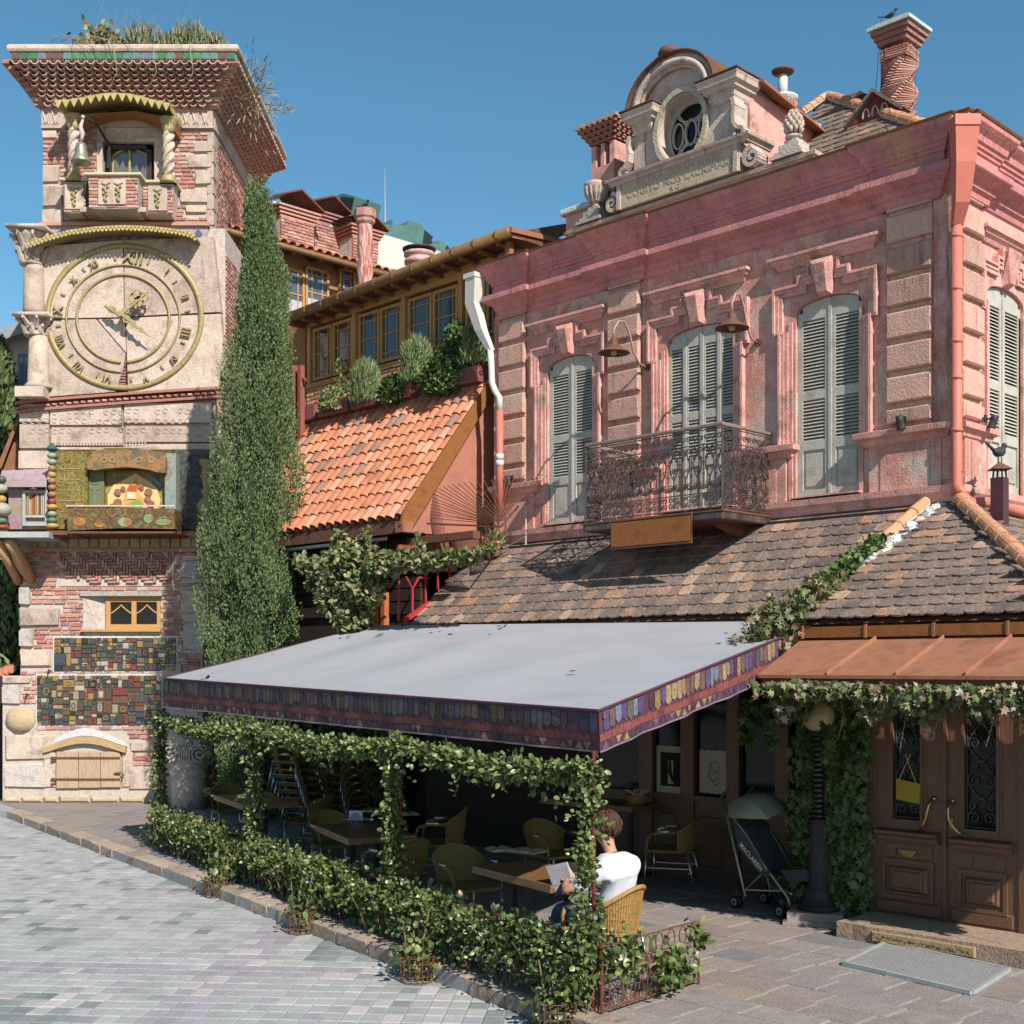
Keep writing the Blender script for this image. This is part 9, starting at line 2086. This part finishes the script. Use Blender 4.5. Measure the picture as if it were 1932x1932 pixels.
# carved capital block
cxC, cyC = -6.5, 25.9; CC = thing('carved_capital', 'big grey stone capital with spiral volutes standing in the shade by the tower', 'capital', (cxC, cyC, 0))
m = MB(); m.lathe((cxC, cyC, 0), [(.36, 0), (.37, .5), (.36, .62), (.40, .66), (.42, .74), (.39, .8), (.37, .82), (.38, .95), (.43, 1.05), (.43, 1.25), (0, 1.27)], 24); part(m, 'drum', greyst, CC, smooth=35)
m = MB(); m.box(cxC-.46, cxC+.46, cyC-.4, cyC+.4, 1.25, 1.4); part(m, 'abacus', greyst, CC)
for s in (-1, 1): m = MB(); m.tube([(cxC+s*.3+x, cyC-.44, 1.12+z) for x, z in spiral(0, 0, .2, math.pi/2, s*-2.2, .12, 40)], .03, 6); part(m, 'volute', greyst, CC, smooth=50)
m = MB()
for i in range(5): m.box(cxC-.11+.05*i, cxC-.085+.05*i, cyC-.47, cyC-.4, 1.0, 1.25)
part(m, 'egg_and_dart', greyst, CC, kind='stuff')
# ===== furniture
FS = 1.13
def tubes(m, pts, r): m.tube(pts, r, 7)
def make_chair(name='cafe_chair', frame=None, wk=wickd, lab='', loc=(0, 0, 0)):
    t = thing(name, lab, 'chair'); 
    # rim + arms
    rim = []
    for i in range(17):
        a = math.pi*(-.02+1.04*i/16); x = .265*math.cos(a); y = -.10-.20*math.sin(a); z = .66+.14*math.sin(a)**1.2 if 0 < math.sin(a) else .66; rim.append((x, y, z))
    arm = lambda s: [(s*.265, -.09, .66), (s*.275, .10, .655), (s*.27, .21, .63), (s*.255, .245, .56), (s*.245, .25, .45)]
    m = MB(); m.tube(rim, .019, 8); part(m, 'back_rim', wk, t, smooth=40, org=(0, 0, 0))
    for s in (-1, 1):
        m = MB(); m.tube(arm(s)[:3], .0165, 8); part(m, 'armrest', wk, t, smooth=40, org=(0, 0, 0))
        m = MB(); m.tube([(s*.268, -.03, .672), (s*.274, .12, .668)], .0185, 8); part(m, 'armrest_bare_tube', alu, t, smooth=40, org=(0, 0, 0))
        m = MB(); m.tube(arm(s)[2:], .016, 7); part(m, 'front_support', wk, t, smooth=40, org=(0, 0, 0))
    for x, y, dx_, dy_ in ((-.245, .25, -.01, .03), (.245, .25, .01, .03), (-.2, -.2, -.03, -.09), (.2, -.2, .03, -.09)):
        m = MB(); m.tube([(x, y, .45), (x+dx_, y+dy_, 0)], .0125, 7); part(m, 'leg', alu, t, smooth=40, org=(0, 0, 0))
    m = MB()
    for x in (-.22, .22): m.tube([(x, .25, .25), (x*.95, -.24, .25)], .008, 5)
    m.tube([(-.21, -.22, .2), (.21, -.22, .2)], .008, 5); part(m, 'stretchers', alu, t, org=(0, 0, 0), kind='stuff')
    m = MB(); sp = [(-.24, .27), (.24, .27), (.255, .1), (.24, -.1), (.17, -.24), (-.17, -.24), (-.24, -.1), (-.255, .1)]; m.ext(sp, .43, .455, 'z'); m.tube([(x, y, .443) for x, y in sp], .017, 6, closed=True); part(m, 'seat', wk, t, org=(0, 0, 0))
    m = MB(); K2 = 30
    top = [(.262*math.cos(a), -.10-.195*math.sin(a), .66+.14*max(0, math.sin(a))**1.2) for a in [math.pi*i/K2 for i in range(K2+1)]]
    bot = [(.225*math.cos(a), -.09-.16*math.sin(a), .46) for a in [math.pi*i/K2 for i in range(K2+1)]]
    vs = top+bot; n = K2+1; m.add(vs, [(i, i+1, n+i+1, n+i) for i in range(K2)])
    for i in range(1, K2): m.tube([top[i], bot[i]], .0065, 4, cap=False)
    part(m, 'woven_back', wk, t, org=(0, 0, 0), fix=False)
    t.scale = (FS, FS, FS); t.location = loc; return t
def face(d): return math.atan2(d[1], d[0])-math.pi/2
c0 = make_chair(lab='brown rattan armchair with its round back to the cypress, far left of the cafe')
c0.location = (-4.6, 21.0, 0); c0.rotation_euler = (0, 0, face((.5, -.85))); c0['group'] = 'rattan cafe armchairs'
CH = [((-3.05, 19.5, 0), (-.9, .35), 'rattan armchair with its back to the viewer, right of the farthest table'),
      ((-2.35, 17.0, 0), (.45, -.9), 'rattan armchair drawn up behind the table with the napkin holder'),
      ((-1.3, 14.75, 0), (-.6, .8), 'rattan armchair between the vine post and the napkin-holder table, back to the viewer'),
      ((-.5, 13.75, 0), (.5, -.87), 'rattan armchair with rounded back left of the table with open books'),
      ((.5, 16.1, 0), (.6, -.8), 'olive rattan armchair behind the table with open books')
      ]
for loc, d, lab in CH: dup(c0, loc, face(d), lab)
dup(c0, (2.07, 16.55, 0), face((-.95, .3)), 'olive rattan armchair with shiny legs standing alone in front of the shop window')
tall = dup(c0, (-.92, 16.6, 0), face((-1, .12)), 'tall rattan chair seen side-on in the middle of the shade'); tall.scale = (FS, FS, FS*1.13)
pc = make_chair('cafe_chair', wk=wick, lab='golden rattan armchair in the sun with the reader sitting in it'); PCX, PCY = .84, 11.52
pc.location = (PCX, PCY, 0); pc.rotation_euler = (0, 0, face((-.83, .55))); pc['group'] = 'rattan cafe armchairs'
# stacked chairs
for k in range(7): s_ = dup(c0, (-3.45-.035*k, 21.6-.03*k, .13*k), face((.9, -.5)), 'rattan chair number in the tall stack at the back'); s_['label'] = ['bottom rattan chair of the tall stack at the back', 'second rattan chair from the bottom of the back stack', 'third rattan chair from the bottom of the back stack', 'middle rattan chair of the tall back stack', 'third rattan chair from the top of the back stack', 'second rattan chair from the top of the back stack', 'topmost rattan chair of the tall stack at the back'][k]
for k in range(5): s_ = dup(c0, (-2.75-.03*k, 22.0, .13*k), face((-.7, -.7))); s_['label'] = ['bottom rattan chair of the shorter back stack', 'second rattan chair from the bottom of the shorter back stack', 'middle rattan chair of the shorter back stack', 'second rattan chair from the top of the shorter back stack', 'topmost rattan chair of the shorter back stack'][k]
def table(cx_, cy_, d, L_, W_, h, lab, name='cafe_table'):
    t = thing(name, lab, 'table', (cx_, cy_, 0), 'wooden cafe tables'); a = math.atan2(d[1], d[0]); X_ = Matrix.Translation((cx_, cy_, 0)) @ Matrix.Rotation(a, 4, 'Z')
    m = MB(); m.X = X_; m.box(-L_/2, L_/2, -W_/2, W_/2, h-.03, h); part(m, 'tabletop', tablem, t)
    m = MB(); m.X = X_
    for y in (-W_/2-.006, W_/2-.03): m.box(-L_/2-.006, L_/2+.006, y, y+.036, h-.07, h-.031)
    for x in (-L_/2-.005, L_/2-.03): m.box(x, x+.035, -W_/2+.03, W_/2-.03, h-.069, h-.031)
    part(m, 'apron', tablem, t, kind='stuff')
    for x in ((-L_*.32, L_*.32) if L_ > 1 else (0,)):
        m = MB(); m.X = X_; m.tube([(x, 0, .03), (x, 0, h-.07)], .035, 8); part(m, 'column_leg', ironb, t); m = MB(); m.X = X_; m.box(x-.22, x+.22, -.22, .22, 0, .03); part(m, 'foot_plate', ironb, t)
    return t
TH = .85; e3 = Vector((-.54, .84)).normalized(); o3 = Vector((.84, .54))
t3 = Vector((.35, 11.73))+e3*.69+o3*.36
table(t3.x, t3.y, e3, 1.38, .72, TH, 'nearest wooden cafe table with open books on it, beside the seated reader')
t2 = Vector((-1.9, 14.9))+Vector((-.41, .91))*.72+Vector((.91, .41))*.42; table(t2.x, t2.y, (-.41, .91), 1.44, .84, TH, 'wooden cafe table with a white napkin holder, second from the viewer')
t1 = Vector((-3.89, 18.55))+Vector((-.46, .88))*.8+Vector((.88, .46))*.42; table(t1.x, t1.y, (-.46, .88), 1.6, .84, TH, 'farthest wooden cafe table, near the carved capital')
table(1.25, 18.0, (.7, -.71), 1.7, .7, .97, 'dark high side table with a basket against the shop windows', 'side_table')
# things on the tables
nx, ny = gnd(672, 1548, TH); NH = thing('napkin_holder', 'white half-round napkin holder on the second table', 'napkin holder', (nx, ny, TH))
m = MB(); X_ = Matrix.Translation((nx, ny, TH)) @ Matrix.Rotation(R(-8), 4, 'Z'); m.X = X_
m.ext([(-.09, 0), (.09, 0), (.085, .13), (-.085, .13)], -.035, .035, 'y'); part(m, 'box', M('white_plastic', [(.62, .66, .72)], 3, .4, .02), NH)
m = MB(); m.X = X_; m.ext([(-.08, .0)]+[(-.08*math.cos(math.pi*i/10), .11*math.sin(math.pi*i/10)) for i in range(11)]+[(.08, 0)], -.039, -.036, 'y'); part(m, 'half_round_face', M('grey_paper', [(.3, .34, .42)], 5, .8, .05), NH)
m = MB(); m.X = X_; m.box(-.2, .02, .05, .15, 0, .01); m.box(-.02, .16, .06, .2, .0, .012); solo(m, 'paper_napkins', M('lilac_paper', [(.45, .42, .55)], 5, .8, .05), 'lilac paper napkins lying beside the napkin holder', 'napkins', (nx, ny, TH))
def menu(u, v, h, ang_, lab, L_=.34, c=(.52, .44, .28)):
    x, y = gnd(u, v, h); t = thing('open_book', lab, 'book', (x, y, h)); X_ = Matrix.Translation((x, y, h+.004)) @ Matrix.Rotation(ang_, 4, 'Z')
    m = MB(); m.X = X_; m.box(-L_*1.02, L_*1.02, -.14, .14, 0, .006); part(m, 'cover', M('dark_cover', [(.12, .09, .09)], 5, .6, .1), t)
    for s in (-1, 1):
        m = MB(); m.X = X_; pts_ = [(0, .008)]+[(s*L_*f, .010+.018*math.sin(math.pi*min(1, f*1.15))**.8+.01) for f in (.08, .25, .5, .75, 1)]+[(s*L_, .008)]; m.ext(pts_, -.13, .13, 'y'); part(m, 'page_block', M('aged_pages', [c, (c[0]*.85, c[1]*.8, c[2]*.7)], 6, .85, .2), t)
menu(990, 1609, TH, R(-35), 'thick open book with yellowed pages on the nearest table', .2); menu(945, 1606, TH, R(20), 'book with a pale lilac cover fanned open on the nearest table', .14, (.46, .42, .5)); menu(772, 1538, TH, R(10), 'pale menu lying open at the far end of the second table', .13, (.4, .3, .24)); menu(700, 1532, TH, R(-20), 'pale folded menu at the back of the second table', .12, (.5, .46, .42))
bx3, by3 = 1.72, 17.55; t = thing('bread_basket', 'small wicker basket lined with pale cloth on the dark side table', 'basket', (bx3, by3, .97))
m = MB(); m.lathe((bx3, by3, .97), [(.10, 0), (.14, .04), (.16, .12), (.17, .13), (.15, .12), (.09, .01)], 14); part(m, 'wicker_bowl', wick, t, smooth=40)
m = MB(); rr = random.Random(3)
for i in range(9): m.tube([(bx3+rr.uniform(-.1, .1), by3+rr.uniform(-.1, .1), 1.06), (bx3+rr.uniform(-.16, .16), by3+rr.uniform(-.12, .12), 1.17)], [.035, .01], 5)
part(m, 'cloth_lining', M('cream_cloth', [(.55, .47, .33)], 5, .9, .2), t, kind='stuff')
# far black scroll railing piece behind the hedge on the left
# ---- stroller
S2 = Fr(2.67, 15.2, .56, -.83); SK = thing('baby_stroller', 'folded-back dark umbrella stroller with a green-grey hood beside the lamp post', 'stroller', (2.67, 15.2, 0))
def q4(x, y): return ((1460+x/6.04)/1.089, (1600+y/6.04)/1.089)
def sp_(x, y, yy=0): u, v = q4(x, y); a, z = S2.hit(u, v, yy); return (a, yy, z)
alu2 = M('greenish_alu_tube', [(.42, .46, .4), (.5, .54, .47)], 4, .35, .05, metal=.5); dcl = M('charcoal_cloth', [(.05, .06, .065), (.08, .09, .095)], 4, .85, .3); gcl = M('green_grey_hood', [(.26, .31, .24), (.34, .39, .31)], 3, .8, .3)
WT = .42
def sides(pts, r, nm, mat, both=True):
    for yy in ((0, WT) if both else (0,)):
        m = MB(S2); m.tube([(p[0], yy+p[1], p[2]) for p in pts], r, 7); part(m, nm, mat, SK, smooth=40)
sides([sp_(190, 400), sp_(340, 1060), sp_(430, 1450), sp_(400, 1500)], .014, 'rear_tube', alu2)
sides([sp_(230, 420), sp_(440, 690), sp_(650, 1055), sp_(960, 1480), sp_(990, 1590)], .013, 'front_tube', alu2)
sides([sp_(200, 400), sp_(160, 330), sp_(130, 240), sp_(180, 170), sp_(225, 135)], .019, 'handle', dcl)
sides([sp_(430, 1380), sp_(620, 1200), sp_(740, 1190)], .010, 'brace', alu2)
m = MB(S2); m.tube([sp_(430, 1380), tuple(np.array(sp_(1000, 1560))+np.array((0, WT, .1)))], .011, 6); m.tube([tuple(np.array(sp_(430, 1380))+np.array((0, WT, 0))), tuple(np.array(sp_(1000, 1540))+np.array((0, 0, .1)))], .011, 6); part(m, 'cross_brace', alu2, SK)
wr = .075
wh_ = MB()
for (x, y) in ((345, 1540), (905, 1645)):
    for yy in (-.03, WT+.03):
        c = sp_(x, y); cx2, cz2 = c[0], wr
        for k, o in enumerate((-.03, .03)):
            m = MB(S2); m.tube([(cx2, yy+o-.011, cz2), (cx2, yy+o+.011, cz2)], wr, 18); w = part(m, 'wheel', M('black_rubber', [(.025, .025, .025)], 5, .7, .1), SK)
            m = MB(S2); m.ring((cx2, cz2), .042, .042, .018, yy+o-.016, yy+o+.016, n=16); part(m, 'hub_ring', M('hub_grey', [(.4, .4, .38)], 4, .5, .05), w)
        m = MB(S2); m.box(cx2-.02, cx2+.02, yy-.016, yy+.016, cz2-.01, cz2+.14); part(m, 'fork', dcl, SK)
# seat cloth: back, sides, foot
def sheet(pts, nm, mat, y0=0.02, y1=WT-.02, sag=.05):
    m = MB(S2); n = len(pts); J = 8; vs = []
    for i, p in enumerate(pts):
        for j in range(J+1): f = j/J; s = math.sin(math.pi*f); vs.append((p[0]-.0*s, y0+(y1-y0)*f, p[2]-sag*s*(1 if 0 < i < n-1 else .3)))
    m.add(vs, [(i*(J+1)+j, (i+1)*(J+1)+j, (i+1)*(J+1)+j+1, i*(J+1)+j+1) for i in range(n-1) for j in range(J)]); return part(m, nm, mat, SK, smooth=True, fix=False)
sheet([sp_(300, 470), sp_(420, 640), sp_(540, 860), sp_(640, 1100), sp_(760, 1180), sp_(1010, 1230), sp_(1080, 1310)], 'seat_cloth', dcl)
m = MB(S2); sd = [sp_(300, 560), sp_(440, 690), sp_(620, 990), sp_(680, 1120), sp_(760, 1150), sp_(720, 1230), sp_(640, 1200), sp_(360, 860)]
m.ext([(p[0], p[2]) for p in sd], -.018, -.008, 'y'); sdp = part(m, 'side_panel', M('charcoal_side', [(.07, .075, .08), (.09, .095, .1)], 4, .85, .2), SK)
a_, b_ = sp_(440, 880), sp_(590, 1060); ang_ = math.atan2(b_[2]-a_[2], b_[0]-a_[0])
lettering('MACLAREN', .082, S2.M @ Matrix.Translation(((a_[0]+b_[0])/2, -.022, (a_[2]+b_[2])/2)) @ Matrix.Rotation(-ang_, 4, 'Y'), SK, M('white_print', [(.75, .75, .75)], 3, .6, 0), .001, sx=1.0, bold=.002).parent = sdp
m = MB(S2); sd = [sp_(330, 520), sp_(460, 690), sp_(640, 960), sp_(900, 1010), sp_(1190, 1130), sp_(1200, 1250), sp_(1000, 1300), sp_(700, 1130)]
m.ext([(p[0], p[2]) for p in sd[:3]+sd[3:]], WT-.01, WT+.0, 'y'); part(m, 'far_side_panel', dcl, SK)
# footrest sling
m = MB(S2); f0, f1, f2, f3 = sp_(860, 1130), sp_(1150, 1130), sp_(1190, 1270), sp_(980, 1310); m.ext([(f0[0], f0[2]), (f1[0], f1[2]), (f2[0], f2[2]), (f3[0], f3[2])], .0, WT, 'y'); part(m, 'footrest', dcl, SK)
# hood: half barrel
m = MB(S2); prf = [sp_(240, 480), sp_(235, 330), sp_(330, 255), sp_(470, 250), sp_(600, 330), sp_(735, 500)]; J = 8; vs = []
for i, p in enumerate(prf):
    for j in range(J+1): f = j/J; vs.append((p[0], -.02+(WT+.04)*f, p[2]+.055*math.sin(math.pi*f)+.006*(j % 2)))
m.add(vs, [(i*(J+1)+j, (i+1)*(J+1)+j, (i+1)*(J+1)+j+1, i*(J+1)+j+1) for i in range(len(prf)-1) for j in range(J)]); sdh = [(p[0], p[2]) for p in prf]+[(sp_(520, 500)[0], sp_(520, 500)[2])]; m.ext(sdh, -.025, -.018, 'y'); part(m, 'hood', gcl, SK, smooth=30, fix=False)
# ===== seated reader
def skin_mesh(name, verts, edges, radii, mat, parent, root=0, sub=2, smooth=True, label=None, kind=None):
    me = bpy.data.meshes.new(name+'_cage'); me.from_pydata(verts, edges, []); o = bpy.data.objects.new(name+'_cage', me); COL.objects.link(o)
    md = o.modifiers.new('skin', 'SKIN'); md.use_smooth_shade = True
    for i, r_ in enumerate(radii):
        sv = me.skin_vertices[0].data[i]; sv.radius = r_ if isinstance(r_, tuple) else (r_, r_); sv.use_root = (i == root)
    s = o.modifiers.new('sub', 'SUBSURF'); s.levels = sub; s.render_levels = sub
    dg = bpy.context.evaluated_depsgraph_get(); dg.update(); nm = bpy.data.meshes.new_from_object(o.evaluated_get(dg)); bpy.data.objects.remove(o)
    nm.name = name; nm.materials.clear(); nm.materials.append(mat)
    ob = bpy.data.objects.new(name, nm); COL.objects.link(ob); ob.parent = parent; ORG[ob.name] = Vector((0, 0, 0)); nm.polygons.foreach_set('use_smooth', [True]*len(nm.polygons)); return ob
PR = thing('person', 'seated reader seen from behind with short brown hair, white t-shirt and jeans', 'person', (0, 0, 0))
skinm = M('skin', [(.52, .25, .17), (.58, .3, .21)], 6, .55, .05, fb=.05); shirt = M('white_tshirt', [(.58, .58, .63), (.64, .64, .69)], 3, .9, .25, fb=.03); jeans = M('blue_jeans', [(.05, .075, .12), (.08, .11, .17)], 8, .9, .3); hairm = M('brown_hair', [(.06, .032, .02), (.12, .06, .038), (.045, .025, .016)], 10, .5, .5, stretch=(6, 6, 2))
V = []; E_ = []; Rd = []
def v(p, r_, par=None):
    V.append(p); Rd.append(r_)
    if par is not None: E_.append((par, len(V)-1))
    return len(V)-1
hip = v((0, 0, .10), (.15, .11)); s1 = v((0, -.06, .26), (.14, .095), hip); s2 = v((0, -.07, .40), (.16, .10), s1); s3 = v((0, -.03, .50), (.13, .085), s2)
nk = v((0, .01, .58), .052, s3); nk2 = v((0, .04, .655), .05, nk); jaw = v((0, .08, .72), (.068, .075), nk2); hd = v((0, .07, .80), (.08, .098), jaw); hd2 = v((0, .06, .865), (.066, .08), hd)
nose = v((0, .178, .765), .014, jaw); 
earL = v((-.085, .06, .77), (.012, .022), hd); earR = v((.085, .06, .77), (.012, .022), hd)
arms = {}
for s, el, wr_ in ((-1, (-.36, .17, .30), (-.15, .36, .33)), (1, (.29, .12, .20), (.10, .34, .30))):
    sh = v((s*.175, -.035, .49), .06, s3); u1 = v(tuple((np.array(V[sh])+np.array(el))/2), .048, sh); e = v(el, .040, u1); w0 = v(tuple((np.array(el)+np.array(wr_))/2), .036, e); w1 = v(wr_, .026, w0)
    d = (np.array(wr_)-np.array(el)); d = d/np.linalg.norm(d); palm = v(tuple(np.array(wr_)+d*.05), (.036, .022), w1); arms[s] = (palm, d)
for s in (-1, 1):
    h_ = v((s*.09, .03, .08), .085, hip); k_ = v((s*.11, .26, .10), .075, h_); kn = v((s*.13, .45, .09), .06, k_); c_ = v((s*.13, .47, -.13), .05, kn); an = v((s*.13, .45, -.36), .036, c_); ft = v((s*.135, .50, -.41), (.04, .03), an); v((s*.14, .60, -.425), (.038, .022), ft)
body = skin_mesh('body', V, E_, Rd, skinm, PR, root=hip)
# fingers: five on each hand, rooted in the palm, curled round the book
for s in (-1, 1):
    p, d = arms[s]; p = np.array(V[p]); side = np.cross(d, (0, 0, 1)); side /= np.linalg.norm(side); upv = np.cross(side, d)
    for k in range(4):
        off = (k-1.5)*.019; ln = (.07, .08, .075, .06)[k]; b = p+side*off; vs = [tuple(b), tuple(b+d*.035), tuple(b+d*(.035+ln*.45)-upv*.012), tuple(b+d*(.03+ln*.7)-upv*.04), tuple(b+d*(.02+ln*.6)-upv*.06)]
        o = skin_mesh('finger', vs, [(i, i+1) for i in range(4)], [.011, .0095, .009, .008, .0065], skinm, PR, sub=1)
    b = p-side*.03*s; vs = [tuple(b-d*.02), tuple(b-side*.02*s+d*.01), tuple(b-side*.03*s+d*.04+upv*.01), tuple(b-side*.02*s+d*.065)]; skin_mesh('thumb', vs, [(0, 1), (1, 2), (2, 3)], [.013, .012, .010, .008], skinm, PR, sub=1)
# shirt
V = []; E_ = []; Rd = []
a = v((0, .0, .08), (.175, .135)); b = v((0, -.06, .24), (.165, .12), a); c = v((0, -.075, .40), (.19, .125), b); d_ = v((0, -.03, .505), (.155, .115), c); v((0, -.0, .575), (.078, .075), d_)
for s, el in ((-1, (-.35, .18, .27)), (1, (.29, .12, .20))):
    sh = v((s*.165, -.035, .49), .09, d_); V2 = np.array(V[sh]); e = np.array(el); m1 = v(tuple(V2+(e-V2)*.45), (.075, .075), sh); v(tuple(V2+(e-V2)*.82), (.085, .085), m1)
shirt_o = skin_mesh('tshirt', V, E_, Rd, shirt, PR, sub=3)
for q in shirt_o.data.vertices:   # cloth folds
    c = q.co; f = math.sin(c.z*42+c.x*17+3*math.sin(c.x*23))*.002+math.sin(c.z*19-c.x*31+c.y*12)*.003+math.sin(c.x*60+c.z*25)*.001
    q.co = c+q.normal*f*(1.4 if c.z < .4 else .9)
V = []; E_ = []; Rd = []
a = v((0, 0, .07), (.17, .13))
for s in (-1, 1):
    h_ = v((s*.095, .05, .085), .10, a); k_ = v((s*.11, .26, .105), .09, h_); kn = v((s*.13, .46, .09), .075, k_); c_ = v((s*.13, .48, -.13), .065, kn); v((s*.13, .46, -.36), .055, c_)
skin_mesh('jeans', V, E_, Rd, jeans, PR)
for s in (-1, 1):
    V = []; E_ = []; Rd = []; a = v((s*.13, .44, -.42), (.045, .04)); b = v((s*.135, .52, -.425), (.048, .032), a); v((s*.14, .63, -.432), (.042, .022), b); skin_mesh('shoe', V, E_, Rd, M('dark_shoe', [(.05, .045, .045)], 5, .6, .1), PR, sub=1)
# face details
m = MB(); 
for s in (-1, 1): m.ball((s*.032, .150, .80), .013, 8)
part(m, 'eyes', M('eye_white', [(.6, .58, .55)], 3, .3, 0), PR, org=(0, 0, 0), kind='stuff')
m = MB(); m.tube([(-.025, .155, .725), (0, .163, .722), (.025, .155, .725)], .006, 5); part(m, 'mouth', M('lips', [(.4, .14, .11)], 3, .5, 0), PR, org=(0, 0, 0))
# hair: cap plus many locks
m = MB(); hc = Vector((0, .048, .812)); locks = MB(); rr = random.Random(5)
m.X = Matrix.Translation(hc); m.ball((0, 0, 0), .112, 20, sx=.93, sy=1.06, sz=1.0); 
for i in range(len(m.v)):
    p = m.v[i]-hc
    if p.y > .05 and p.z < .055: m.v[i] = hc+Vector((p.x*.8, p.y*.72, p.z*.8))
    elif p.z < -.05: m.v[i] = hc+Vector((p.x*.82, p.y*.82, -.05+(p.z+.05)*.9))
hairo = part(m, 'hair', hairm, PR, org=(0, 0, 0), smooth=True)
for i in range(260):
    th = rr.uniform(0, 2*math.pi); ph_ = math.acos(rr.uniform(-.55, 1)); 
    def sp2(th, ph_, r_): return hc+Vector((r_*math.sin(ph_)*math.cos(th)*.93, r_*math.sin(ph_)*math.sin(th)*1.06, r_*math.cos(ph_)))
    pts = [sp2(th+.05*k, ph_+.2*k, .111+.004*math.sin(i) - (.006 if k == 3 else 0)) for k in range(4)]
    if any(p.y-hc.y > .06 and p.z-hc.z < .03 for p in pts): continue
    locks.tube(pts, [.006, .008, .007, .003], 4)
part(locks, 'hair_locks', hairm, hairo, org=(0, 0, 0), kind='stuff', smooth=60)
zs2 = .455*FS
PR.location = (PCX+.06, PCY+.02, zs2); PR.rotation_euler = (0, 0, face((-.70, .71))); PR.scale = (FS, FS, FS)
# what the reader holds: an open magazine propped on the lap
BKm = thing('held_magazine', 'dark-covered magazine held open by the seated reader', 'magazine', (0, 0, 0))
m = MB(); m.add([(-.20, .42, .22), (0, .40, .24), (0, .50, .46), (-.20, .54, .44), (-.20, .425, .215), (0, .405, .235), (0, .505, .455), (-.20, .545, .435)], [(0, 1, 2, 3), (4, 7, 6, 5), (0, 3, 7, 4), (1, 5, 6, 2), (0, 4, 5, 1), (3, 2, 6, 7)]); part(m, 'left_leaf', M('grey_magazine', [(.16, .16, .18)], 4, .5, .05), BKm, org=(0, 0, 0))
m = MB(); m.add([(.16, .42, .22), (0, .40, .24), (0, .50, .46), (.16, .53, .44), (.16, .425, .215), (0, .405, .235), (0, .505, .455), (.16, .535, .435)], [(3, 2, 1, 0), (5, 6, 7, 4), (4, 7, 3, 0), (2, 6, 5, 1), (1, 5, 4, 0), (7, 6, 2, 3)]); part(m, 'right_leaf', MATS['aged_pages'], BKm, org=(0, 0, 0))
BKm.location = PR.location; BKm.rotation_euler = PR.rotation_euler; BKm.scale = PR.scale
